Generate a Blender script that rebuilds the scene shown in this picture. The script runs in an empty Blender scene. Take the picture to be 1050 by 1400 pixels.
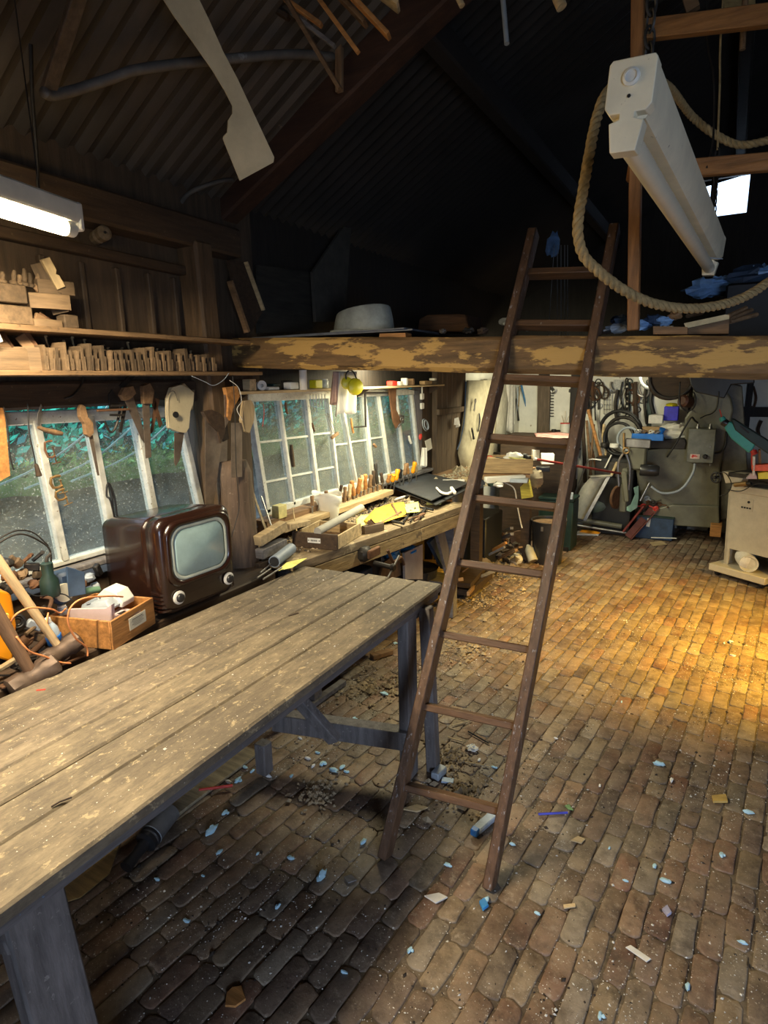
import bpy, math, random
from mathutils import Vector, Matrix, noise
S = bpy.context.scene
COL = S.collection
R = random.Random(7)
rad = math.radians

# ------------------------------------------------------------------ camera
FPX = 815.0; PITCH = rad(12.5); YAW = rad(29.7); ROLL = rad(1.0); EYE = Vector((0, 0, 1.7))
fw = Vector((-math.sin(YAW) * math.cos(PITCH), math.cos(YAW) * math.cos(PITCH), -math.sin(PITCH)))
r0 = Vector((math.cos(YAW), math.sin(YAW), 0)); u0 = r0.cross(fw)
rt = r0 * math.cos(ROLL) - u0 * math.sin(ROLL)
up = u0 * math.cos(ROLL) + r0 * math.sin(ROLL)
cam = bpy.data.cameras.new('camera'); co = bpy.data.objects.new('camera', cam); COL.objects.link(co)
cam.sensor_fit = 'VERTICAL'; cam.sensor_height = 24; cam.lens = 24 * FPX / 1400; cam.clip_start = .02
co.matrix_world = Matrix(((rt.x, up.x, -fw.x, EYE.x), (rt.y, up.y, -fw.y, EYE.y), (rt.z, up.z, -fw.z, EYE.z), (0, 0, 0, 1)))
S.camera = co

# ------------------------------------------------------------------ world, light, exposure
S.view_settings.view_transform = 'Standard'; S.view_settings.look = 'None'
S.view_settings.gamma = 1; S.view_settings.use_curve_mapping = False
S.view_settings.exposure = 0.0
W = bpy.data.worlds.new('overcast'); S.world = W; W.use_nodes = True
W.node_tree.nodes['Background'].inputs[0].default_value = (.62, .78, 1, 1)
W.node_tree.nodes['Background'].inputs[1].default_value = 3.6
def area(name, loc, target, sx, sy, power, col, spread=180):
    l = bpy.data.lights.new(name, 'AREA'); l.shape = 'RECTANGLE'; l.size = sx; l.size_y = sy; l.energy = power; l.color = col
    l.spread = rad(spread)
    o = bpy.data.objects.new(name, l); COL.objects.link(o); o.location = loc
    o.rotation_euler = (Vector(target) - Vector(loc)).to_track_quat('-Z', 'Y').to_euler(); return o
area('door_daylight', (1.75, -1.40, 1.15), (-.25, 1.9, .0), 1.1, 1.3, 20, (.60, .74, 1), 90)
area('loft_tube_front', (-1.70, 3.4, 1.72), (-1.85, 3.5, .8), .12, 1.2, 46, (1, .92, .62))
area('loft_tube_middle', (-1.5, 5.6, 1.72), (-1.7, 6.2, .8), .12, 1.2, 42, (1, .93, .62))
area('loft_tube_back', (-.3, 6.9, 1.72), (-.3, 7.2, .8), 1.0, .12, 16, (1, .93, .66))
sp = bpy.data.lights.new('lamp_over_saw', 'SPOT'); sp.energy = 820; sp.color = (1, .58, .07); sp.spot_size = rad(78); sp.spot_blend = 1; sp.shadow_soft_size = .12
so = bpy.data.objects.new('lamp_over_saw', sp); COL.objects.link(so); so.location = (1.25, 3.9, 1.62)
so.rotation_euler = (Vector((.02, 4.25, 0)) - so.location).to_track_quat('-Z', 'Y').to_euler()

# ------------------------------------------------------------------ pixel helper: a point of the photograph laid on a real plane
def ray(x, y): return fw + rt * ((x - 525) / FPX) - up * ((y - 700) / FPX)
def P(x, y, X=None, Y=None, Z=None, t=None):
    d = ray(x, y)
    if X is not None: t = (X - EYE.x) / d.x
    elif Y is not None: t = (Y - EYE.y) / d.y
    elif Z is not None: t = (Z - EYE.z) / d.z
    return EYE + d * t

def PP(x, y, a, n):      # where the line of sight meets the plane through a with normal n
    d = ray(x, y); return EYE + d * ((Vector(a) - EYE).dot(n) / d.dot(n))
def PR(x, y, off=.06):   # ... and the underside of the corrugated roof, `off` below it
    return PP(x, y, (-2.5, 0, 2.44 - off), Vector((-.577, 0, 1)))

def toroof(a, b, far=2.2):   # run the line b -> a on until it meets the roof it hangs from
    a, b = Vector(a), Vector(b); d = (a - b).normalized(); n = Vector((-.577, 0, 1)); k = d.dot(n)
    t = (Vector((-2.5, 0, 2.42)) - a).dot(n) / k if abs(k) > 1e-4 else far
    return a + d * (t if 0 < t < far else min(far, .8))

# ------------------------------------------------------------------ materials
MATS = {}
def nt(name):
    m = bpy.data.materials.new(name); m.use_nodes = True
    t = m.node_tree; b = t.nodes['Principled BSDF']; return m, t, b
def N(t, kind, **kw):
    n = t.nodes.new(kind)
    for k, v in kw.items():
        if k.startswith('i_'): n.inputs[k[2:].replace('_', ' ')].default_value = v
        else: setattr(n, k, v)
    return n
def ramp(t, stops):
    n = t.nodes.new('ShaderNodeValToRGB'); e = n.color_ramp.elements
    while len(e) < len(stops): e.new(.5)
    for q, (p, c) in zip(e, stops): q.position = p; q.color = (*c[:3], 1)
    return n
def mixc(t, fac, a, b, mode='MIX'):
    n = t.nodes.new('ShaderNodeMix'); n.data_type = 'RGBA'; n.blend_type = mode
    for sock, v in ((n.inputs[0], fac), (n.inputs[6], a), (n.inputs[7], b)):
        if hasattr(v, 'is_output') or hasattr(v, 'links'): t.links.new(v, sock)
        else: sock.default_value = v if not isinstance(v, tuple) else (*v[:3], 1)
    return n.outputs[2]
def sc(c, k): return tuple(min(1, x * k) for x in c)
def stuff(name, c, rough=.6, metal=0, var=.35, scale=12, stretch=(1, 1, 1), bump=.15, c2=None, spots=None, spot_st=(1, 1, 1), spot_c=(.5, .45, .35), rnd=0, coat=0, spec=.5, spot_scale=60):
    if name in MATS: return MATS[name]
    m, t, b = nt(name); L = t.links
    tc = N(t, 'ShaderNodeTexCoord'); mp = N(t, 'ShaderNodeMapping'); mp.inputs['Scale'].default_value = stretch
    L.new(tc.outputs['Object'], mp.inputs['Vector'])
    n1 = N(t, 'ShaderNodeTexNoise'); n1.inputs['Scale'].default_value = scale; n1.inputs['Detail'].default_value = 7; n1.inputs['Roughness'].default_value = .65
    if rnd:
        oi = N(t, 'ShaderNodeObjectInfo'); n1.noise_dimensions = '4D'; mu = N(t, 'ShaderNodeMath', operation='MULTIPLY'); mu.inputs[1].default_value = 37
        L.new(oi.outputs['Random'], mu.inputs[0]); L.new(mu.outputs[0], n1.inputs['W'])
    L.new(mp.outputs[0], n1.inputs['Vector'])
    lo, hi = sc(c, 1 - var), (c2 or sc(c, 1 + var))
    r = ramp(t, [(.3, lo), (.52, c), (.72, hi)]); L.new(n1.outputs[0], r.inputs[0]); out = r.outputs[0]
    if rnd:
        h = N(t, 'ShaderNodeMapRange'); h.inputs[3].default_value = 1 - rnd; h.inputs[4].default_value = 1 + rnd
        L.new(oi.outputs['Random'], h.inputs[0]); hs = N(t, 'ShaderNodeHueSaturation'); L.new(h.outputs[0], hs.inputs['Value']); L.new(out, hs.inputs['Color']); out = hs.outputs[0]
    if spots:
        n2 = N(t, 'ShaderNodeTexNoise'); n2.inputs['Scale'].default_value = spot_scale; n2.inputs['Detail'].default_value = 6; n2.inputs['Roughness'].default_value = .65
        mp2 = N(t, 'ShaderNodeMapping'); mp2.inputs['Scale'].default_value = spot_st; L.new(tc.outputs['Object'], mp2.inputs['Vector']); L.new(mp2.outputs[0], n2.inputs['Vector'])
        r2 = ramp(t, [(1 - spots, (0, 0, 0)), (1 - spots + .04, (1, 1, 1))]); L.new(n2.outputs[0], r2.inputs[0])
        out = mixc(t, r2.outputs[0], out, spot_c)
    L.new(out, b.inputs['Base Color'])
    b.inputs['Roughness'].default_value = rough; b.inputs['Metallic'].default_value = metal
    b.inputs['Specular IOR Level'].default_value = spec
    if coat: b.inputs['Coat Weight'].default_value = coat; b.inputs['Coat Roughness'].default_value = .08
    if bump:
        bp = N(t, 'ShaderNodeBump'); bp.inputs['Strength'].default_value = bump; bp.inputs['Distance'].default_value = .01
        L.new(n1.outputs[0], bp.inputs['Height']); L.new(bp.outputs[0], b.inputs['Normal'])
    MATS[name] = m; return m
def wood(name, c, axis='x', **kw):
    st = {'x': (1, 9, 9), 'y': (9, 1, 9), 'z': (9, 9, 1)}[axis]
    kw.setdefault('scale', 5); kw.setdefault('rough', .75); kw.setdefault('var', .45); kw.setdefault('bump', .35)
    return stuff(name, c, stretch=st, **kw)
def emit(name, c, s):
    m, t, b = nt(name); b.inputs['Emission Color'].default_value = (*c, 1); b.inputs['Emission Strength'].default_value = s
    b.inputs['Base Color'].default_value = (*c, 1); return m

# ------------------------------------------------------------------ mesh building
class MB:
    def __init__(s): s.v = []; s.f = []; s.M = Matrix()
    def add(s, vs, fs):
        k = len(s.v); s.v += [s.M @ Vector(p) for p in vs]; s.f += [tuple(i + k for i in f) for f in fs]; return s
    def box(s, c, d, rot=None, taper=1.0, bev=0.0):
        x, y, z = (q / 2 for q in d); T = Matrix.Translation(Vector(c)) @ (rot.to_4x4() if rot else Matrix())
        if bev and min(x, y, z) > bev * 1.2:
            b = bev; ps = []
            for (sx, sy, sz) in [(i, j, k) for i in (-1, 1) for j in (-1, 1) for k in (-1, 1)]:
                t = taper if sz > 0 else 1
                ps += [(sx * (x - b) * t, sy * (y - b) * t, sz * z), (sx * (x - b) * t, sy * y * t, sz * (z - b)), (sx * x * t, sy * (y - b) * t, sz * (z - b))]
            def I(i, j, k, a): return ((i > 0) * 4 + (j > 0) * 2 + (k > 0)) * 3 + a
            f = []
            for k in (-1, 1): f.append((I(-1, -1, k, 0), I(1, -1, k, 0), I(1, 1, k, 0), I(-1, 1, k, 0)))
            for j in (-1, 1): f.append((I(-1, j, -1, 1), I(1, j, -1, 1), I(1, j, 1, 1), I(-1, j, 1, 1)))
            for i in (-1, 1): f.append((I(i, -1, -1, 2), I(i, 1, -1, 2), I(i, 1, 1, 2), I(i, -1, 1, 2)))
            for j in (-1, 1):
                for k in (-1, 1): f.append((I(-1, j, k, 0), I(1, j, k, 0), I(1, j, k, 1), I(-1, j, k, 1)))
            for i in (-1, 1):
                for k in (-1, 1): f.append((I(i, -1, k, 0), I(i, 1, k, 0), I(i, 1, k, 2), I(i, -1, k, 2)))
            for i in (-1, 1):
                for j in (-1, 1): f.append((I(i, j, -1, 1), I(i, j, 1, 1), I(i, j, 1, 2), I(i, j, -1, 2)))
            for i in (-1, 1):
                for j in (-1, 1):
                    for k in (-1, 1): f.append((I(i, j, k, 0), I(i, j, k, 1), I(i, j, k, 2)))
            return s.add([T @ Vector(p) for p in ps], f)
        vs = [T @ Vector((i * x * (taper if k > 0 else 1), j * y * (taper if k > 0 else 1), k * z)) for i in (-1, 1) for j in (-1, 1) for k in (-1, 1)]
        return s.add(vs, [(0, 1, 3, 2), (4, 6, 7, 5), (0, 4, 5, 1), (2, 3, 7, 6), (0, 2, 6, 4), (1, 5, 7, 3)])
    def beam(s, a, b, w, h, upv=(0, 0, 1), bev=0.0, taper=1.0):
        a, b = Vector(a), Vector(b); z = (b - a); L = z.length; z.normalize(); u = Vector(upv)
        x = u.cross(z)
        if x.length < 1e-4: x = Vector((1, 0, 0)).cross(z)
        x.normalize(); y = z.cross(x)
        m = Matrix((x, y, z)).transposed()
        return s.box((a + b) / 2, (w, h, L), m, taper, bev)
    def rings(s, rs, cap=True, closed=True):
        k = len(rs[0]); vs = [p for r in rs for p in r]; f = []
        for i in range(len(rs) - 1):
            for j in range(k if closed else k - 1):
                f.append((i * k + j, i * k + (j + 1) % k, (i + 1) * k + (j + 1) % k, (i + 1) * k + j))
        if cap: f += [tuple(range(k))[::-1], tuple((len(rs) - 1) * k + j for j in range(k))]
        return s.add(vs, f)
    def tube(s, pts, r, n=8, r2=None, cap=True):
        pts = [Vector(p) for p in pts]; rs = []; prev = None
        for i, p in enumerate(pts):
            d = (pts[min(i + 1, len(pts) - 1)] - pts[max(i - 1, 0)])
            if d.length < 1e-7: d = Vector((0, 0, 1))
            d.normalize()
            if prev is None:
                x = d.orthogonal().normalized()
            else:
                x = prev - d * prev.dot(d)
                x = x.normalized() if x.length > 1e-5 else d.orthogonal().normalized()
            prev = x; y = d.cross(x)
            q = r if not isinstance(r, (list, tuple)) else r[i]
            if r2 is not None: q = r + (r2 - r) * i / (len(pts) - 1)
            rs.append([p + (x * math.cos(a) + y * math.sin(a)) * q for a in (2 * math.pi * j / n for j in range(n))])
        return s.rings(rs, cap)
    def cyl(s, a, b, r, n=14, r2=None): return s.tube([a, b], r, n, r2)
    def lathe(s, prof, o=(0, 0, 0), axis=(0, 0, 1), n=20):
        o = Vector(o); z = Vector(axis).normalized(); x = z.orthogonal().normalized(); y = z.cross(x)
        return s.rings([[o + z * h + (x * math.cos(a) + y * math.sin(a)) * max(r, 1e-4) for a in (2 * math.pi * j / n for j in range(n))] for r, h in prof])
    def torus(s, c, Rr, r, axis=(0, 0, 1), n=28, m=8, a0=0, a1=360, sx=1, sy=1):
        z = Vector(axis).normalized(); x = z.orthogonal().normalized(); y = z.cross(x); c = Vector(c)
        full = abs(a1 - a0) >= 360
        pts = [c + x * math.cos(a) * Rr * sx + y * math.sin(a) * Rr * sy for a in (rad(a0 + (a1 - a0) * i / n) for i in range(n + 1))]
        return s.tube(pts, r, m, cap=not full)
    def slab(s, pts, off, bev=0):
        pts = [Vector(p) for p in pts]; off = Vector(off); k = len(pts)
        return s.add(pts + [p + off for p in pts], [tuple(range(k))[::-1], tuple(range(k, 2 * k))] + [(i, (i + 1) % k, (i + 1) % k + k, i + k) for i in range(k)])
    def blob(s, c, r, n=8, jit=.15, sq=(1, 1, 1), seed=0):
        rr = random.Random(seed); c = Vector(c); rs = []
        for i in range(1, n):
            th = math.pi * i / n
            rs.append([c + Vector((math.sin(th) * math.cos(a) * sq[0], math.sin(th) * math.sin(a) * sq[1], -math.cos(th) * sq[2])) * r * (1 + rr.uniform(-jit, jit)) for a in (2 * math.pi * j / (n + 2) for j in range(n + 2))])
        return s.rings(rs)
def mesh_obj(name, mb, mat, M=None, parent=None, smooth=False, bevel=0, kind=None, label=None, world=False):
    me = bpy.data.meshes.new(name)
    inv = M.inverted() if (M is not None and world) else None
    vs = [inv @ v for v in mb.v] if inv else mb.v
    me.from_pydata([tuple(v) for v in vs], [], mb.f); me.validate(); me.update()
    import bmesh
    bm = bmesh.new(); bm.from_mesh(me); bmesh.ops.recalc_face_normals(bm, faces=bm.faces); bm.to_mesh(me); bm.free()
    if mat: me.materials.append(mat)
    o = bpy.data.objects.new(name, me); COL.objects.link(o)
    if parent: o.parent = parent
    elif M is not None: o.matrix_world = M
    if smooth:
        me.polygons.foreach_set('use_smooth', [True] * len(me.polygons))
        if smooth != 'all': me.set_sharp_from_angle(angle=rad(38))
    if bevel:
        b = o.modifiers.new('bevel', 'BEVEL'); b.width = bevel; b.segments = 2; b.limit_method = 'ANGLE'; b.angle_limit = rad(35)
    if kind: o['kind'] = kind
    if label: o['label'] = label
    return o
def frame(loc, x=(1, 0, 0), z=(0, 0, 1)):
    z = Vector(z).normalized(); x = Vector(x); x = (x - z * x.dot(z)).normalized(); y = z.cross(x)
    m = Matrix((x, y, z)).transposed().to_4x4(); m.translation = Vector(loc); return m
def rotz(loc, deg): return Matrix.Translation(Vector(loc)) @ Matrix.Rotation(rad(deg), 4, 'Z')
class Thing:
    def __init__(s, name, label, cat, M, group=None):
        if not isinstance(M, Matrix): M = Matrix.Translation(Vector(M))
        s.M = M; s.o = bpy.data.objects.new(name, None); COL.objects.link(s.o); s.o.matrix_world = M; s.o.empty_display_size = .05
        s.o['label'] = label; s.o['category'] = cat
        if group: s.o['group'] = group
    def part(s, name, mb, mat, parent=None, world=False, smooth=True, label=None, bevel=0, kind=None):
        return mesh_obj(name, mb, mat, s.M, parent or s.o, smooth, bevel, kind, label, world)
def one(name, label, cat, mb, mat, M=None, group=None, smooth=True, bevel=0, kind=None, world=True):
    """a thing that is a single mesh; by default its vertices are given in world coordinates"""
    if M is None:
        c = Vector((sum(v.x for v in mb.v) / len(mb.v), sum(v.y for v in mb.v) / len(mb.v), min(v.z for v in mb.v))); M = Matrix.Translation(c)
    elif not isinstance(M, Matrix): M = Matrix.Translation(Vector(M))
    o = mesh_obj(name, mb, mat, M, None, smooth, bevel, kind, None, world)
    o['label'] = label; o['category'] = cat
    if group: o['group'] = group
    return o
def struct(name, mb, mat, smooth=False, bevel=0):
    return mesh_obj(name, mb, mat, None, None, smooth, bevel, 'structure')
def away(p, d):      # thickness vector pointing away from the eye
    p = Vector(p); n = Vector(d).normalized()
    return n if (p - EYE).dot(n) > 0 else -n
def cutout(px, th, X=None, Y=None, Z=None):
    """outline traced on a real plane, given real thickness"""
    pts = [P(x, y, X=X, Y=Y, Z=Z) for x, y in px]
    n = (1, 0, 0) if X is not None else (0, 1, 0) if Y is not None else (0, 0, -1)
    n = away(pts[0], n) if Z is None else Vector(n)
    return MB().slab(pts, n * th)
ORD = ['first', 'second', 'third', 'fourth', 'fifth', 'sixth', 'seventh', 'eighth', 'ninth', 'tenth', 'eleventh', 'twelfth', 'thirteenth', 'fourteenth', 'fifteenth', 'sixteenth', 'seventeenth', 'eighteenth', 'nineteenth', 'twentieth', 'twenty-first', 'twenty-second', 'twenty-third', 'twenty-fourth', 'twenty-fifth', 'twenty-sixth', 'twenty-seventh', 'twenty-eighth', 'twenty-ninth', 'thirtieth']
def smoothpath(pts, n=6):
    pts = [Vector(p) for p in pts]; out = []
    for i in range(len(pts) - 1):
        a, b, c, d = pts[max(i - 1, 0)], pts[i], pts[i + 1], pts[min(i + 2, len(pts) - 1)]
        for k in range(n):
            t = k / n
            out.append(.5 * ((2 * b) + (c - a) * t + (2 * a - 5 * b + 4 * c - d) * t * t + (3 * b - a - 3 * c + d) * t ** 3))
    out.append(pts[-1]); return out

# palette
W_dark = wood('wood_dark', (.045, .026, .014), 'x'); W_darkY = wood('wood_dark_y', (.06, .034, .017), 'y', spots=.36, spot_c=(.11, .075, .04)); W_darkZ = wood('wood_dark_z', (.055, .032, .017), 'z')
W_mid = wood('wood_mid', (.20, .115, .055), 'x', rnd=.25); W_midY = wood('wood_mid_y', (.20, .115, .055), 'y', rnd=.25); W_midZ = wood('wood_mid_z', (.20, .12, .06), 'z', rnd=.25)
W_pale = wood('wood_pale', (.50, .37, .20), 'x', rnd=.2); W_paleY = wood('wood_pale_y', (.48, .35, .19), 'y', rnd=.2); W_paleZ = wood('wood_pale_z', (.5, .37, .2), 'z', rnd=.2)
W_orange = wood('wood_orange', (.42, .19, .055), 'x', rough=.6)
W_shelf = wood('wood_shelf', (.22, .13, .06), 'y', spots=.40, spot_c=(.10, .06, .03), spot_scale=20)
W_grey = wood('wood_grey', (.17, .155, .15), 'x'); W_greyZ = wood('wood_grey_z', (.16, .145, .14), 'z')
W_ladder = wood('wood_ladder', (.115, .062, .034), 'z', rough=.5, spots=.39, spot_st=(3, 3, .5), spot_scale=30, spot_c=(.30, .28, .28), var=.5)
W_ladX = wood('wood_ladder_rung', (.12, .060, .028), 'x', rough=.5, spots=.33, spot_c=(.34, .30, .26))
W_plane = wood('wood_plane', (.125, .08, .042), 'x', rnd=.45, rough=.8)
Paint = stuff('white_paint', (.60, .60, .54), .6, spots=.38, spot_c=(.24, .19, .13), var=.2, scale=30)
Lime = stuff('limewash', (.72, .70, .62), .9, var=.12, scale=6, spots=.33, spot_c=(.34, .28, .20), spot_scale=14)
Iron = stuff('dark_iron', (.045, .04, .036), .55, .6, var=.5, rnd=.3); Rust = stuff('rusty_iron', (.13, .062, .03), .8, .3, var=.6, rnd=.3)
Steel = stuff('steel', (.33, .32, .31), .38, .9, var=.3); Brass = stuff('worn_brass', (.32, .20, .08), .5, .7, var=.4)
SawSteel = stuff('saw_steel', (.24, .19, .15), .5, .6, var=.4, rnd=.2)
Black = stuff('black_rubber', (.012, .012, .013), .5, bump=.05); BlackPl = stuff('black_plastic', (.02, .02, .022), .35, bump=.03)
White = stuff('white_plastic', (.72, .70, .64), .45, var=.1, bump=.03); Cream = stuff('cream_enamel', (.70, .68, .60), .42, var=.12, bump=.05, spots=.3, spot_c=(.40, .34, .26))
Cloth = stuff('white_cloth', (.72, .69, .62), .95, var=.15, scale=25); Paper = stuff('paper', (.72, .68, .55), .9, var=.12, bump=.04)
Yellow = stuff('yellow_plastic', (.80, .70, .02), .4, var=.1, bump=.03); YelP = stuff('yellow_paper', (.66, .42, .04), .8, var=.2, bump=.1)
Blue = stuff('blue_plastic', (.02, .16, .55), .4, var=.2, bump=.03); DkBlue = stuff('dark_blue', (.025, .05, .10), .6, var=.4); Red = stuff('red_plastic', (.60, .045, .03), .45, var=.25, bump=.04)
Orange = stuff('orange_plastic', (.88, .33, .01), .4, var=.08, bump=.02); Teal = stuff('teal_plastic', (.05, .36, .32), .4, var=.15, bump=.03); Mint = stuff('mint_enamel', (.33, .55, .42), .5, var=.2)
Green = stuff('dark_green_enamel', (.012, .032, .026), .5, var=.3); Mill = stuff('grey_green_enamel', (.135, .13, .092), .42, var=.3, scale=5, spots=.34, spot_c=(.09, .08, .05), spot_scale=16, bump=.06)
Concrete = stuff('grey_metal_guard', (.62, .59, .46), .5, .2, var=.25); RopeM = stuff('rope_hemp', (.36, .25, .11), .9, var=.35, scale=60, bump=.5)
Foam = stuff('blue_foam', (.46, .70, .82), .8, var=.15, rnd=.12, bump=.1); Plaster = stuff('white_crumb', (.75, .74, .70), .9, var=.1, rnd=.1)
GreyPl = stuff('grey_plastic', (.32, .36, .40), .5, var=.15, bump=.04); Pink = stuff('pinkish_card', (.58, .45, .45), .8, var=.1)
Card = stuff('cardboard', (.38, .24, .11), .85, var=.2)
# ================================================================== THE SETTING
# ---- brick floor: one mesh of single worn bricks over a bed of dirt
def brick_mat():
    m, t, b = nt('brick_floor'); L = t.links
    at = N(t, 'ShaderNodeAttribute'); at.attribute_name = 'tint'
    tc = N(t, 'ShaderNodeTexCoord')
    def noi(s, d=6, r=.6):
        n = N(t, 'ShaderNodeTexNoise'); n.inputs['Scale'].default_value = s; n.inputs['Detail'].default_value = d; n.inputs['Roughness'].default_value = r; L.new(tc.outputs['Object'], n.inputs['Vector']); return n.outputs[0]
    r1 = ramp(t, [(.3, (.42, .38, .36)), (.55, (1, 1, 1)), (.75, (1.0, 1.0, 1.0))]); L.new(noi(16), r1.inputs[0])
    c = mixc(t, 1.0, at.outputs['Color'], r1.outputs[0], 'MULTIPLY')
    r2 = ramp(t, [(.40, (0, 0, 0)), (.68, (1, 1, 1))]); L.new(noi(3.2, 8, .7), r2.inputs[0])
    mu = N(t, 'ShaderNodeMath', operation='MULTIPLY'); mu.inputs[1].default_value = .60; L.new(r2.outputs[0], mu.inputs[0])
    c = mixc(t, mu.outputs[0], c, (.33, .255, .165))
    r5 = ramp(t, [(.50, (0, 0, 0)), (.66, (1, 1, 1))]); L.new(noi(9, 8, .75), r5.inputs[0])
    m5 = N(t, 'ShaderNodeMath', operation='MULTIPLY'); m5.inputs[1].default_value = .6; L.new(r5.outputs[0], m5.inputs[0])
    c = mixc(t, m5.outputs[0], c, (.045, .03, .022))
    r6 = ramp(t, [(.54, (0, 0, 0)), (.64, (1, 1, 1))]); L.new(noi(26, 9, .78), r6.inputs[0])
    m6 = N(t, 'ShaderNodeMath', operation='MULTIPLY'); m6.inputs[1].default_value = .55; L.new(r6.outputs[0], m6.inputs[0])
    c = mixc(t, m6.outputs[0], c, (.38, .30, .215))
    r3 = ramp(t, [(.655, (0, 0, 0)), (.68, (1, 1, 1))]); L.new(noi(110, 3), r3.inputs[0])
    c = mixc(t, r3.outputs[0], c, (.42, .36, .28))
    L.new(c, b.inputs['Base Color']); b.inputs['Roughness'].default_value = .62
    r4 = ramp(t, [(.35, (.42, .42, .42)), (.7, (.85, .85, .85))]); L.new(noi(7), r4.inputs[0]); L.new(r4.outputs[0], b.inputs['Roughness'])
    bp = N(t, 'ShaderNodeBump'); bp.inputs['Strength'].default_value = .45; bp.inputs['Distance'].default_value = .010; L.new(noi(38, 8, .7), bp.inputs['Height']); L.new(bp.outputs[0], b.inputs['Normal'])
    return m
def build_floor():
    rr = random.Random(3); vs = []; fs = []; tint = []
    pal = [(.15, .092, .060), (.165, .098, .062), (.13, .085, .060), (.18, .115, .070), (.15, .108, .075), (.12, .082, .062), (.20, .145, .09), (.155, .080, .050), (.19, .155, .115)]
    a = rad(-5.5); ca, sa = math.cos(a), math.sin(a)
    Wd, Ln, gap = .071, .192, .004
    nx0, nx1 = -52, 46
    for i in range(nx0, nx1):
        off = rr.uniform(-.02, .02) + (Ln * .5 if i % 2 else 0)
        xx = i * Wd
        y = -.2 + off
        while y < 8.2:
            ln = Ln * rr.uniform(.88, 1.04) if rr.random() > .07 else Ln * .52
            cx, cy = xx + rr.uniform(-.003, .003), y + ln / 2
            X, Y = cx * ca - cy * sa, cx * sa + cy * ca
            X -= .35
            y += ln
            if X < -2.6 or X > 3.0 or Y < .1 or Y > 7.5: continue
            hw, hl = Wd / 2 - gap / 2 - rr.uniform(-.001, .002), ln / 2 - gap / 2 - rr.uniform(-.002, .002)
            ch = .012; o = [(-hw + ch, -hl), (0, -hl), (hw - ch, -hl), (hw, -hl + ch), (hw, 0), (hw, hl - ch), (hw - ch, hl), (0, hl), (-hw + ch, hl), (-hw, hl - ch), (-hw, 0), (-hw, -hl + ch)]
            o = [(p[0] + rr.uniform(-.004, .004), p[1] + rr.uniform(-.005, .005)) for p in o]
            z = rr.uniform(-.002, .001); tx, ty = rr.uniform(-.018, .018), rr.uniform(-.010, .010)
            th = a + rad(rr.uniform(-1.6, 1.6)); c2, s2 = math.cos(th), math.sin(th); k = len(vs)
            for lev, (sc_, dz) in enumerate(((.0, 0.0), (.84, -.0003), (.96, -.0018), (1, -.005), (1, -.03))):
                if lev == 0:
                    vs.append((X, Y, z)); continue
                for (px, py) in o:
                    px2, py2 = px * (sc_ if lev > 0 else 0), py * (1 - (1 - sc_) * hw / hl)
                    vs.append((X + px2 * c2 - py2 * s2, Y + px2 * s2 + py2 * c2, z + dz + px2 * tx + py2 * ty))
            n = 12
            for j in range(n): fs.append((k, k + 1 + j, k + 1 + (j + 1) % n))
            for l in range(3):
                for j in range(n):
                    A = k + 1 + l * n; fs.append((A + j, A + n + j, A + n + (j + 1) % n, A + (j + 1) % n))
            c = Vector(rr.choice(pal)) * rr.uniform(.85, 1.6)
            tint += [tuple(c)] * (1 + 4 * n)
    k = len(vs); vs += [(-2.7, -2, -.006), (4.2, -2, -.006), (4.2, 7.6, -.006), (-2.7, 7.6, -.006)]; fs.append((k, k + 1, k + 2, k + 3)); tint += [(.075, .052, .034)] * 4
    me = bpy.data.meshes.new('floor'); me.from_pydata(vs, [], fs); me.update()
    ca_ = me.color_attributes.new('tint', 'FLOAT_COLOR', 'POINT')
    ca_.data.foreach_set('color', [q for c in tint for q in (*c, 1)])
    me.polygons.foreach_set('use_smooth', [True] * len(me.polygons)); me.materials.append(brick_mat())
    o = bpy.data.objects.new('floor', me); COL.objects.link(o); o['kind'] = 'structure'
build_floor()

XW = -2.25                                   # face of the window wall
def roofz(x): return 2.44 + .577 * (x + 2.5)
RID = 1.3
# ---- corrugated roof, one mesh per slope
def corr(name, x0, x1, y0, y1, zf, mat):
    n = int((y1 - y0) / .019); rs = []
    for j in range(n + 1):
        y = y0 + (y1 - y0) * j / n; h = .014 * math.sin(2 * math.pi * y / .076)
        rs.append([(x0, y, zf(x0) + h), (x1, y, zf(x1) + h), (x1, y, zf(x1) + h + .006), (x0, y, zf(x0) + h + .006)])
    return struct(name, MB().rings(rs), mat, smooth=True)
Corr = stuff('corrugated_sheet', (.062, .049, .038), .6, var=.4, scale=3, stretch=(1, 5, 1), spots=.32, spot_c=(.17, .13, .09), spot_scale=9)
ShadeSheet = stuff('shade_dark_sheet', (.020, .016, .013), .85, var=.4, scale=3)  # darker roof sheet: the loft's shade is put into its colour
corr('roof_left', -2.62, RID, -1.6, 2.5, roofz, Corr)
corr('roof_loft', -2.62, RID, 2.5, 7.7, roofz, ShadeSheet)
corr('roof_right', RID, 4.4, -1.6, 7.7, lambda x: roofz(RID) - .577 * (x - RID), ShadeSheet)
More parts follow.
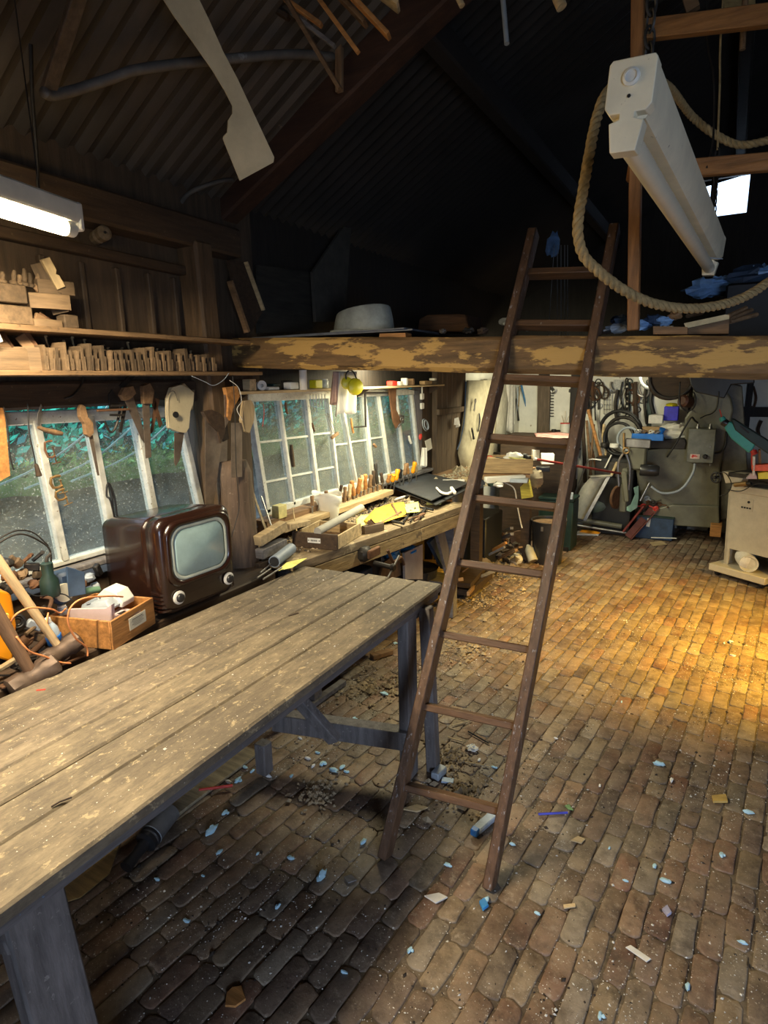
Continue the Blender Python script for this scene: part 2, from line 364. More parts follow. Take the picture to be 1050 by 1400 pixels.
# ---- walls
WallW = wood('wall_boards', (.075, .048, .028), 'z', scale=4, spots=.33, spot_c=(.12, .085, .05), spot_scale=25)
mb = MB()
mb.box((XW - .06, 2.9, .45), (.1, 9.2, .93)); mb.box((XW - .06, .45, 2.13), (.1, 4.3, 1.0))
mb.box((XW - .06, -.3, 1.28), (.1, 2.65, .72)); mb.box((XW - .06, 2.31, 1.28), (.1, .38, .72)); mb.box((XW - .06, 6.10, 1.28), (.1, 2.9, .72))
struct('wall_left', mb, WallW)
struct('wall_loft', MB().box((XW - .06, 5.05, 2.13), (.1, 4.9, 1.0)), wood('shade_dark_boards', (.020, .015, .011), 'z'))  # wall boards past the beam, coloured near black for the loft's shade
mb = MB()                                  # cover battens and the white-washed stretch beyond the windows
for y in (1.42, 1.58, 1.74, 1.90, 2.04): mb.box((XW + .001, y, 2.04), (.03, .022, .26), bev=.004)
struct('trim_1', mb, WallW)
mb = MB(); mb.beam((XW + .02, .6, 2.23), (XW + .02, 2.25, 2.20), .045, .04, bev=.004); struct('trim_2', mb, W_darkY)
mb = MB(); mb.box((XW + .004, 6.15, .95), (.03, 2.4, 1.76)); struct('trim_3', mb, Lime)
mb = MB(); mb.box((.9, 7.42, .93), (6.6, .16, 1.9)); mb.box((.9, 7.42, 2.52), (6.6, .16, 1.3)); struct('wall_back', mb, Lime)
GabM = wood('gable_boards', (.020, .016, .014), 'z')  # gable boards darkened in colour to carry the loft's darkness
mb = MB()
xa, xb = -.64, .02; za, zb = 3.22, 3.62
def gz(x): return roofz(x) if x < RID else roofz(RID) - .577 * (x - RID)
mb.slab([(-2.5, 7.30, 1.9), (xa, 7.30, 1.9), (xa, 7.30, gz(xa)), (-2.5, 7.30, gz(-2.5))], (0, .08, 0))
mb.slab([(xa, 7.30, 1.9), (xb, 7.30, 1.9), (xb, 7.30, za), (xa, 7.30, za)], (0, .08, 0))
mb.slab([(xa, 7.30, zb), (xb, 7.30, zb), (xb, 7.30, gz(xb)), (xa, 7.30, gz(xa))], (0, .08, 0))
mb.slab([(xb, 7.30, 1.9), (4.3, 7.30, 1.9), (4.3, 7.30, gz(4.3)), (RID, 7.30, gz(RID)), (xb, 7.30, gz(xb))], (0, .08, 0))
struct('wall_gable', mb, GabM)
mb = MB(); mb.box((4.25, 2.9, 1.4), (.1, 9.2, 2.8)); struct('wall_right', mb, WallW)
mb = MB()                                   # wall behind the eye with the open barn doorway
mb.slab([(-2.5, -1.62, 0), (1.2, -1.62, 0), (1.2, -1.62, gz(1.2)), (-2.5, -1.62, gz(-2.5))], (0, .1, 0))
mb.slab([(1.2, -1.62, 1.9), (2.4, -1.62, 1.9), (2.9, -1.62, gz(2.9)), (RID, -1.62, gz(RID)), (.9, -1.62, gz(.9))], (0, .1, 0))
mb.slab([(2.4, -1.62, 0), (4.3, -1.62, 0), (4.3, -1.62, gz(4.3)), (2.4, -1.62, gz(2.4))], (0, .1, 0))
struct('wall_front', mb, WallW)
# ---- gable window
gl, gt, gb_ = nt('gable_glass'); gb_.inputs['Base Color'].default_value = (.8, .85, .9, 1); gb_.inputs['Transmission Weight'].default_value = 1; gb_.inputs['Roughness'].default_value = .25; gb_.inputs['IOR'].default_value = 1.05
def flatframe(x0, x1, z0, z1, y, w, d):
    m = MB(); m.box(((x0 + x1) / 2, y, z1 - w / 2), (x1 - x0, d, w)); m.box(((x0 + x1) / 2, y, z0 + w / 2), (x1 - x0, d, w))
    for x in (x0 + w / 2, x1 - w / 2): m.box((x, y, (z0 + z1) / 2), (w, d, z1 - z0 - 2 * w)); 
    return m
o = struct('window_3', flatframe(xa, xb, za, zb, 7.32, .025, .05).box((-.31, 7.32, 3.42), (.05, .05, .36)), W_dark)
mesh_obj('window_pane', MB().box((-.31, 7.33, 3.42), (.62, .004, .38)), gl, parent=o)
# ---- window wall: racked white frames
def glass(name, dirt, c):
    m = bpy.data.materials.new(name); m.use_nodes = True; t = m.node_tree; t.nodes.remove(t.nodes['Principled BSDF']); L = t.links
    out = t.nodes['Material Output']; tr = N(t, 'ShaderNodeBsdfTransparent'); tr.inputs[0].default_value = (.88, .92, .92, 1)
    df = N(t, 'ShaderNodeBsdfDiffuse'); df.inputs[0].default_value = (*c, 1); gs = N(t, 'ShaderNodeBsdfGlossy'); gs.inputs['Roughness'].default_value = .12
    tc = N(t, 'ShaderNodeTexCoord'); n = N(t, 'ShaderNodeTexNoise'); n.inputs['Scale'].default_value = 9; n.inputs['Detail'].default_value = 9; n.inputs['Roughness'].default_value = .7; L.new(tc.outputs['Object'], n.inputs[0])
    n2 = N(t, 'ShaderNodeTexNoise'); n2.inputs['Scale'].default_value = 120; n2.inputs['Detail'].default_value = 3; L.new(tc.outputs['Object'], n2.inputs[0])
    r = ramp(t, [(.35, (dirt * .45,) * 3), (.7, (dirt * 1.3,) * 3)]); L.new(n.outputs[0], r.inputs[0])
    r2 = ramp(t, [(.60, (0, 0, 0)), (.70, (.5, .5, .5))]); L.new(n2.outputs[0], r2.inputs[0])
    ad = N(t, 'ShaderNodeMath', operation='ADD'); L.new(r.outputs[0], ad.inputs[0]); L.new(r2.outputs[0], ad.inputs[1]); ad.use_clamp = True
    m1 = N(t, 'ShaderNodeMixShader'); L.new(ad.outputs[0], m1.inputs[0]); L.new(tr.outputs[0], m1.inputs[1]); L.new(df.outputs[0], m1.inputs[2])
    m2 = N(t, 'ShaderNodeMixShader'); m2.inputs[0].default_value = .05; L.new(m1.outputs[0], m2.inputs[1]); L.new(gs.outputs[0], m2.inputs[2]); L.new(m2.outputs[0], out.inputs[0]); return m
G1 = glass('dirty_glass', .16, (.45, .5, .48)); G2 = glass('dusty_glass', .46, (.27, .29, .25))
def wp(y, z, d=0): return (XW - .03 + d, y, z)
# window 1 (foreground): mullions lean like the racked barn
w1 = MB(); top1, bot1 = 1.575, 1.005
mul1 = [((-40, 585), (-15, 790)), ((53, 580), (90, 757)), ((127, 573), (157, 730)), ((190, 570), (217, 712)), ((250, 570), (281, 705))]
def WX(px): q = P(px[0], px[1], X=XW); return q
def lean(a, b, z0, z1):
    a, b = WX(a), WX(b); k = (b.y - a.y) / (b.z - a.z)
    return a.y + k * (z1 - a.z), a.y + k * (z0 - a.z)       # y at the head, y at the sill
m1 = [lean(a, b, bot1, top1) for a, b in mul1]
for (yt, yb) in m1: w1.beam(wp(yt, top1), wp(yb, bot1), .032, .05, (1, 0, 0), .004)
w1.beam(wp(m1[0][0] - .02, top1 + .012), wp(m1[-1][0] + .03, top1 - .005), .045, .05, (0, 0, 1), .004)
w1.beam(wp(m1[0][1] - .02, bot1), wp(m1[-1][1] + .03, bot1), .05, .022, (0, 0, 1), .004)
o = struct('window_1', w1, Paint, smooth=True)
sl = MB().box((XW - .005, (m1[0][1] + m1[-1][1]) / 2 + .06, bot1 - .03), (.09, 1.35, .025), bev=.005); mesh_obj('window_sill', sl, W_grey, parent=o)
for i in range(len(m1) - 1):
    mesh_obj('window_pane', MB().slab([wp(m1[i][0], top1), wp(m1[i + 1][0], top1), wp(m1[i + 1][1], bot1), wp(m1[i][1], bot1)], (-.004, 0, 0)), G1, parent=o)
# window 2 (row of narrow lights beyond the post)
w2 = MB(); top2, bot2 = 1.60, .955
z4 = lambda x, y: (300 + x / 3, 500 + y / 3)
mul2 = [(z4(140, 160), z4(212, 620)), (z4(258, 165), z4(312, 555)), (z4(368, 150), z4(415, 535)), (z4(462, 180), z4(495, 490)), (z4(528, 240), z4(565, 450)), (z4(605, 150), z4(640, 480)), (z4(664, 140), z4(708, 450)), (z4(735, 135), z4(770, 430)), (z4(798, 130), z4(828, 420))]
m2 = [lean(a, b, bot2, top2) for a, b in mul2]
for i, (yt, yb) in enumerate(m2): w2.beam(wp(yt, top2), wp(yb, bot2), .034 if i in (0, 2, 5, 8) else .024, .045, (1, 0, 0), .004)
w2.beam(wp(m2[0][0] - .03, top2 + .02), wp(m2[-1][0] + .03, top2 + .0), .05, .05, (0, 0, 1), .004)
w2.beam(wp(m2[0][0] - .03, top2 + .07), wp(m2[4][0], top2 + .06), .03, .04, (0, 0, 1), .004)
w2.beam(wp(m2[0][1] - .03, bot2), wp(m2[-1][1] + .03, bot2), .045, .05, (0, 0, 1), .004)
for i in range(len(m2) - 1):
    cuts = (.36, .72) if i < 3 else (.5,) if i < 6 else ()
    for c in cuts:
        f = lambda q, c=c: q[0] + (q[1] - q[0]) * c
        w2.beam(wp(f(m2[i]), top2 + (bot2 - top2) * c), wp(f(m2[i + 1]), top2 + (bot2 - top2) * (c + .01)), .010, .012, (0, 0, 1))
o = struct('window_2', w2, Paint, smooth=True)
mesh_obj('window_sill', MB().box((XW + .0, 3.6, bot2 - .035), (.09, 2.35, .025), bev=.005), W_grey, parent=o)
for i in range(len(m2) - 1):
    mesh_obj('window_pane', MB().slab([wp(m2[i][0], top2), wp(m2[i + 1][0], top2), wp(m2[i + 1][1], bot2), wp(m2[i][1], bot2)], (-.004, 0, 0)), G2, parent=o)
# ---- timbers of the frame
mb = MB(); mb.beam((XW + .03, -1.5, 2.375), (XW + .03, 2.4, 2.365), .15, .13, bev=.01); struct('trim_4', mb, W_darkY)                # wall plate
mb = MB(); mb.beam((XW + .0, -1.5, 1.665), (XW + .0, 2.42, 1.665), .08, .10, bev=.01); struct('trim_5', mb, W_darkY)               # head rail over the window
mb = MB(); mb.beam((-2.17, 2.155, 0.9), (-2.20, 2.135, 2.33), .13, .11, (0, 1, 0), .012); struct('trim_6', mb, wood('post_brown', (.105, .062, .03), 'z'))           # corner post above and below the shelves
# main beam: hewn, slightly twisted, chewed lower face
BeamM = wood('hewn_beam', (.165, .092, .034), 'x', scale=3.4, spots=.49, spot_c=(.50, .30, .085), spot_scale=4.2, spot_st=(1, 3, 3.6), rough=.7, bump=.8, var=.65)
rs = []; rr = random.Random(5)
nseg = 90
for i in range(nseg + 1):
    x = -2.45 + 6.7 * i / nseg; zt = 1.922 - .043 * (x + 2.2); zt = max(zt, 1.79); zb = max(1.773 - .04 * (x + 2.2), 1.66)
    q = lambda s, k: noise.noise(Vector((x * s, k, 1.3))) 
    ch = .014 * q(3, 1) + .006 * q(14, 2); cb = .012 * q(4, 5) + .010 * q(11, 9)
    y0 = 2.40 + .008 * q(5, 3); y1 = 2.40 + .010 * q(6, 8)
    rs.append([(x, y0 + .012, zt + ch * .5), (x, y0, zt - .014 + ch * .5), (x, (y0 + y1) / 2 + .006 * q(8, 4), (zt + zb) / 2), (x, y1, zb + .02 + cb * .3), (x, y1 + .018, zb + cb * .4), (x, 2.60, zb), (x, 2.60, zt)])
struct('trim_7', MB().rings(rs), BeamM, smooth=True)
# truss principal and collar rising from the corner
mb = MB(); mb.beam((-2.55, 2.45, 2.42), (1.2, 2.45, 4.30), .14, .12, (0, 1, 0), .01); struct('trim_8', mb, wood('truss_red', (.055, .024, .013), 'x', scale=3))
# loft floor with joists
mb = MB(); mb.slab([(-2.2, 2.6, 1.915), (1.0, 2.6, 1.80), (4.2, 2.6, 1.80), (4.2, 2.6, 1.775), (1.0, 2.6, 1.775), (-2.2, 2.6, 1.89)], (0, 4.7, 0))
struct('ceiling', mb, W_dark)
mb = MB()
for i in range(12):
    x = -2.0 + .55 * i; zj = max(1.915 - .036 * (x + 2.2), 1.80) - .075; mb.box((x, 4.95, zj), (.07, 4.7, .09))
struct('trim_9', mb, W_darkY)
# roof purlins on the shed side
for i, x in enumerate((-1.2, -.1)):
    struct('trim_%d' % (10 + i), MB().beam((x, 2.5, roofz(x) - .09), (x, 7.3, roofz(x) - .09), .08, .12, bev=.01), stuff('shade_dark_timber', (.02, .014, .010), .9))  # purlin colour darkened to sink them into the loft's shade
# back-wall timber frame (black stained)
BlackT = wood('black_timber', (.018, .014, .012), 'z')
mb = MB()
for a, b, w in (((943, 570), (938, 700), .10), ((990, 520), (992, 660), .13), ((1020, 528), (1020, 640), .05)):
    pa, pb = P(*a, Y=7.32), P(*b, Y=7.32); mb.box(((pa.x + pb.x) / 2, 7.31, .92), (w, .05, 1.82))
za_ = P(1020, 563, Y=7.32).z
mb.box((1.6, 7.305, za_), (3.2, .05, .10)); mb.box((1.6, 7.30, 1.72), (3.2, .05, .07)); mb.box((1.6, 7.305, .35), (3.2, .05, .12))
for x in (-1.93, -1.55): mb.box((x, 7.31, .92), (.12, .05, 1.82))
struct('trim_12', mb, BlackT)
# dark planked cupboard end between window and coat hooks
mb = MB()
for i in range(6): mb.box((XW + .05 + .0 * i, 4.82 + .11 * i, .95 + .4), (.05, .105, 1.0 - .02 * (i % 2)), bev=.004)
mb.box((XW + .09, 5.08, 1.42), (.035, .66, .05), bev=.004)
struct('trim_13', mb, wood('plank_brown', (.085, .055, .03), 'z'))
# post between the windows, rough trunk
mb = MB(); rs = []; tp = P(333, 760, X=-2.07)
for i in range(24):
    z = 1.33 * i / 23; r_ = .088 if i < 23 else .07
    rs.append([(tp.x + (r_ + .016 * noise.noise(Vector((math.cos(a) * 2, math.sin(a) * 2, z * 4)))) * math.cos(a), tp.y + .03 - .05 * z + (r_ + .016 * noise.noise(Vector((math.cos(a) * 2 + 5, math.sin(a) * 2, z * 4)))) * math.sin(a), z) for a in (2 * math.pi * j / 18 for j in range(18))])
mb.rings(rs); struct('trim_14', mb, wood('trunk_post', (.13, .085, .055), 'z', spots=.36, spot_c=(.26, .20, .14)), smooth='all')
# loft post and rails (orange softwood) standing on the beam
OrP = wood('softwood_orange', (.30, .135, .045), 'z', rough=.55); OrX = wood('softwood_orange_x', (.32, .145, .045), 'x', rough=.55)
mb = MB(); mb.beam(P(866, 452, Y=2.45), P(873, -40, Y=2.45) + (P(873, -40, Y=2.45) - P(866, 452, Y=2.45)).normalized() * .55, .04, .04, (0, 1, 0), .003); struct('trim_15', mb, OrP)
mb = MB(); mb.beam(P(858, 237, Y=2.47), P(858, 237, Y=2.47) + (P(1100, 218, Y=2.47) - P(858, 237, Y=2.47)).normalized() * 2.0, .055, .03, (0, 1, 0), .003); struct('trim_16', mb, OrX)
mb = MB(); mb.beam(P(872, 43, Y=2.50), P(872, 43, Y=2.50) + (P(1110, 14, Y=2.50) - P(872, 43, Y=2.50)).normalized() * 2.0, .06, .035, (0, 1, 0), .003); struct('trim_17', mb, OrX)
# loft gable partition of dim boards
struct('trim_18', MB().beam((1.55, 2.47, 1.8), (1.55, 2.47, 3.9), .05, .05), OrP)
# ---- outside: ledge wall, mossy top, ivy bank
StoneM = stuff('old_garden_wall', (.115, .12, .105), .95, var=.5, scale=5, stretch=(1, 1, 3), bump=.8, spots=.4, spot_c=(.20, .21, .18), spot_scale=18)
MossM = stuff('moss', (.085, .15, .035), 1, var=.5, scale=20, bump=1); EarthM = stuff('earth_bank', (.03, .055, .045), 1, var=.5)
mb = MB(); rs = []
for i in range(60):
    y = -1.5 + 12 * i / 59; n_ = noise.noise(Vector((y * 1.5, 0, 0)))
    rs.append([(-3.6, y, -.5), (-3.55 + .05 * n_, y, .8), (-3.58 + .04 * n_, y, 1.12 + .05 * n_), (-3.9, y, 1.14 + .04 * n_), (-3.9, y, -.5)])
mb.rings(rs); one('garden_wall', 'low grey stone wall outside behind the dirty window panes', 'wall', mb, StoneM, smooth='all')
mb = MB(); rs = []
for i in range(140):
    y = -1.5 + 12 * i / 139; n_ = noise.noise(Vector((y * 3, 4, 0)))
    rs.append([(-3.52 + .03 * n_, y, 1.06 + .05 * n_), (-3.56, y, 1.16 + .05 * n_), (-3.85, y, 1.20 + .05 * n_), (-4.2, y, 1.16)])
mb.rings(rs, cap=False, closed=False); o = one('moss', 'green moss cushion growing along the top of the garden wall', 'moss', mb, MossM, smooth='all'); o['kind'] = 'stuff'
one('earth_bank', 'dark earth bank rising behind the garden wall outside', 'bank', MB().slab([(-3.9, -3, 1.0), (-4.6, -3, 1.05), (-7.0, -3, 4.6), (-7.2, -3, 4.6), (-7.2, -3, -1), (-3.9, -3, -1)], (0, 16, 0)), EarthM, smooth=False)
def leaves(name, label, n, seed, cols, s0=.014, s1=.045, tuft=False):
    rr = random.Random(seed); vs = []; fs = []; tint = []
    for i in range(n):
        y = rr.uniform(-2.5, 10); h = rr.random() ** .8; x = -3.9 - 1.8 * h + rr.uniform(-.15, .25); z = 1.12 + 2.0 * h + rr.uniform(-.1, .15)
        
        if tuft: x = rr.uniform(-3.95, -3.5); z = 1.16 + .05 * noise.noise(Vector((y * 3, 4, 0))) + rr.uniform(-.07, .04) + .05 * (x < -3.7)
        cl = noise.noise(Vector((y * 1.3, z * 1.8, 0))); s = rr.uniform(s0, s1)
        u = Vector((rr.uniform(-1, 1), rr.uniform(-1, 1), rr.uniform(-.6, 1))).normalized(); v = u.orthogonal().normalized(); w = u.cross(v); c = Vector((x + cl * .25, y, z)); k = len(vs)
        vs += [c - v * s, c - w * s * .5, c + v * s * 1.3, c + w * s * .5]; fs.append((k, k + 1, k + 2, k + 3))
        q = Vector(cols[0 if cl + rr.uniform(-.3, .3) > 0 else 1]) * rr.uniform(.5, 1.4); tint += [tuple(q)] * 4
    me = bpy.data.meshes.new(name); me.from_pydata([tuple(q) for q in vs], [], fs); me.update()
    a = me.color_attributes.new('tint', 'FLOAT_COLOR', 'POINT'); a.data.foreach_set('color', [q for c in tint for q in (*c, 1)])
    m, t, b = nt(name); at = N(t, 'ShaderNodeAttribute'); at.attribute_name = 'tint'; t.links.new(at.outputs['Color'], b.inputs['Base Color']); b.inputs['Roughness'].default_value = .6
    me.materials.append(m); o = bpy.data.objects.new(name, me); COL.objects.link(o); o['label'] = label; o['category'] = 'plants'; o['kind'] = 'stuff'
leaves('ivy', 'blue-green ivy and bramble leaves covering the bank outside the windows', 60000, 4, [(.07, .58, .38), (.05, .34, .32)])
leaves('grass_tufts', 'bright green moss and grass tufts along the top of the garden wall', 16000, 6, [(.16, .30, .05), (.07, .16, .04)], .008, .026, True)
rrb = random.Random(9)
for i in range(3):
    y = (1.45, 1.62, 1.25)[i]; a = Vector((-3.3, y * 1.6 - .5, 1.15)); pts = smoothpath([a, a + Vector((.1, .35, .12)), a + Vector((.05, .75, .32)), a + Vector((-.1, 1.2, .5 + .1 * i))])
    one('bramble', ['pale arching bramble stem crossing behind the middle panes', 'pale bramble stem rising nearest the corner post', 'pale bramble stem lowest behind the foreground window'][i], 'bramble', MB().tube(pts, .006, 5), stuff('bramble_stem', (.30, .42, .36), .7))
# ================================================================== LARGE OBJECTS
# ---- work table of long boards on trestle legs
def table_mat():
    m, t, b = nt('table_boards'); L = t.links; tc = N(t, 'ShaderNodeTexCoord')
    def noi(s, st=(1, 1, 1), d=7, r=.65):
        mp = N(t, 'ShaderNodeMapping'); mp.inputs['Scale'].default_value = st; L.new(tc.outputs['Object'], mp.inputs[0])
        n = N(t, 'ShaderNodeTexNoise'); n.inputs['Scale'].default_value = s; n.inputs['Detail'].default_value = d; n.inputs['Roughness'].default_value = r; L.new(mp.outputs[0], n.inputs['Vector']); return n.outputs[0]
    g = noi(9, (4, 1.0, 4), 10, .8); r = ramp(t, [(.3, (.065, .054, .040)), (.5, (.165, .130, .090)), (.7, (.27, .218, .150))]); L.new(g, r.inputs[0])
    at = N(t, 'ShaderNodeAttribute'); at.attribute_name = 'tint'; c = mixc(t, 1.0, r.outputs[0], at.outputs['Color'], 'MULTIPLY')
    r2 = ramp(t, [(.44, (0, 0, 0)), (.60, (1, 1, 1))]); L.new(noi(3.2, (1.2, .7, 1), 10, .78), r2.inputs[0]); m2_ = N(t, 'ShaderNodeMath', operation='MULTIPLY'); m2_.inputs[1].default_value = .65; L.new(r2.outputs[0], m2_.inputs[0])
    c = mixc(t, m2_.outputs[0], c, (.07, .056, .042))
    r3 = ramp(t, [(.575, (0, 0, 0)), (.63, (1, 1, 1))]); L.new(noi(30, (1.3, .8, 1), 8, .7), r3.inputs[0]); m3 = N(t, 'ShaderNodeMath', operation='MULTIPLY'); m3.inputs[1].default_value = .75; L.new(r3.outputs[0], m3.inputs[0])
    c = mixc(t, m3.outputs[0], c, (.40, .32, .19))
    r4 = ramp(t, [(.66, (0, 0, 0)), (.69, (1, 1, 1))]); L.new(noi(75), r4.inputs[0]); c = mixc(t, r4.outputs[0], c, (.55, .50, .40))
    r5 = ramp(t, [(.25, (1, 1, 1)), (.34, (0, 0, 0))]); L.new(noi(9, (1, 1, 1), 8, .8), r5.inputs[0]); c = mixc(t, r5.outputs[0], c, (.07, .055, .045))
    L.new(c, b.inputs['Base Color']); b.inputs['Roughness'].default_value = .72
    bp = N(t, 'ShaderNodeBump'); bp.inputs['Strength'].default_value = .4; bp.inputs['Distance'].default_value = .008; L.new(g, bp.inputs['Height']); L.new(bp.outputs[0], b.inputs['Normal'])
    return m
def table():
    T = Thing('work_table', 'long plank work table with scuffed bare boards on splayed trestle legs', 'table', (-1.4, 1.0, 0))
    zt = .80
    pc = [(-1.81, .0, -1.76, 2.26), (-1.69, .0, -1.645, 2.275), (-1.565, .0, -1.53, 2.29), (-1.44, .0, -1.415, 2.305), (-1.32, .0, -1.295, 2.32), (-1.20, .0, -1.165, 2.33), (-1.025, .0, -1.035, 2.345)]
    rr = random.Random(2); mb = MB(); tints = []
    for i in range(6):
        a, b = pc[i], pc[i + 1]; g = .0022
        y0 = -.35
        def xa(p, y): return p[0] + (p[2] - p[0]) * (y - .0) / 2.26
        dz = rr.uniform(-.0015, .0015); k = len(mb.v)
        nS = 24; rs = []
        for s in range(nS + 1):
            y = y0 + (2.27 + .013 * i - y0 + rr.uniform(-.0, .0)) * s / nS
            l, r = xa(a, y) + g, xa(b, y) - g
            w_ = .0015 * noise.noise(Vector((y * 6, i * 3, 0)))
            l += w_ if i else 0; r += w_ if i < 5 else .004 * noise.noise(Vector((y * 4, 9, 0)))
            rs.append([(l, y, zt - .030), (l, y, zt - .004 + dz), (l + .004, y, zt + dz), (r - .006, y, zt + dz), (r, y, zt - .006 + dz), (r, y, zt - .030)])
        mb.rings(rs); t_ = rr.uniform(.82, 1.15); tints += [(t_, t_, t_ * rr.uniform(.93, 1.02))] * (len(mb.v) - k)
    o = T.part('tabletop', mb, table_mat(), world=True, smooth=False)
    at = o.data.color_attributes.new('tint', 'FLOAT_COLOR', 'POINT'); at.data.foreach_set('color', [q for c in tints for q in (*c, 1)])
    LegM = wood('table_leg', (.15, .135, .13), 'z', spots=.38, spot_c=(.25, .23, .21))
    mb = MB(); mb.beam((-1.050, -.33, zt - .044), (-1.055, 2.30, zt - .044), .028, .028, (1, 0, 0), .003); T.part('edge_rail', mb, wood('table_rail', (.12, .11, .11), 'y', spots=.32, spot_c=(.10, .18, .30)), world=True)  # blue spots paint the cool daylight rim onto the rail
    for i, y in enumerate((.50, 2.13)):
        ya = y
        mb = MB(); mb.beam((-1.72, y, zt - .065), (-1.06, y, zt - .065), .06, .055, (0, 1, 0), .004); T.part('cross_bearer', mb, LegM, world=True)
    # near leg pair, far leg pair: broad flat legs splayed outward
    def leg(a, b, w, d): T.part('leg', MB().beam(a, b, w, d, (0, 1, 0), .005), LegM, world=True)
    leg((-1.075, .485, zt - .03), (-.99, .50, 0), .045, .115)
    leg((-1.75, .50, zt - .04), (-1.82, .50, 0), .06, .10)
    leg((-1.075, 2.06, zt - .04), (-1.065, 2.05, 0.0), .05, .085)
    leg((-1.03, 2.15, zt - .04), (-.985, 2.13, 0), .05, .05)
    leg((-1.74, 2.10, zt - .04), (-1.80, 2.10, 0), .05, .09)
    T.part('brace', MB().beam((-1.75, .50, .32), (-1.05, .47, .70), .03, .09, (0, 1, 0), .004), LegM, world=True)
    T.part('stretcher', MB().beam((-1.02, 2.03, .20), (-1.66, 1.87, .20), .065, .085, (0, 0, 1), .004).beam((-1.60, 1.72, .045), (-1.60, 1.72, .19), .055, .055, bev=.004), LegM, world=True)
    T.part('knee_brace', MB().beam(P(405, 952, X=-1.37), P(458, 1012, X=-1.25), .055, .04, (0, 1, 0), .004), LegM, world=True)
table()
# ---- ladder
def ladder():
    T = Thing('ladder', 'worn brown wooden ladder leaning against the heavy loft beam', 'ladder', (-.75, 1.63, 0))
    lb, rb = Vector((-.935, 1.60, .0)), Vector((-.555, 1.655, .0))
    lt, rt_ = P(730, 317, Y=2.61), P(841, 311, Y=2.61)
    d = (lt - lb).normalized()
    for a, b in ((lb, lt), (rb, rt_)): T.part('side_rail', MB().beam(a, b, .036, .066, (0, 1, 0), .004), W_ladder, world=True)
    n = (rb - lb).cross(d).normalized()
    ys = [1075, 965, 866, 768, 680, 597, 516, 442, 372]
    xs = [(563, 678), (588, 700), (608, 720), (630, 742), (654, 762), (672, 779), (693, 797), (710, 812), (728, 829)]
    for (xa, xb), y in zip(xs, ys):
        # the point of each rail whose picture height matches
        def on(a, b, yy):
            lo, hi = 0., 1.
            for _ in range(40):
                mid = (lo + hi) / 2; v = a + (b - a) * mid - EYE; py = 700 - FPX * v.dot(up) / v.dot(fw)
                if py > yy: lo = mid
                else: hi = mid
            return a + (b - a) * lo
        pl = on(lb, lt, y); f = (pl - lb).length / (lt - lb).length; pr = rb + (rt_ - rb) * f
        T.part('rung', MB().beam(pl - n * .016, pr - n * .016, .026, .052, n, .003), W_ladX, world=True)
ladder()
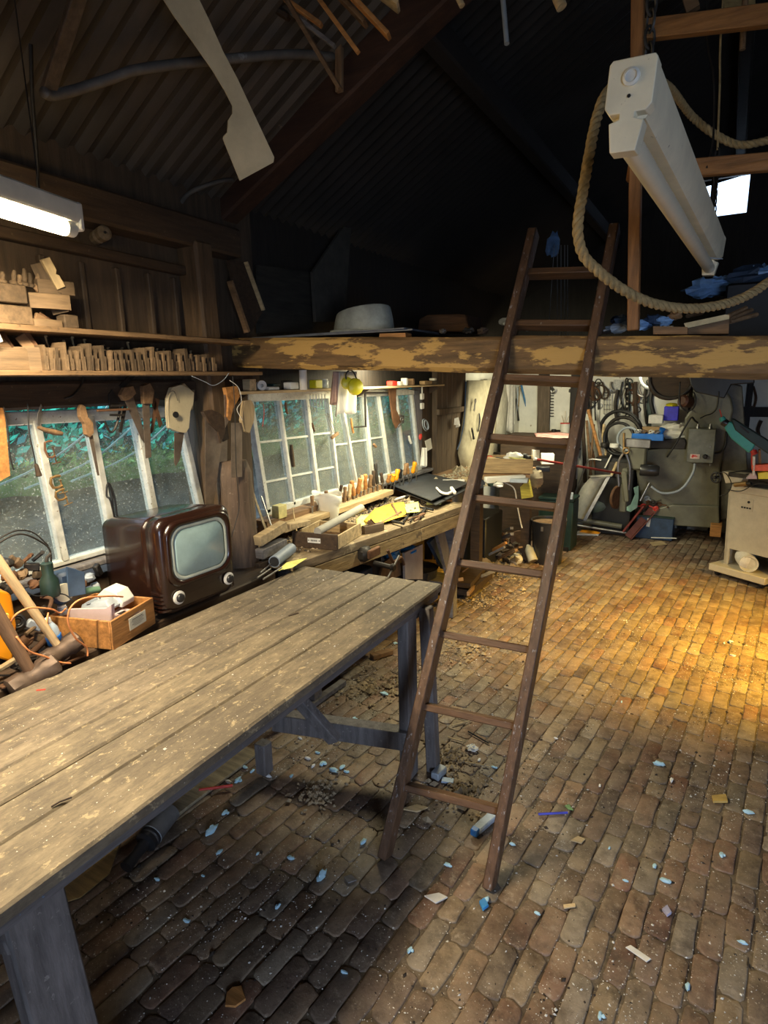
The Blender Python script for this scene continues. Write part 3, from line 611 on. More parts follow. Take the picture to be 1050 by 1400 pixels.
# ---- bakelite television
def rr_ring(w, h, r, n=5):
    out = []
    for cx, cy, a0 in ((w / 2 - r, h / 2 - r, 0), (-w / 2 + r, h / 2 - r, 90), (-w / 2 + r, -h / 2 + r, 180), (w / 2 - r, -h / 2 + r, 270)):
        for i in range(n + 1):
            a = rad(a0 + 90 * i / n); out.append((cx + r * math.cos(a), cy + r * math.sin(a)))
    return out
def television():
    M = frame((-1.80, 1.645, .815), (0, 1, 0))           # local x = to the viewer's right, local y = away from the screen
    M = M @ Matrix.Rotation(rad(-2), 4, 'Z')
    T = Thing('television', 'old brown bakelite television set with a pale rounded screen and two white-ringed knobs', 'television', M)
    Bake = stuff('bakelite', (.020, .0075, .005), .26, var=.35, scale=7, bump=.0, coat=.35)
    w, h = .375, .385
    # body shell: x across, z up, y depth (positive away)
    mb = MB()
    def ring(y, ww, hh, r, cz): return [(px, y, cz + pz) for px, pz in rr_ring(ww, hh, r)]
    prof = [(.0, .33, .34, .05, .0), (.006, .355, .365, .05, .0), (.02, w, h, .05, .0), (.075, w, h, .055, .0), (.080, w - .022, h - .020, .05, -.001), (.088, w - .022, h - .022, .05, -.003), (.094, w - .004, h - .006, .055, -.003), (.104, w + .002, h - .002, .06, -.003), (.20, w - .006, h - .012, .05, -.006), (.33, w - .02, h - .03, .04, -.013), (.372, w - .035, h - .045, .035, -.018), (.378, w - .06, h - .07, .03, -.018)]
    prof = [(y, a, b, r, c + h / 2 + .0) for y, a, b, r, c in prof]
    mb.rings([ring(*p) for p in prof]); body = T.part('cabinet', mb, Bake, smooth='all')
    # ribbed plinth
    mb = MB()
    for k in range(5):
        z = .022 + .017 * k; mb.rings([[(px * (w + .014) / w, .048 + pz * .12 / .14, z + dz) for px, pz in rr_ring(w * 1.0, .10, .03)] for dz in (-.004, 0, .004)])
    T.part('ribs', mb, Bake)
    # moulded mask: raised frame around the tube
    cz = .238; mb = MB(); q = lambda a, b, r, y: [(px + .0, y, cz + pz) for px, pz in rr_ring(a, b, r, 7)]
    mb.rings([q(.335, .262, .06, .004), q(.33, .257, .062, -.012), q(.315, .242, .062, -.016), q(.288, .222, .06, -.012), q(.282, .216, .06, -.002)], cap=False); T.part('screen_mask', mb, Bake, smooth='all')
    Scr = stuff('crt_glass', (.30, .42, .42), .12, var=.15, bump=0, coat=.8); Ring = stuff('crt_surround', (.42, .46, .40), .5, var=.2, bump=0)
    mb = MB(); mb.rings([q(.284, .218, .06, -.010), q(.272, .206, .055, -.013), q(.256, .19, .05, -.009)], cap=False); T.part('screen_surround', mb, Ring, smooth='all')
    mb = MB(); mb.rings([q(.262 * s, .196 * s, .052 * s, -.008 - .016 * (1 - s * s)) for s in (1, .9, .75, .55, .3, .08)]); T.part('screen', mb, Scr, smooth='all')
    for x in (-.125, .138):
        kb = T.part('knob_ring', MB().lathe([(.016, 0), (.027, 0), (.027, .006), (.021, .009), (.016, .009)], (x, -.004, .066), (0, -1, 0), 24), White, label='white ring around a tuning knob')
        T.part('knob', MB().lathe([(.018, 0), (.018, .010), (.016, .016), (.013, .018), (0, .018)], (x, -.006, .066), (0, -1, 0), 16), BlackPl, parent=kb)
    return T
television()
# ---- lamps: the glowing batten in front of the shelves and the unlit one hanging from chains
Glow = emit('tube_glow', (1, .80, .46), 48)
def batten_body(mb, L):      # local x along, z up: upside-down U housing with sloped flanks
    sec = [(-.024, 0), (-.030, .012), (-.030, .050), (-.024, .056), (.024, .056), (.030, .050), (.030, .012), (.024, 0)]
    return mb.rings([[(x, a, b) for a, b in sec] for x in (0, .004, L - .004, L)])
def lit_lamp():
    e = P(103, 307, X=-1.72); a = P(-130, 272, X=-1.60) - e
    M = frame(e, a); L = 1.2
    T = Thing('tube_lamp', 'glowing fluorescent tube batten hanging beside the plane shelves', 'lamp', M)
    T.part('housing', batten_body(MB(), L), Cream)
    T.part('end_cap', MB().box((.004, 0, .018), (.02, .060, .078), bev=.005), White)
    T.part('end_cap', MB().box((L - .004, 0, .018), (.02, .060, .078), bev=.005), White)
    T.part('tube', MB().cyl((.045, 0, -.022), (L - .045, 0, -.022), .0185, 16), Glow, label='glowing fluorescent tube')
    for x in (.03, L - .03): T.part('tube_holder', MB().lathe([(.021, -.016), (.021, .016)], (x, 0, -.018), (1, 0, 0), 14).box((x, 0, -.004), (.03, .03, .022)), White)
    c = M @ Vector((L / 2, 0, -.045))
    area('tube_lamp_light', c, c - Vector((0, 0, 1)), .03, 1.1, 66, (1, .84, .58)).rotation_euler = (M.to_3x3() @ Matrix.Rotation(rad(90), 3, 'Z')).to_euler()
    for x in (.12, 1.08):
        p = M @ Vector((x, 0, .056)); q_ = Vector((p.x, p.y, roofz(p.x) - .02))
        T.part('hanging_wire', MB().cyl(p, q_, .0018, 5), Iron, world=True)
lit_lamp()
def chain(mb, a, b, ln=.034, w=.010, r=.0028):
    a, b = Vector(a), Vector(b); d = (b - a); n = max(1, int(d.length / (ln * .72))); d.normalize(); s = d.orthogonal().normalized(); t = d.cross(s)
    for i in range(n + 1):
        c = a + d * (ln * .72 * i); x = s if i % 2 else t
        pts = []
        for k in range(13):
            u = 2 * math.pi * k / 12; pts.append(c + x * math.cos(u) * w + d * math.sin(u) * ln / 2)
        mb.tube(pts, r, 5, cap=False)
    return mb
LampC = stuff('yellowed_enamel', (.78, .70, .52), .42, var=.12, bump=.03, spots=.33, spot_c=(.30, .24, .15))
def unlit_lamp():
    near = C0 = EYE + ray(862, 120) * .93; far = EYE + ray(982, 262) * 2.10
    ax = far - near; L = ax.length
    M = frame(near, ax)
    M = M @ Matrix.Rotation(rad(4), 4, 'X')
    T = Thing('tube_lamp', 'unlit white fluorescent batten hanging on chains above the rope loop', 'lamp', M)
    sc_ = 1.15
    def sec(x, k=1.0): return [(x, a * sc_ * k, b * sc_) for a, b in [(-.021, -.034), (-.030, -.020), (-.030, .030), (-.026, .034), (.026, .034), (.030, .030), (.030, -.020), (.021, -.034)]]
    T.part('housing', MB().rings([sec(.02), sec(L - .02)]), LampC)
    for x0, x1 in ((-.002, .03), (L - .03, L + .002)):
        cap = [(-.031, -.022), (-.031, .031), (-.027, .036), (.027, .036), (.031, .031), (.031, -.022), (.024, -.030), (.010, -.030), (.010, -.037), (.023, -.041), (.017, -.078), (-.017, -.078), (-.023, -.041), (-.010, -.037), (-.010, -.030), (-.024, -.030)]
        T.part('end_cap', MB().slab([(x0, a * sc_, b * sc_) for a, b in cap], (x1 - x0, 0, 0)), LampC, bevel=.0015)
    T.part('tube', MB().cyl((.03, 0, -.066), (L - .03, 0, -.066), .0185, 18), stuff('unlit_tube', (.78, .71, .55), .25, var=.05, bump=0), label='unlit fluorescent tube')
    T.part('cable_gland', MB().lathe([(.013, 0), (.013, .004), (.009, .006), (.009, .003), (.0, .003)], (-.002, 0, .014), (-1, 0, 0), 18), White)
    T.part('ballast_screw', MB().lathe([(.0028, 0), (.0028, .001), (0, .001)], (-.003, 0, -.012), (-1, 0, 0), 8), Black)
    a = M @ Vector((.11, 0, .040)); T.part('chain', chain(MB(), a, P(878, -20, t=1.02) + Vector((0, 0, 1.2)), .034, .0095, .0026), Iron, world=True)
    b = M @ Vector((L - .10, 0, .040)); b2 = P(981, 205, t=2.0); T.part('chain', chain(MB(), b, b2, .034, .009, .0024), Iron, world=True)
    T.part('cord', MB().tube(smoothpath([b2, P(984, 120, t=2.0), P(990, -20, t=2.0), P(990, -20, t=2.0) + Vector((0, 0, 1.1))]), .0035, 6), RopeM, world=True)
    T.part('cord', MB().tube(smoothpath([P(966, 230, t=2.0), P(975, 190, t=2.0), P(976, 110, t=2.0), P(968, -20, t=2.0), P(968, -20, t=2.0) + Vector((0, 0, 1.1))]), .0035, 6), Iron, world=True)
    T.part('wire', MB().tube(smoothpath([P(945, 300, t=1.95), P(950, 330, t=2.0), P(965, 350, t=2.0), P(988, 354, t=2.0)]), .0018, 5), GreyPl, world=True)
    T.part('wire', MB().tube(smoothpath([P(905, 262, t=1.6), P(906, 272, t=1.6), P(913, 275, t=1.6)]), .0016, 5), White, world=True)
unlit_lamp()
# ---- thick rope slung in a loop round the lamp
def rope():
    px = [(1420, 60, 2.5), (1300, 130, 2.35), (1170, 175, 2.2), (1075, 185, 2.1), (1050, 192, 2.1), (1010, 198, 2.12), (975, 182, 2.12), (945, 158, 2.1), (915, 120, 1.9), (885, 108, 1.75), (850, 112, 1.6), (828, 130, 1.5), (815, 165, 1.48), (806, 210, 1.47), (797, 262, 1.47), (790, 310, 1.48), (796, 345, 1.5), (815, 368, 1.52), (850, 395, 1.56), (890, 414, 1.6), (940, 422, 1.64), (985, 417, 1.68), (1020, 405, 1.72), (1050, 386, 1.75), (1085, 360, 1.78), (1160, 300, 1.9), (1260, 210, 2.1), (1400, 80, 2.4)]
    pts = smoothpath([P(x, y, t=t) for x, y, t in px], 10)
    mb = MB(); 
    # three twisted strands
    dens = []
    for i in range(len(pts) - 1):
        for k in range(3): dens.append(pts[i].lerp(pts[i + 1], k / 3))
    L = 0; strands = [[], [], []]; prev = None
    for i in range(len(dens) - 1):
        d = (dens[i + 1] - dens[i]); L += d.length; d.normalize()
        x = d.orthogonal().normalized() if prev is None else (prev - d * prev.dot(d)).normalized(); prev = x; y = d.cross(x)
        for s in range(3):
            a = L * 105 + s * 2.094; strands[s].append(dens[i] + (x * math.cos(a) + y * math.sin(a)) * .0062)
    for s in strands: mb.tube(s, .0078, 6)
    one('rope', 'thick hemp rope slung in a wide loop around the hanging lamp', 'rope', mb, RopeM, smooth='all')
rope()
# ---- roof timbers, board offcuts and pipes stored on the ties
def white_board():
    T0 = 2.2; A = P(222, 0, t=T0)
    pts = [(150, -190), (200, -190), (258, -30), (285, 25), (305, 70), (325, 108), (375, 215), (374, 222), (328, 247), (305, 190), (306, 186), (311, 181), (312, 165), (318, 155), (318, 145), (308, 125), (290, 95), (262, 55), (238, 22), (205, -30)]
    c = P(340, 200, t=1.95); n = Vector((.75, -.62, -.35)).normalized(); q = [PP(x, y, c, n) for x, y in pts]
    if (c - EYE).dot(n) < 0: n = -n
    one('cut_board', 'pale cut-out board with a shaped waist hanging down from the roof', 'board', MB().slab(q, n * .014), stuff('pale_ply', (.44, .385, .27), .8, var=.2, scale=8), smooth=False)
white_board()
tb = [((380, -20), (465, 122), 2.5, .028, 'dull brown batten slanting steepest in the roof bundle'), ((415, -30), (490, 72), 2.45, .022, 'long brown batten reaching the middle of the roof bundle'), ((462, -25), (532, 50), 2.4, .045, 'orange plank end sticking out furthest from the roof bundle'),
      ((350, -30), (440, 35), 2.55, .026, 'orange-brown batten high in the roof bundle'), ((440, -30), (500, 33), 2.48, .05, 'dusty grey board lying in the middle of the roof bundle'), ((370, -5), (458, 64), 2.6, .020, 'thin grey lath crossing beneath the roof bundle'), ((500, -25), (545, 10), 2.4, .06, 'pale broad board at the top end of the roof bundle'), ((320, -20), (395, 25), 2.6, .03, 'dim lath tucked at the wall end of the roof bundle')]
for i, (a, b, t, w, lab) in enumerate(tb):
    one('batten', lab, 'timber', MB().beam(toroof(P(*a, t=t - .45), P(*b, t=t * .96 - .35)), P(*b, t=t * .96 - .35), w, .014, (0, 0, 1), .002), [W_mid, W_orange, W_orange, W_orange, W_mid, W_grey, W_pale, W_dark][i], group='timbers stored under the roof')
one('strut', 'short upright wooden strut standing on the truss below the bundle', 'timber', MB().beam(P(464, 126, Y=2.33), P(464, 50, Y=2.33), .03, .02, (0, 1, 0), .002), W_midZ)
one('dowel', 'grey dowel hanging end-down from the dark roof', 'dowel', MB().cyl(toroof(P(686, -20, t=2.1), P(693, 60, t=2.1)), P(693, 60, t=2.1), .009), GreyPl)
one('stick', 'pale stick end poking from the roof beside the dowel', 'stick', MB().cyl(toroof(P(755, -20, t=2.0), P(768, 10, t=2.0)), P(768, 10, t=2.0), .018), W_pale)
one('stick', 'thin pale stick end poking out nearest the roof bundle', 'stick', MB().cyl(toroof(P(618, -20, t=2.0), P(632, 8, t=2.0)), P(632, 8, t=2.0), .010), W_pale)
one('hanging_strap', 'flat brown timber hanging from the roof above the bent pipe', 'timber', MB().beam(PR(112, -20, .10), PR(66, 124, .18), .045, .02, (1, 0, 0), .003), wood('dull_hanger', (.10, .07, .045), 'z'))
pp = smoothpath([PR(60, 126, .20), PR(70, 130, .19), PR(100, 124, .17), PR(150, 108, .15), PR(185, 96, .14), PR(240, 88, .12), PR(320, 80, .10), PR(400, 74, .09), PR(455, 78, .09)])
one('bent_pipe', 'long bent grey pipe slung along under the corrugated roof', 'pipe', MB().tube(pp, .016, 10), stuff('dull_pipe', (.15, .135, .12), .6, .2, spots=.35, spot_c=(.36, .35, .33), spot_scale=5), smooth='all')
one('hook_rod', 'thin dark rod hanging down in front of the wall plate', 'rod', MB().tube([P(42, 60, X=-1.95), P(44, 130, X=-2.0), P(50, 205, X=-2.08), P(54, 285, X=-2.1)], .006, 6), Iron)
hp = smoothpath([PR(242, 305, .05), PR(245, 282, .06), PR(262, 262, .07), PR(300, 248, .07), PR(318, 246, .06)])
one('hoop', 'curved grey hoop hanging in the corner under the roof', 'hoop', MB().tube(hp, .010, 8), stuff('dull_hoop', (.10, .09, .08), .7), smooth='all')
# timber reel on the wall
M = frame(P(143, 318, X=XW + .10), (1, 0, 0), (1, -.2, .1)); T = Thing('insulator', 'dusty round insulator reel screwed to the wall beside the lamp', 'insulator', M)
T.part('reel', MB().lathe([(.026, -.08), (.026, -.05), (.018, -.045), (.018, -.03), (.028, -.025), (.028, .0), (.020, .006), (.012, .006), (.0, .002)], (0, 0, 0), (0, 0, 1), 18), wood('dusty_reel', (.14, .10, .06), 'z'))
T.part('screw', MB().lathe([(.006, 0), (.005, .004), (0, .005)], (0, 0, .003), (0, 0, 1), 8), Iron)
# ================================================================== TOOL BUILDERS
def hang(name, label, cat, parts, X=None, Y=None, t0=.0, group=None, bevel=.0012):
    """a flat tool hung on a wall: each part an outline of real thickness, stacked outwards"""
    a = parts[0][1][0]; T = Thing(name, label, cat, P(*a, X=X, Y=Y), group)
    for pt in parts:
        pn, px, th, m = pt[:4]; off = pt[4] if len(pt) > 4 else 0
        mb = MB(); q = [P(x, y, X=X, Y=Y) for x, y in px]; n = away(q[0], (1, 0, 0) if X is not None else (0, 1, 0))
        q = [p - n * (off + th / 2) for p in q]; mb.slab(q, n * th); T.part(pn, mb, m, world=True, smooth=False, bevel=bevel)
    return T
def saw(name, label, blade, grip, X=None, Y=None, gm=None):
    return hang(name, label, 'saw', [('blade', blade, .0015, SawSteel), ('handle', grip, .022, gm or W_orange)], X=X, Y=Y)
def gclamp(label, M, w=.05, h=.07, r=.005, mat=None, lab_cat='clamp'):
    T = Thing('g_clamp', label, lab_cat, M); m = mat or Rust
    T.part('frame', MB().tube([(w, 0, 0), (w * .5, 0, -.004), (0, 0, 0), (-.006, 0, h / 2), (0, 0, h), (w * .6, 0, h + .002), (w, 0, h)], r, 8), m)
    T.part('screw', MB().cyl((w * .92, 0, -.03), (w * .92, 0, h * .6), r * .6, 8).cyl((w * .92, 0, h * .58), (w * .92, 0, h * .62), r * 1.3, 10), m)
    T.part('tommy_bar', MB().cyl((w * .92 - .018, 0, -.028), (w * .92 + .018, 0, -.028), .0022, 6), m)
    return T
def open_box(T, w, d, h, th, mats, floor=True):
    """sides at local x/y, open above"""
    T.part('front_panel', MB().box((0, -d / 2 + th / 2, h / 2), (w, th, h), bev=.0015), mats[0])
    T.part('side_panel', MB().box((w / 2 - th / 2, 0, h / 2), (th, d - 2 * th, h), bev=.0015), mats[1])
    T.part('side_panel', MB().box((-w / 2 + th / 2, 0, h / 2), (th, d - 2 * th, h), bev=.0015), mats[1])
    T.part('back_panel', MB().box((0, d / 2 - th / 2, h / 2), (w, th, h), bev=.0015), mats[0])
    if floor: T.part('bottom', MB().box((0, 0, th / 2 + .001), (w - 2 * th, d - 2 * th, th)), mats[1])
def jar(name, label, cat, loc, r, h, m, lid=None, group=None):
    T = Thing(name, label, cat, loc, group); T.part('body', MB().lathe([(r * .9, 0), (r, .006), (r, h * .75), (r * .85, h * .88), (r * .8, h * .9)], n=16), m)
    if lid: T.part('lid', MB().lathe([(r * .84, h * .88), (r * .86, h), (0, h)], n=16), lid)
    return T
def can(name, label, loc, r, h, m, axis=(0, 0, 1), cat='can', rim=None):
    T = Thing(name, label, cat, frame(loc, (1, 0, 0) if abs(Vector(axis).x) < .9 else (0, 1, 0), axis))
    T.part('body', MB().lathe([(r * .97, 0), (r, .004), (r, h - .004), (r * .97, h), (r * .9, h - .004), (0, h - .004)], n=20), m)
    T.part('rim', MB().torus((0, 0, h), r * .98, .0025), rim or Steel); return T
def cable(name, label, pts, r, m, cat='cable', n=6): return one(name, label, cat, MB().tube(smoothpath(pts, n), r, 6), m, smooth='all')
def hammer(label, head, hdir, hlen, hw, m_head, m_h, side=None, name='sledgehammer', hr=.017):
    """head centre, direction of the handle, length"""
    d = Vector(hdir).normalized(); s = Vector(side) if side else d.orthogonal(); s = (s - d * s.dot(d)).normalized()
    M = frame(head, s, d); T = Thing(name, label, 'hammer', M)
    L = hw; mb = MB(); o = .28 * L
    def oc(r): return [(r * math.cos(a), r * math.sin(a)) for a in (rad(22.5 + 45 * i) for i in range(8))]
    mb.rings([[(x, a, b) for a, b in oc(r)] for x, r in ((-L / 2, o * .8), (-L / 2 + .006, o), (-L * .2, o), (-L * .14, o * .85), (L * .14, o * .85), (L * .2, o), (L / 2 - .006, o), (L / 2, o * .8))]); T.part('head', mb, m_head)
    T.part('handle', MB().tube([(0, 0, -o * .9), (0, 0, hlen * .12), (0, 0, hlen * .5), (0, 0, hlen * .85), (0, 0, hlen)], [hr * .8, hr * .85, hr, hr * 1.05, hr * 1.1], 12), m_h)
    return T
# ================================================================== WALL SHELVES WITH OLD PLANES
sx = -2.04
mb = MB(); mb.box(((XW + sx) / 2, 1.05, 1.888), (XW * -1 + sx, 2.5, .020), bev=.003)
one('wall_shelf', 'upper dusty plank shelf on the board wall under the glowing lamp', 'shelf', mb, W_shelf)
mb = MB(); mb.box(((XW + sx) / 2, 1.1, 1.742), (XW * -1 + sx, 2.55, .018), bev=.003)
one('wall_shelf', 'lower dusty plank shelf carrying the long row of wooden planes', 'shelf', mb, W_shelf)
zu, zl = 1.898, 1.751
def woodplane(label, M, L, w, h, group=None, wedge=True, m=None, name='moulding_plane'):
    T = Thing(name, label, 'plane', M, group); m = m or W_plane
    b = MB(); b.slab([(-L / 2, -w / 2, 0), (L / 2, -w / 2, 0), (L / 2, -w / 2, h), (L * .12, -w / 2, h), (L * .04, -w / 2, h * .72), (-L * .06, -w / 2, h), (-L / 2, -w / 2, h)], (0, w * .58, 0))
    b.box((0, w * .30, h * .29), (L, w * .38, h * .58), bev=.002); T.part('body', b, m, smooth=False, bevel=.0012)
    if wedge:
        T.part('wedge', MB().beam((L * .02, -w * .05, h * .5), (-L * .10, -w * .05, h * 1.28), w * .4, .010, (0, 1, 0), .001), W_pale)
        T.part('iron', MB().beam((L * .045, -w * .05, h * .4), (-L * .065, -w * .05, h * 1.22), w * .35, .003, (0, 1, 0)), Iron)
    return T
rr = random.Random(11)
pxs = [66, 74, 84, 94, 103, 111, 119, 126, 135, 146, 155, 163, 171, 179, 188, 196, 205, 212, 220, 228, 235, 243, 251, 259, 267, 275, 283, 290, 297]
for i, px in enumerate(pxs):
    c = P(px, 505, X=sx + .01); nx = P(pxs[i + 1] if i + 1 < len(pxs) else px + 8, 505, X=sx + .01)
    w = (nx.y - c.y) * rr.uniform(.62, .9); h = rr.uniform(.070, .098) if i < 24 else rr.uniform(.06, .075)
    M = frame((sx - .105 + rr.uniform(-.004, .012), c.y + w / 2, zl), (1, 0, 0), (rr.uniform(-.02, .02), rr.uniform(-.03, .12 if i % 3 else .03), 1))
    woodplane('moulding plane, %s from the lamp end of the lower shelf row' % ORD[i], M, .18, w, h, 'moulding planes in a row on the lower shelf', wedge=(i % 3 != 2))
# large smoothing / jack planes at the lamp end of the lower shelf
def coffin(label, M, L, w, h, m=W_plane, name='smoothing_plane'):
    T = Thing(name, label, 'plane', M)
    rs = []
    for i in range(13):
        u = -1 + i / 6; ww = w * (1 - .28 * abs(u) ** 2.4)
        rs.append([(u * L / 2, -ww / 2, 0), (u * L / 2, ww / 2, 0), (u * L / 2, ww / 2, h * .92), (u * L / 2, ww / 2 * .9, h), (u * L / 2, -ww / 2 * .9, h), (u * L / 2, -ww / 2, h * .92)])
    T.part('body', MB().rings(rs), m); T.part('wedge', MB().beam((.01, 0, h * .6), (-.035, 0, h * 1.5), w * .5, .012, (0, 1, 0), .002), W_mid); T.part('iron', MB().beam((.02, 0, h * .6), (-.022, 0, h * 1.62), w * .48, .003, (0, 1, 0)), Rust); return T
coffin('broad dusty jack plane lying at the lamp end of the lower shelf', frame(P(14, 500, X=sx - .07), (0, 1, 0)) @ Matrix.Translation((0, 0, 0)), .20, .075, .075, name='jack_plane').o.location.z = zl
coffin('rounded smoothing plane between the jack plane and the row of moulding planes', frame(P(48, 500, X=sx - .06), (.25, 1, 0)), .13, .07, .078).o.location.z = zl
# upper shelf
for i, (h0, lab) in enumerate(((zu, 'long wooden trough plane lying at the bottom of the pair on the upper shelf'), (zu + .068, 'long wooden trough plane stacked on its twin on the upper shelf'))):
    a = P(46, 430, X=sx - .03).y; T = Thing('trying_plane', lab, 'plane', (sx - .07, a - .21 - i * .01, h0), None)
    T.part('body', MB().box((0, 0, .032), (.075, .42, .062), bev=.004), W_plane); T.part('iron', MB().beam((0, -.04, .05), (0, -.03, .064), .045, .004, (1, 0, 0)), Iron)
def lay(pa, pb, w, h, name, label, cat, m, X=sx - .06, bev=.004):
    return one(name, label, cat, MB().beam(P(*pa, X=X), P(*pb, X=X), w, h, (1, 0, 0), bev), m)
woodplane('brown rebate plane leaning steeply against the stacked trough planes', frame(P(60, 396, X=sx - .08), (0, .35, -1), (1, .8, .3)), .17, .05, .055, name='rebate_plane')
woodplane('small plane with a bright edge slanting above the jumble on the upper shelf', frame(P(66, 376, X=sx - .03), (0, .6, -1), (.3, 1, .5)), .10, .022, .03, wedge=False, name='small_plane', m=W_pale)
coffin('knobbly toothing plane perched on top of the jumble on the upper shelf', frame(P(76, 403, X=sx - .05), (.2, 1, .45)), .12, .045, .045, name='toothing_plane')
coffin('short horned plane lying in the middle of the jumble on the upper shelf', frame(P(68, 423, X=sx - .05), (.3, 1, .2)), .13, .05, .05, name='horned_plane')
coffin('flat dusty plane lying under the horned plane on the upper shelf', frame(P(62, 437, X=sx - .04), (0, 1, .05)), .10, .045, .024, name='flat_plane').o.location.z = zu + .001
one('wooden_block', 'upright wooden block standing alone on the upper shelf past the jumble', 'block', MB().box((sx - .05, P(92, 435, X=sx - .05).y, zu + .024), (.05, .055, .047), bev=.004), W_plane)
one('wooden_block', 'little block poking up behind the horned plane', 'block', MB().beam(P(82, 420, X=sx - .08), P(92, 408, X=sx - .08), .02, .02, bev=.003), W_pale)
for i, (x, y) in enumerate(((4, 378), (18, 376), (34, 380), (24, 368), (40, 372), (48, 364))):
    lab = ['squat iron-capped tool on the stacked planes nearest the lamp', 'dusty peg standing on the stacked planes', 'dusty knob standing near the end of the stacked planes', 'small dusty spindle behind the peg on the stacked planes', 'dusty scrap of moulding lying on the stacked planes', 'tiny dusty handle highest on the stacked planes'][i]
    p = P(x, y + 12, X=sx - .06 - .01 * (i > 2)); p.z = zu + .13
    one(['plumb_weight', 'peg', 'drawer_knob', 'spindle', 'moulding_scrap', 'bradawl'][i], lab, 'tool', MB().lathe([(.012, 0), (.014, .01), (.007, .016), (.009, .03), (.005, .038 + .01 * (i % 3))], p, (.2 * (i % 2), .1, 1), 10), W_plane)
one('switch', 'white round switch fixed between the two wall shelves', 'switch', MB().lathe([(.014, 0), (.014, .03), (.008, .036), (.008, .05), (0, .05)], P(-2, 468, X=sx - .01), (0, -.3, 1), 12), White)
# ================================================================== TOOLS HANGING ROUND THE FOREGROUND WINDOW
xh = XW + .07
one('hanging_board', 'orange-brown board hanging at the picture edge in front of the window', 'board', cutout([(-12, 556), (6, 558), (14, 650), (0, 658), (-12, 656)], .012, X=xh), W_orange, smooth=False)
cable('cord', 'thin black cord hanging from the window head beside the orange-brown board', [P(5, 556, X=xh + .01), P(11, 590, X=xh + .01), P(14, 625, X=xh + .01), P(19, 642, X=xh + .01)], .0025, Black, 'cord')
T = Thing('pendant_switch', 'black cord ending in a dark bell-push hanging before the first pane', 'switch', P(39, 555, X=xh))
T.part('cord', MB().tube(smoothpath([P(38, 552, X=xh), P(40, 590, X=xh), P(46, 620, X=xh), P(49, 636, X=xh)]), .0025, 6), Black, world=True)
T.part('push', MB().lathe([(.004, 0), (.007, .006), (.009, .03), (.011, .045), (.008, .048), (0, .048)], P(49, 634, X=xh), (0, .12, -1), 12), W_dark, world=True)
T = hang('billhook', 'short bone-pale blade with a turned brown handle on the first mullion', 'knife', [('blade', [(54, 585), (58, 556), (56, 552), (51, 566), (50, 580)], .004, Steel)], X=xh)
T.part('handle', MB().tube([P(52, 584, X=xh), P(62, 588, X=xh), P(74, 591, X=xh), P(85, 593, X=xh)], [.006, .009, .011, .008], 10), W_mid, world=True)
gclamp('small rusty clamp hooked high on the first mullion', frame(P(66, 625, X=xh), (0, 1, .1), (0, -.1, 1)), .028, .055, .004)
gclamp('bronze-coloured g-clamp tightened on the first mullion, upper of two', frame(P(73, 667, X=xh), (0, 1, .1), (0, -.1, 1)), .036, .038, .0055, Brass)
gclamp('bronze-coloured g-clamp hanging below its twin on the first mullion', frame(P(80, 684, X=xh + .02), (0, 1, .1), (0, -.2, 1)), .034, .032, .0045, Brass)
saw('keyhole_saw', 'old pad saw with a long grip hanging on the second mullion', [(121, 596), (127, 595), (136, 650), (133, 650)], [(107, 558), (110, 553), (115, 556), (118, 570), (125, 578), (126, 592), (121, 598), (116, 594), (114, 580), (108, 570)], X=xh, gm=W_mid)
cable('cable_bundle', 'black cable hank hooked on the second mullion', [P(147, 660, X=xh), P(151, 664, X=xh), P(157, 682, X=xh), P(160, 705, X=xh), P(165, 720, X=xh), P(161, 722, X=xh), P(155, 700, X=xh), P(153, 676, X=xh), P(147, 662, X=xh), P(146, 678, X=xh), P(151, 684, X=xh + .01), P(158, 712, X=xh), P(163, 722, X=xh)], .0042, Black)
# bracket / bevel cluster at the head between the second and third mullions
hang('bow_saw', 'rusty frame tool with crossbars hanging at the window head', 'saw', [('frame', [(133, 560), (176, 558), (176, 561), (133, 563)], .012, Rust), ('crossbar', [(152, 553), (168, 553), (168, 556), (152, 556)], .006, Iron), ('crossbar', [(150, 566), (170, 566), (170, 569), (150, 569)], .006, Iron)], X=xh + .02)
T = Thing('hook', 'dark bent iron strap hook under the rusty frame tool', 'hook', P(143, 575, X=xh)); T.part('strap', MB().tube(smoothpath([P(165, 553, X=xh), P(161, 575, X=xh), P(156, 588, X=xh), P(150, 590, X=xh), P(143, 576, X=xh)], 4), .005, 6), Iron, world=True)
hang('iron_wedge', 'dark pointed iron hanging behind the rusty frame tool', 'tool', [('blade', [(150, 560), (148, 540), (153, 532), (160, 545), (163, 560)], .006, Iron)], X=xh - .01)
hang('pincers', 'dark iron pincers hanging just past the rusty frame tool', 'pincers', [('jaw', [(166, 540), (172, 534), (178, 548), (172, 556)], .01, Iron), ('arm', [(170, 552), (174, 552), (166, 592), (162, 590)], .006, Iron)], X=xh + .01)
saw('panel_saw', 'brown saw slanting down across the third pane', [(166, 538), (180, 535), (200, 600), (197, 606), (193, 600)], [(163, 540), (168, 530), (180, 528), (184, 538), (176, 546), (168, 548)], X=xh + .015, gm=W_mid)
saw('tenon_saw', 'upright brown saw hanging straight down on the third mullion', [(194, 548), (204, 548), (207, 625), (199, 627)], [(193, 528), (203, 524), (209, 534), (206, 552), (195, 552)], X=xh + .03, gm=W_mid)
hang('tin_snips', 'open rusty snips hanging past the upright saw', 'snips', [('arm', [(205, 545), (210, 540), (222, 580), (218, 584)], .006, Rust), ('arm', [(212, 544), (218, 546), (209, 590), (205, 594)], .006, Rust), ('blade', [(204, 545), (200, 535), (208, 530), (216, 540), (212, 550)], .005, Iron)], X=xh + .01)
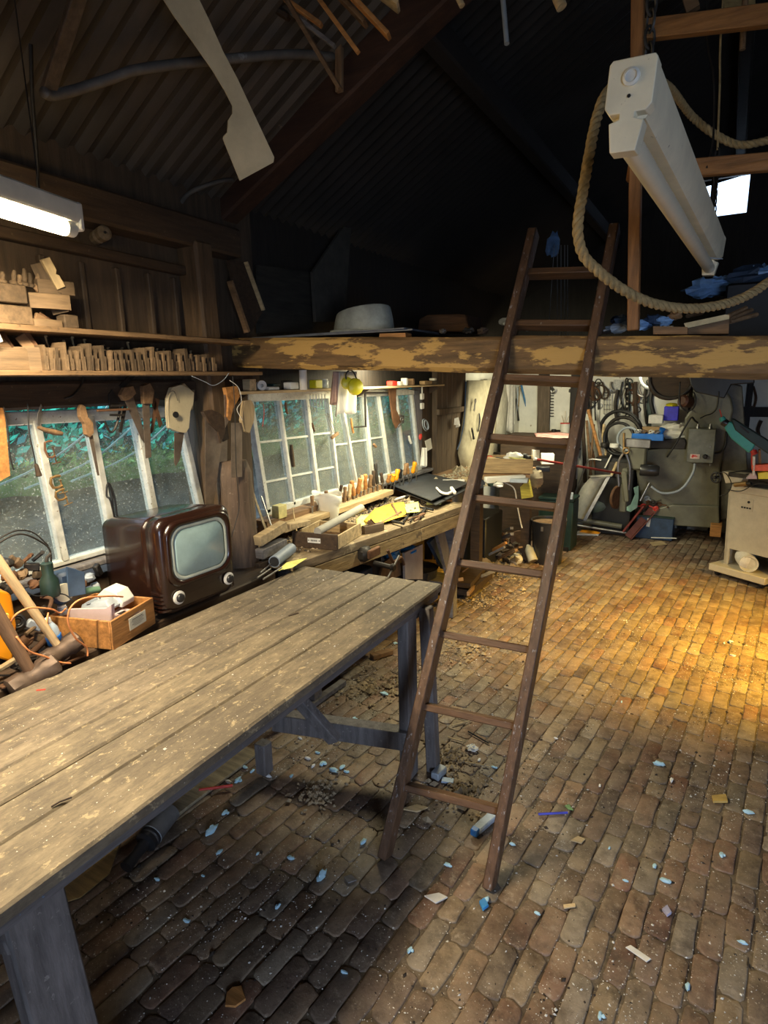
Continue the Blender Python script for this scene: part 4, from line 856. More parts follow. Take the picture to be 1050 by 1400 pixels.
hang('steel_bracket', 'grey steel bracket behind the snips at the window head', 'bracket', [('plate', [(208, 546), (228, 547), (228, 556), (208, 555)], .01, Steel)], X=xh - .02)
T = hang('handsaw', 'pale cream saw handle with a round hole and a short tapering blade', 'saw', [('blade', [(238, 592), (252, 590), (246, 628), (240, 638), (238, 632)], .002, SawSteel), ('handle', [(228, 545), (233, 530), (245, 526), (256, 531), (263, 537), (262, 552), (258, 562), (256, 585), (252, 592), (240, 590), (230, 585), (228, 565)], .024, stuff('cream_handle', (.55, .47, .30), .6, var=.15, spots=.35, spot_c=(.25, .18, .1)))], X=xh + .03)
T.part('grip_hole', MB().lathe([(.014, 0), (.014, .004), (.009, .005), (.0, .003)], P(240, 567, X=xh + .055), (1, -.2, 0), 16), Black, world=True, label='dark hole through the cream handle')
T.part('wire', MB().tube(smoothpath([P(229, 588, X=xh + .05), P(228, 560, X=xh + .05), P(230, 540, X=xh + .05), P(238, 535, X=xh + .05), P(243, 548, X=xh + .05)]), .0015, 5), Steel, world=True)
hang('wooden_clamp', 'cream carved clamp jaw behind the cream saw handle', 'clamp', [('jaw', [(240, 530), (250, 524), (262, 536), (264, 533), (262, 560), (256, 562), (252, 552), (255, 545), (246, 538)], .02, W_pale)], X=xh + .0)
saw('handsaw', 'broad rusty handsaw hanging in the dark before the corner post', [(280, 570), (305, 575), (304, 600), (291, 700), (281, 700)], [(276, 563), (288, 560), (300, 566), (306, 574), (306, 590), (300, 606), (296, 590), (284, 578)], X=xh + .12, gm=wood('saw_grip_dark', (.06, .035, .02), 'x'))
saw('handsaw', 'narrow dark handsaw hanging behind the broad rusty one', [(300, 600), (311, 602), (309, 700), (300, 704)], [(300, 575), (308, 572), (311, 600), (303, 604)], X=xh + .10, gm=W_dark)
saw('handsaw', 'pale handsaw with a rounded light grip hanging on the trunk post', [(316, 578), (331, 578), (331, 652), (316, 653)], [(332, 548), (341, 547), (346, 556), (345, 575), (339, 592), (334, 590), (329, 575)], X=-1.98, gm=W_paleZ)
saw('handsaw', 'short handsaw with an orange grip above the trunk post', [(306, 540), (318, 538), (320, 560), (308, 585)], [(306, 530), (322, 528), (326, 542), (316, 560), (313, 575), (309, 570), (310, 548)], X=-2.0, gm=W_orange)
cable('loose_wire', 'long thin black wire dangling over the trunk post', [P(318, 512, X=-1.97), P(321, 560, X=-1.95), P(323, 640, X=-1.95), P(327, 690, X=-1.95), P(322, 715, X=-1.95), P(316, 735, X=-1.95)], .0018, Black, 'wire')
cable('loose_wire', 'tangled pale string caught at the top of the trunk post', [P(314, 520, X=-1.96), P(326, 530, X=-1.96), P(330, 548, X=-1.97), P(324, 560, X=-1.97), P(332, 575, X=-1.97)], .0016, Cloth, 'string')
cable('loose_wire', 'white wire trailing along under the end of the lower shelf', [P(262, 514, X=-2.0), P(280, 522, X=-2.0), P(292, 527, X=-2.0), P(305, 520, X=-2.0), P(313, 510, X=-2.0)], .0016, GreyPl, 'wire')
# dark shapes just under the lower shelf
one('scythe_blade', 'dark curved blade tucked under the lower shelf above the first mullion', 'blade', MB().tube(smoothpath([P(88, 545, X=xh + .02), P(100, 540, X=xh + .02), P(112, 525, X=xh + .02), P(114, 514, X=xh + .02)]), [.004] * 18 + [.003], 5), Iron)
one('iron_bar', 'dark iron bar leaning under the lower shelf', 'bar', MB().beam(P(165, 530, X=xh), P(182, 512, X=xh), .02, .006, (1, 0, 0)), Iron)
# ================================================================== FOREGROUND BENCH UNDER THE WINDOW
zb = .80
mb = MB(); mb.box((-2.04, .92, zb - .03), (.40, 2.46, .06), bev=.006)
T = Thing('side_bench', 'dark low bench along the window wall behind the plank table', 'bench', (-2.04, .92, 0)); T.part('worktop', mb, W_darkY, world=True)
for y in (.0, 1.05, 2.05): T.part('leg', MB().box((-1.90, y, (zb - .06) / 2), (.07, .07, zb - .06)), W_darkZ, world=True)
zb += .001
Mb = frame((0, 0, 0))
# dovetailed box in front of the television
c0, c1 = P(156, 889, Z=zb), P(213, 852, Z=zb)
u = (c1 - c0); w_ = u.length; u.normalize(); v = Vector((-u.y, u.x, 0)); d_ = .26
Mx = frame(c0 + u * w_ / 2 + v * d_ / 2, u)
My = Mx @ Matrix.Rotation(rad(-90), 4, 'Z') @ Matrix.Translation((0, 0, .022))
T = Thing('wooden_box', 'orange dovetailed wooden box with a white paper label before the television', 'box', Mx)
open_box(T, w_, d_, .105, .009, (W_orange, W_orange))
lb = T.part('paper_label', MB().box((.018, -d_ / 2 - .0006, .055), (.095, .001, .045)), Paper)
mb = MB()
for k, (l, z) in enumerate(((.06, .056), (.072, .050), (.05, .044), (.066, .038), (.04, .032))): mb.box((.018, -d_ / 2 - .0013, z + .011), (l, .0004, .0016 if k else .003))
T.part('print_lines', mb, BlackPl, parent=lb)
one('card_tray', 'pinkish card tray standing inside the orange wooden box', 'tray', MB().slab([My @ Vector(p) for p in ((-.13, -.05, .012), (.08, -.055, .012), (.09, -.055, .118), (.06, -.055, .10), (-.12, -.05, .080))], My.to_3x3() @ Vector((0, .012, 0))).beam(My @ Vector((.085, -.05, .06)), My @ Vector((.085, .04, .06)), .09, .008, (0, 0, 1)), Pink, smooth=False)
T = Thing('grey_casting', 'grey plastic casing lying in the orange box behind the pinkish tray', 'casing', My @ Matrix.Translation((-.01, .0, .07)) @ Matrix.Rotation(rad(-14), 4, 'Y'))
T.part('shell', MB().box((0, 0, .015), (.15, .06, .04), taper=.8, bev=.008), GreyPl); T.part('rib', MB().box((-.02, 0, .038), (.015, .05, .008)), GreyPl)
T = Thing('socket_box', 'white plastic adaptor with a slanted top resting on the orange box', 'adaptor', My @ Matrix.Translation((.01, .05, .085)) @ Matrix.Rotation(rad(10), 4, 'Y'))
T.part('shell', MB().slab([(-.05, -.03, 0), (.06, -.03, 0), (.06, -.03, .02), (.03, -.03, .052), (-.02, -.03, .056), (-.05, -.03, .02)], (0, .07, 0)), White, bevel=.003); T.part('screw', MB().lathe([(.005, 0), (.005, .002), (0, .002)], (-.035, -.031, .02), (0, -1, 0), 10), Steel)
one('dark_scrap', 'dark metal scrap lying in the near end of the orange box', 'scrap', MB().box(My @ Vector((.09, .0, .05)), (.05, .04, .03), bev=.006), Iron)
# orange bin at the picture edge
q = [P(-40, 800, X=-1.95), P(12, 810, X=-1.95), P(16, 815, X=-1.95), P(23, 855, X=-1.95), P(17, 906, X=-1.95), P(-40, 888, X=-1.95)]
T = Thing('plastic_bin', 'glossy orange plastic bin at the near end of the side bench', 'bin', q[0]); T.part('shell', MB().slab(q, (-.16, .02, 0)), Orange, world=True, smooth=False, bevel=.006)
T.part('latch', MB().box(P(6, 848, X=-1.942), (.012, .03, .04), bev=.003), stuff('orange_light', (.9, .5, .1), .35, bump=0), world=True)
# two sledge hammers
def gline(label, a, b, hr, hw, mh, mw, side): # handle from head a to end b
    return hammer(label, a, b - a, (b - a).length, hw, mh, mw, side, hr=hr)
ha = P(84, 890, X=-1.86); gline('sledgehammer with a pale ash handle, head resting behind the table edge', ha, P(-6, 762, X=-1.95), .015, .13, stuff('brown_iron', (.11, .075, .055), .6, .5, var=.4), wood('ash_handle', (.50, .36, .20), 'z'), (.1, 1, .35))
ha = P(46, 926, X=-1.82) ; gline('sledgehammer with a dusty brown handle nearest the picture edge', ha, P(-20, 812, X=-1.86), .020, .15, stuff('brown_iron2', (.12, .085, .065), .6, .5, var=.4), wood('brown_handle', (.20, .115, .065), 'z'), (.1, 1, .28))
# pile of bench clutter
cable('orange_cable', 'orange flex looping over the dovetailed box and the hammer', [P(168, 816, X=-1.86), P(150, 815, X=-1.82), P(115, 818, X=-1.80), P(97, 830, X=-1.79), P(93, 850, X=-1.79), P(103, 872, X=-1.79), P(118, 885, X=-1.80), P(120, 897, X=-1.80)], .0032, stuff('orange_flex', (.72, .27, .10), .5, bump=0))
cable('orange_cable', 'second orange flex curling round the pale hammer handle', [P(13, 855, X=-1.86), P(22, 840, X=-1.84), P(42, 831, X=-1.84), P(70, 833, X=-1.84), P(82, 838, X=-1.86), P(90, 832, X=-1.84)], .003, MATS['orange_flex'])
cable('orange_cable', 'third orange flex running along the table edge below the hammer head', [P(22, 870, X=-1.82), P(40, 890, X=-1.80), P(60, 897, X=-1.80), P(80, 905, X=-1.80), P(97, 907, X=-1.80)], .003, MATS['orange_flex'])
cable('orange_cable', 'short orange flex hanging down beside the blue spray bottle', [P(66, 838, X=-1.9), P(64, 850, X=-1.88), P(66, 862, X=-1.88)], .003, MATS['orange_flex'])
cable('grey_cable', 'stiff grey cable arching up in front of the foreground window', [P(-10, 748, X=-2.1), P(15, 733, X=-2.1), P(35, 731, X=-2.1), P(58, 742, X=-2.1), P(68, 752, X=-2.1), P(70, 768, X=-2.1)], .0035, Iron)
cable('grey_cable', 'thinner grey cable arching just above the stiff one', [P(-10, 742, X=-2.12), P(20, 726, X=-2.12), P(45, 728, X=-2.12), P(66, 746, X=-2.12)], .0028, Iron)
cable('grey_cable', 'thin cable lying over the clutter behind the pale hammer handle', [P(30, 805, X=-2.0), P(50, 815, X=-1.98), P(85, 812, X=-1.98), P(100, 822, X=-1.96)], .0025, Black)
T = Thing('angle_grinder', 'dark blue bench grinder with a pale front plate below the window', 'grinder', frame(P(92, 815, X=-2.05), (0, 1, 0)))
T.part('body', MB().box((0, 0, .05), (.085, .07, .10), bev=.012), DkBlue); T.part('front_plate', MB().slab([(-.02, -.045, .01), (.045, -.045, .0), (.05, -.045, .085), (.025, -.045, .10), (-.015, -.045, .125)], (0, .008, 0)), stuff('pale_blue_plate', (.05, .085, .15), .35, var=.3, bump=0), bevel=.002)
T.part('guard', MB().torus((-.03, -.02, .03), .035, .012, (0, 1, 0), a0=0, a1=200), DkBlue); T.part('disc', MB().lathe([(.034, -.006), (.034, .006)], (-.03, -.035, .03), (0, 1, 0), 24), Concrete)
T = Thing('green_pump', 'dark green gripped tool standing below the cable arch', 'tool', frame(P(70, 815, X=-2.0), (0, 1, 0))); T.part('body', MB().lathe([(.028, 0), (.032, .01), (.03, .06), (.018, .08), (.02, .12), (.012, .125), (0, .125)], n=14), Green); T.part('nozzle', MB().tube([(0, 0, .12), (.005, 0, .14), (.02, 0, .15)], .006, 8), Iron)
one('green_tube', 'green metal tube lying across the clutter towards the television', 'tube', MB().cyl(P(85, 812, X=-2.03), P(135, 806, X=-2.03), .013, 12), stuff('green_tube', (.10, .19, .12), .5))
T = Thing('spray_bottle', 'white spray bottle with a blue base between the hammer and the box', 'bottle', frame(P(77, 880, X=-1.90), (0, 1, 0), (0, -.2, 1))); T.part('base', MB().lathe([(.022, 0), (.025, .004), (.025, .034), (.023, .036)], n=16), Blue); T.part('body', MB().lathe([(.023, .036), (.022, .06), (.014, .078), (.011, .085), (0, .085)], n=16), stuff('pale_bottle', (.42, .52, .62), .3)); T.part('nozzle', MB().lathe([(.012, .085), (.011, .10), (0, .10)], n=12), White)
jar('paint_pot', 'white lidded pot standing behind the spray bottle', 'pot', P(86, 840, X=-2.02), .017, .035, GreyPl, White)
one('cable_reel', 'round dark coil of flex lying beside the orange bin', 'coil', MB().torus(P(24, 850, X=-1.98), .02, .006, (1, -.4, .2)).torus(P(24, 850, X=-1.98), .012, .005, (1, -.4, .2)), Black)
rr = random.Random(21)
items = [((8, 770), 'grey lump of filler'), ((22, 768), 'brown lump of pumice'), ((35, 765), 'dull round pebble-like knob'), ((45, 775), 'dusty bolt'), ((30, 785), 'dusty elbow joint'), ((14, 788), 'dusty pipe stub'), ((50, 762), 'dusty ring'), ((55, 785), 'dark hook'), ((48, 798), 'grey pipe end'), ((10, 805), 'dark clip'), ((42, 862), 'black motor end'), ((48, 855), 'brown block'), ((35, 875), 'dark bracket'), ((55, 838), 'pale green sleeve'), ((62, 826), 'cream cap'), ((58, 872), 'grey block'), ((122, 790), 'dark rail'), ((128, 803), 'dark strap'), ((108, 800), 'black clamp'), ((134, 780), 'grey hook')]
for i, ((x, y), nm) in enumerate(items):
    p = P(x, y, X=-2.12 + .15 * (y > 820)); k = i % 4; nz = Vector((rr.uniform(-1, 1), rr.uniform(-1, 1), rr.uniform(-.2, 1))).normalized(); mb = MB(); mm = [Iron, Rust, W_plane, GreyPl][rr.randrange(4)] if i > 8 else [Iron, W_plane, Rust][i % 3]
    s = .022
    if k == 0: mb.blob(p, s, 7, .18, (1, 1.1, .8), i)
    elif k == 1: mb.lathe([(s * .5, -s), (s * .8, -s * .8), (s * .8, s * .2), (s * .5, s * .4), (s * .5, s * 1.2)], p, nz, 12)
    elif k == 2: mb.tube(smoothpath([p - nz * s, p + Vector((0, s, s * .5)), p + nz * s * 1.4]), .007, 8)
    else: mb.beam(p - nz * s, p + nz * s * 1.3, .022, .028, bev=.004)
    if k == 0 and 'lump' not in nm and 'knob' not in nm: mb.torus(p, s * .8, .006, nz)
    one(nm.replace('-', '_').replace(' ', '_'), nm + ' in the clutter ' + ('under the foreground window' if i < 10 else 'beside the hammers' if y > 815 else 'between the blue grinder and the television'), 'workshop scrap', mb, mm)
mb = MB(); rr = random.Random(8)
for i in range(260):
    p = Vector((rr.uniform(-2.22, -1.86), rr.uniform(.1, 1.4), zb + rr.uniform(0, .03))); n_ = Vector((rr.uniform(-1, 1), rr.uniform(-1, 1), rr.uniform(-.4, .4))).normalized(); l = rr.uniform(.01, .05)
    mb.beam(p, p + n_ * l, rr.uniform(.004, .018), rr.uniform(.003, .012), bev=.0)
o = one('bench_litter', 'dark litter of shavings, screws and scraps covering the side bench', 'litter', mb, Iron, smooth=False); o['kind'] = 'stuff'
# long bars leaning low against the table edge by the hammers
one('iron_bar', 'flat brown bar lying under the pale hammer head', 'bar', MB().beam(P(0, 940, X=-1.845), P(115, 895, X=-1.845), .008, .028, (1, 0, 0), .002), Rust)
one('wood_strip', 'yellowish strip lying at the near corner of the side bench', 'strip', MB().beam(P(-10, 920, X=-1.90), P(32, 895, X=-1.90), .012, .02, (1, 0, 0), .002), W_pale)
one('steel_pipe', 'rusty pipe crossing behind the pale hammer handle', 'pipe', MB().cyl(P(30, 905, X=-1.93), P(70, 868, X=-1.93), .011, 10), Rust)
# ================================================================== BENCH UNDER THE SECOND WINDOW
zb2 = .83
T = Thing('workbench', 'long cluttered workbench under the row of narrow dusty windows', 'workbench', (-2.0, 3.1, 0))
fr = [(-1.765, 2.22), (-1.70, 2.7), (-1.61, 3.3), (-1.53, 3.92)]
T.part('worktop', MB().slab([(x, y, zb2) for x, y in fr] + [(-2.24, 3.92, zb2), (-2.24, 2.22, zb2)], (0, 0, -.05)), wood('bench_top', (.22, .16, .09), 'y', spots=.42, spot_c=(.42, .33, .19), spot_scale=12), world=True, bevel=.004)
mb = MB()
for i in range(3): mb.beam((fr[i][0] - .015, fr[i][1] + .002, zb2 - .095), (fr[i + 1][0] - .015, fr[i + 1][1], zb2 - .095), .085, .03, (1, 0, 0), .003)
T.part('apron', mb, wood('bench_apron', (.30, .21, .10), 'y', spots=.4, spot_c=(.13, .09, .05), spot_scale=10), world=True)
for (x, y) in ((-1.80, 2.35), (-1.62, 3.80), (-2.15, 2.6), (-2.15, 3.8)): T.part('leg', MB().box((x, y, (zb2 - .05) / 2), (.07, .07, zb2 - .05), bev=.004), W_grey, world=True)
zb2 += .001
def zp(x, y, dz=0): return P(x, y, Z=zb2 + dz)
# open drawer with a label plate
th_ = rad(9); c1 = zp(461, 753); fd = Vector((-math.cos(th_), -math.sin(th_), 0)); sd_ = Vector((-math.sin(th_), math.cos(th_), 0)); w_, d_ = .265, .33
M = frame(c1 + fd * w_ / 2 + sd_ * d_ / 2, -fd); T = Thing('open_drawer', 'loose brown drawer with a white label plate lying on the long workbench', 'drawer', M)
T.part('front_panel', MB().box((0, -d_ / 2 + .008, .042), (w_, .016, .084), bev=.002), W_darkY, label='dark varnished drawer front'); mz = W_pale
T.part('side_panel', MB().box((w_ / 2 - .006, .008, .038), (.010, d_ - .02, .074), bev=.002), mz); T.part('side_panel', MB().box((-w_ / 2 + .006, .008, .038), (.010, d_ - .02, .074), bev=.002), mz)
T.part('back_panel', MB().box((0, d_ / 2 - .008, .036), (w_, .012, .070)), mz); T.part('bottom', MB().box((0, 0, .006), (w_ - .02, d_ - .03, .008)), W_mid)
lb = T.part('label_plate', MB().box((0, -d_ / 2 - .001, .045), (.075, .002, .026), bev=0), White); mb = MB()
for k in range(5): mb.box((-.016 + .008 * k, -d_ / 2 - .0023, .045), (.0045, .0006, .010))
mb.box((-.031, -d_ / 2 - .0023, .045), (.006, .0008, .006)).box((.031, -d_ / 2 - .0023, .045), (.006, .0008, .006)); T.part('print', mb, BlackPl, parent=lb)
T = Thing('cardboard_tube', 'long pale postal tube lying slantwise across the loose drawer', 'tube', zp(440, 735)); a, b = P(434, 727, Z=.925), P(494, 694, Z=.935)
T.part('tube', MB().tube([a, b], .022, 20), stuff('grey_card', (.36, .34, .29), .8, var=.12), world=True); T.part('end_lining', MB().lathe([(.017, 0), (.017, .002), (0, .002)], b, b - a, 20), DkBlue, world=True)
T = Thing('pipe_stub', 'short blue-grey pipe stub lying at the table end of the workbench', 'pipe', zp(380, 768)); a, b = P(375, 768, Z=.860), P(398, 750, Z=.860)
T.part('tube', MB().tube([a, b], .029, 20), stuff('stub_grey', (.20, .24, .30), .5, var=.12), world=True); T.part('mouth', MB().lathe([(.024, 0), (.024, .002), (0, .002)], a, a - b, 20), Black, world=True)
# net bag
rr = random.Random(14); rs = []
for i in range(10):
    f = i / 9; rad_ = .085 * (.55 + .8 * f - .35 * f * f); c = zp(452, 716) + Vector((.0, .0, .19 * f)) + Vector((-.03, .01, 0)) * f
    rs.append([c + Vector((math.cos(a) * rad_ * (1.25 if i > 6 else 1), math.sin(a) * rad_ * .7, .012 * math.sin(a * 3 + f * 5))) for a in (2 * math.pi * j / 18 for j in range(18))])
m, t, b = nt('net_film'); b.inputs['Base Color'].default_value = (.8, .78, .7, 1); b.inputs['Alpha'].default_value = .62; b.inputs['Roughness'].default_value = .4
one('net_bag', 'crumpled translucent plastic bag standing open on the long workbench', 'bag', MB().rings(rs, cap=False), m, smooth='all').modifiers.new('t', 'SOLIDIFY').thickness = .001
# yellow papers
def sheet(name, label, px, m, Z, cat='paper', th=.0015, curl=.01):
    pts = [P(x, y, Z=Z) for x, y in px]; n = len(pts); c = sum(pts, Vector()) / n; mb = MB(); rs = []
    for f in (1, .8, .5, .2, .02): rs.append([c + (p - c) * f + Vector((0, 0, curl * (1 if (i % 2) else -.1) * f * f + .002)) for i, p in enumerate(pts)])
    mb.rings(rs, cap=False); o = one(name, label, cat, mb, m, smooth='all'); s_ = o.modifiers.new('t', 'SOLIDIFY'); s_.thickness = th; return o
sheet('yellow_wrapper', 'crumpled deep yellow wrapper in the middle of the long workbench', [(497, 712), (512, 700), (534, 688), (552, 690), (560, 704), (545, 712), (520, 716), (505, 720)], YelP, zb2 + .012, 'wrapper', curl=.02)
sheet('yellow_wrapper', 'flat lemon yellow paper beside the crumpled wrapper', [(487, 710), (494, 706), (520, 704), (522, 715), (500, 722), (488, 722)], stuff('lemon_paper', (.80, .76, .22), .8, bump=.1), zb2 + .006, 'paper')
sheet('yellow_wrapper', 'lemon yellow paper tucked under the pliers near the black folder', [(552, 690), (572, 688), (574, 700), (556, 704)], MATS['lemon_paper'], zb2 + .02, 'paper')
sheet('paper_scrap', 'yellowish paper scrap on the bench end nearest the table', [(378, 781), (392, 772), (412, 764), (420, 766), (400, 776)], MATS['lemon_paper'], zb2 + .003, 'paper')
# back rail with chisels
a, b = P(395, 712, X=-2.09), P(527, 655, X=-2.09)
ra, rb_ = Vector((-2.10, 2.50, .90)), Vector((-2.10, 3.75, .90))
T = Thing('tool_rack', 'narrow wooden chisel rack running along the sill of the long workbench', 'rack', ra); T.part('rail', MB().beam(ra, rb_, .035, .09, (1, 0, 0), .003), W_paleY, world=True); T.part('back_board', MB().box((-2.19, 3.1, .90), (.10, 1.3, .10), bev=.003), W_midY, world=True)
def chisel(label, px, X, L, r, m, lean=(0, 0), g=None, name='chisel'):
    b0 = P(*px, X=X); d = Vector((lean[0], lean[1], 1)).normalized(); T = Thing(name, label, 'chisel', frame(b0, (0, 1, 0), d), g)
    T.part('handle', MB().lathe([(r * .6, 0), (r * .9, .006), (r, L * .3), (r * .8, L * .6), (r * 1.05, L * .9), (r * .8, L), (0, L)], n=12), m); T.part('blade', MB().box((0, 0, -.045), (r * 1.1, .003, .09)).lathe([(r * .7, -.004), (r * .75, .010)], n=12), Steel)
    return T
ch = [(427, 688, .05, .012, W_mid), (437, 684, .045, .014, W_orange), (447, 680, .05, .012, W_mid), (463, 682, .09, .011, W_dark), (471, 682, .08, .012, W_mid), (477, 677, .075, .014, W_pale), (484, 674, .085, .015, W_orange), (489, 671, .09, .015, W_orange), (494, 668, .09, .014, W_pale), (499, 665, .088, .016, W_orange), (505, 663, .075, .015, W_mid), (511, 661, .09, .013, W_dark), (516, 658, .12, .013, Iron), (523, 656, .06, .013, W_dark), (530, 656, .055, .015, W_orange), (536, 655, .05, .017, Orange), (541, 653, .07, .018, Orange), (547, 650, .06, .015, Black), (553, 646, .075, .016, W_mid), (558, 644, .07, .014, W_orange), (564, 643, .075, .017, Orange), (569, 642, .06, .013, W_pale)]
for i, (x, y, L, r, m) in enumerate(ch):
    chisel('chisel with a %s handle, %s from the near end of the sill rack' % ({'wood_mid': 'brown wooden', 'wood_orange': 'warm orange wooden', 'wood_dark': 'dark', 'wood_pale': 'pale wooden', 'dark_iron': 'tall iron-grey', 'orange_plastic': 'bright orange', 'black_rubber': 'black'}[m.name], ORD[i]), (x, y + 4), -2.13, L * 1.25, r * 1.05, m, (rr.uniform(-.1, .3), rr.uniform(-.25, .25)), 'chisels standing in the sill rack')
# bits at the near end of the bench
one('printed_carton', 'small yellow printed carton standing at the near window corner', 'carton', MB().box(P(382, 699, X=-2.16), (.05, .075, .075), bev=.002), stuff('carton', (.66, .58, .25), .7, var=.3, scale=30), smooth=False)
for i, (a, b, w, lab, m) in enumerate((((344, 668), (364, 728), .014, 'pale narrow wooden spatula leaning on the window corner', W_pale), ((352, 690), (368, 735), .012, 'yellowish stick leaning nearest the trunk post', W_pale), ((357, 678), (372, 722), .010, 'thin steel rule leaning beside the pale spatula', Steel), ((400, 694), (406, 728), .008, 'thin pale rod standing behind the loose drawer', W_pale))):
    one(['spatula', 'stick', 'steel_rule', 'rod'][i], lab, 'stick', MB().beam(P(*a, X=-2.12), P(*b, X=-2.02), w, .005, (1, 0, 0), .001), m)
for i, (a, b, h, w, lab, m) in enumerate((((352, 740), (388, 718), .05, .05, 'pale wooden block lying at the near end of the long workbench', W_pale), ((354, 758), (388, 742), .05, .05, 'grey wooden block below the pale one', W_grey), ((392, 720), (420, 714), .03, .05, 'pale offcut just behind the loose drawer', W_pale), ((352, 775), (388, 760), .035, .03, 'dark offcut at the table end of the bench', W_dark))):
    one('wood_block', lab, 'block', MB().beam(P(*a, X=-1.95), P(*b, X=-1.95), w, h, (0, 0, 1), .003), m)
for i, (a, b) in enumerate((((352, 790), (370, 778)), ((360, 792), (385, 776)), ((356, 783), (374, 768)))):
    one('steel_rod', ['thin steel rod lying nearest the trunk post', 'thin steel rod under the yellowish scrap', 'short bright rod beside the tube mouth'][i], 'rod', MB().cyl(P(*a, Z=.84), P(*b, Z=.842 + .004 * i), .004, 8), Steel)
# black portfolio with bone-coloured hook
q = [P(535, 663, Z=.90), P(580, 646, Z=.90), P(641, 660, Z=.90), P(590, 684, Z=.90)]
T = Thing('black_folder', 'large black board folder lying across the far end of the long workbench', 'folder', q[0]); T.part('cover', MB().slab(q, (0, 0, -.006)), stuff('slate_board', (.045, .047, .05), .55, var=.25), world=True, smooth=False); T.part('back_cover', MB().slab([p + Vector((.03, .01, -.03)) for p in q], (0, 0, -.006)), MATS['slate_board'], world=True, smooth=False)
p0 = P(598, 668, Z=.915); T = Thing('bone_handle', 'bone-white bent handle lying on the black folder', 'handle', p0); T.part('shaft', MB().tube(smoothpath([P(597, 667, Z=.915), P(603, 673, Z=.92), P(612, 675, Z=.92), P(620, 671, Z=.92)]), [.008] * 5 + [.009] * 6 + [.010] * 8, 8), Cloth, world=True); T.part('head', MB().beam(P(617, 667, Z=.93), P(622, 674, Z=.915), .022, .022, bev=.004), Cloth, world=True)
one('yellow_pad', 'small yellow pad lying at the front edge of the long workbench', 'pad', MB().slab([zp(583, 690), zp(603, 690), zp(604, 682), zp(585, 682)], (0, 0, .018)), MATS['lemon_paper'], smooth=False)
one('brown_lump', 'lumpy brown scrap next to the yellow pad', 'lump', MB().blob(zp(612, 686) + Vector((0, 0, .012)), .022, 8, .2, (1.5, 1, .6), 3), W_orange)
tools = [((520, 716), (548, 700), 'greyish wooden spokeshave lying on the workbench edge', W_mid), ((545, 706), (536, 690), 'bent wooden handle sticking up from the pliers heap', W_mid), ((548, 712), (562, 698), 'dark pliers, nearest of the heap', Iron), ((556, 713), (572, 690), 'dark pincers with splayed arms in the heap', Iron), ((562, 712), (580, 702), 'rusty pliers beside the pincers', Rust), ((570, 708), (583, 694), 'dark pliers furthest along the bench edge', Iron), ((533, 712), (552, 716), 'dark flat file beneath the wooden handle', Iron), ((500, 735), (520, 716), 'squat wooden plane at the end of the loose drawer', W_plane), ((605, 668), (560, 678), 'thin pale dowel in front of the black folder', W_pale), ((470, 706), (500, 697), 'brown batten lying under the lemon paper', W_mid), ((522, 690), (537, 676), 'black lead lying behind the crumpled wrapper', Black), ((540, 683), (562, 676), 'white plug lying by the black folder', White), ((500, 690), (528, 672), 'grey wire loop lying behind the chisels', Iron), ((575, 694), (592, 697), 'small dark screwdriver beside the yellow pad', Black), ((560, 690), (566, 684), 'dull round tape reel near the folder corner', Concrete)]
for i, (a, b, lab, m) in enumerate(tools):
    pa, pb = zp(*a, .014), zp(*b, .02); nm = lab.split(' ')
    nm = {'greyish': 'spokeshave', 'bent': 'handle', 'dark': 'pliers', 'rusty': 'pliers', 'squat': 'block_plane', 'thin': 'dowel', 'brown': 'batten', 'black': 'lead', 'white': 'plug', 'grey': 'wire_loop', 'small': 'screwdriver', 'dull': 'tape_reel'}[nm[0]]
    if 'pincers' in lab: nm = 'pincers'
    if 'file' in lab: nm = 'file'
    if nm in ('pliers', 'pincers'):
        T = Thing(nm, lab, 'pliers', pa); s = (pb - pa); sd = Vector((-s.y, s.x, 0)).normalized() * .022
        for k in (-1, 1): T.part('handle', MB().tube([pa + sd * k, pa + s * .35 + sd * k * .9, pa + s * .65, pa + s * .8 - sd * k * .3], [.005, .006, .006, .007], 7), m, world=True)
        T.part('jaw', MB().beam(pa + s * .66, pb, .022, .012, (0, 0, 1), .003), m, world=True)
    elif nm == 'tape_reel': one(nm, lab, 'reel', MB().lathe([(.008, 0), (.018, 0), (.018, .014), (.008, .014)], zp(563, 688), (0, 0, 1), 16), m)
    elif nm in ('lead', 'wire_loop'): cable(nm, lab, [pa, pa + Vector((.03, .02, .02)), pb + Vector((-.02, .03, .01)), pb], .003, m, 'wire')
    elif nm == 'block_plane': coffin(lab, frame(zp(510, 727), (.4, 1, 0)), .14, .05, .045, name='block_plane')
    else: one(nm, lab, nm.replace('_', ' '), MB().tube([pa, pa.lerp(pb, .3), pa.lerp(pb, .7), pb], [.006, .009, .007, .009], 8), m)
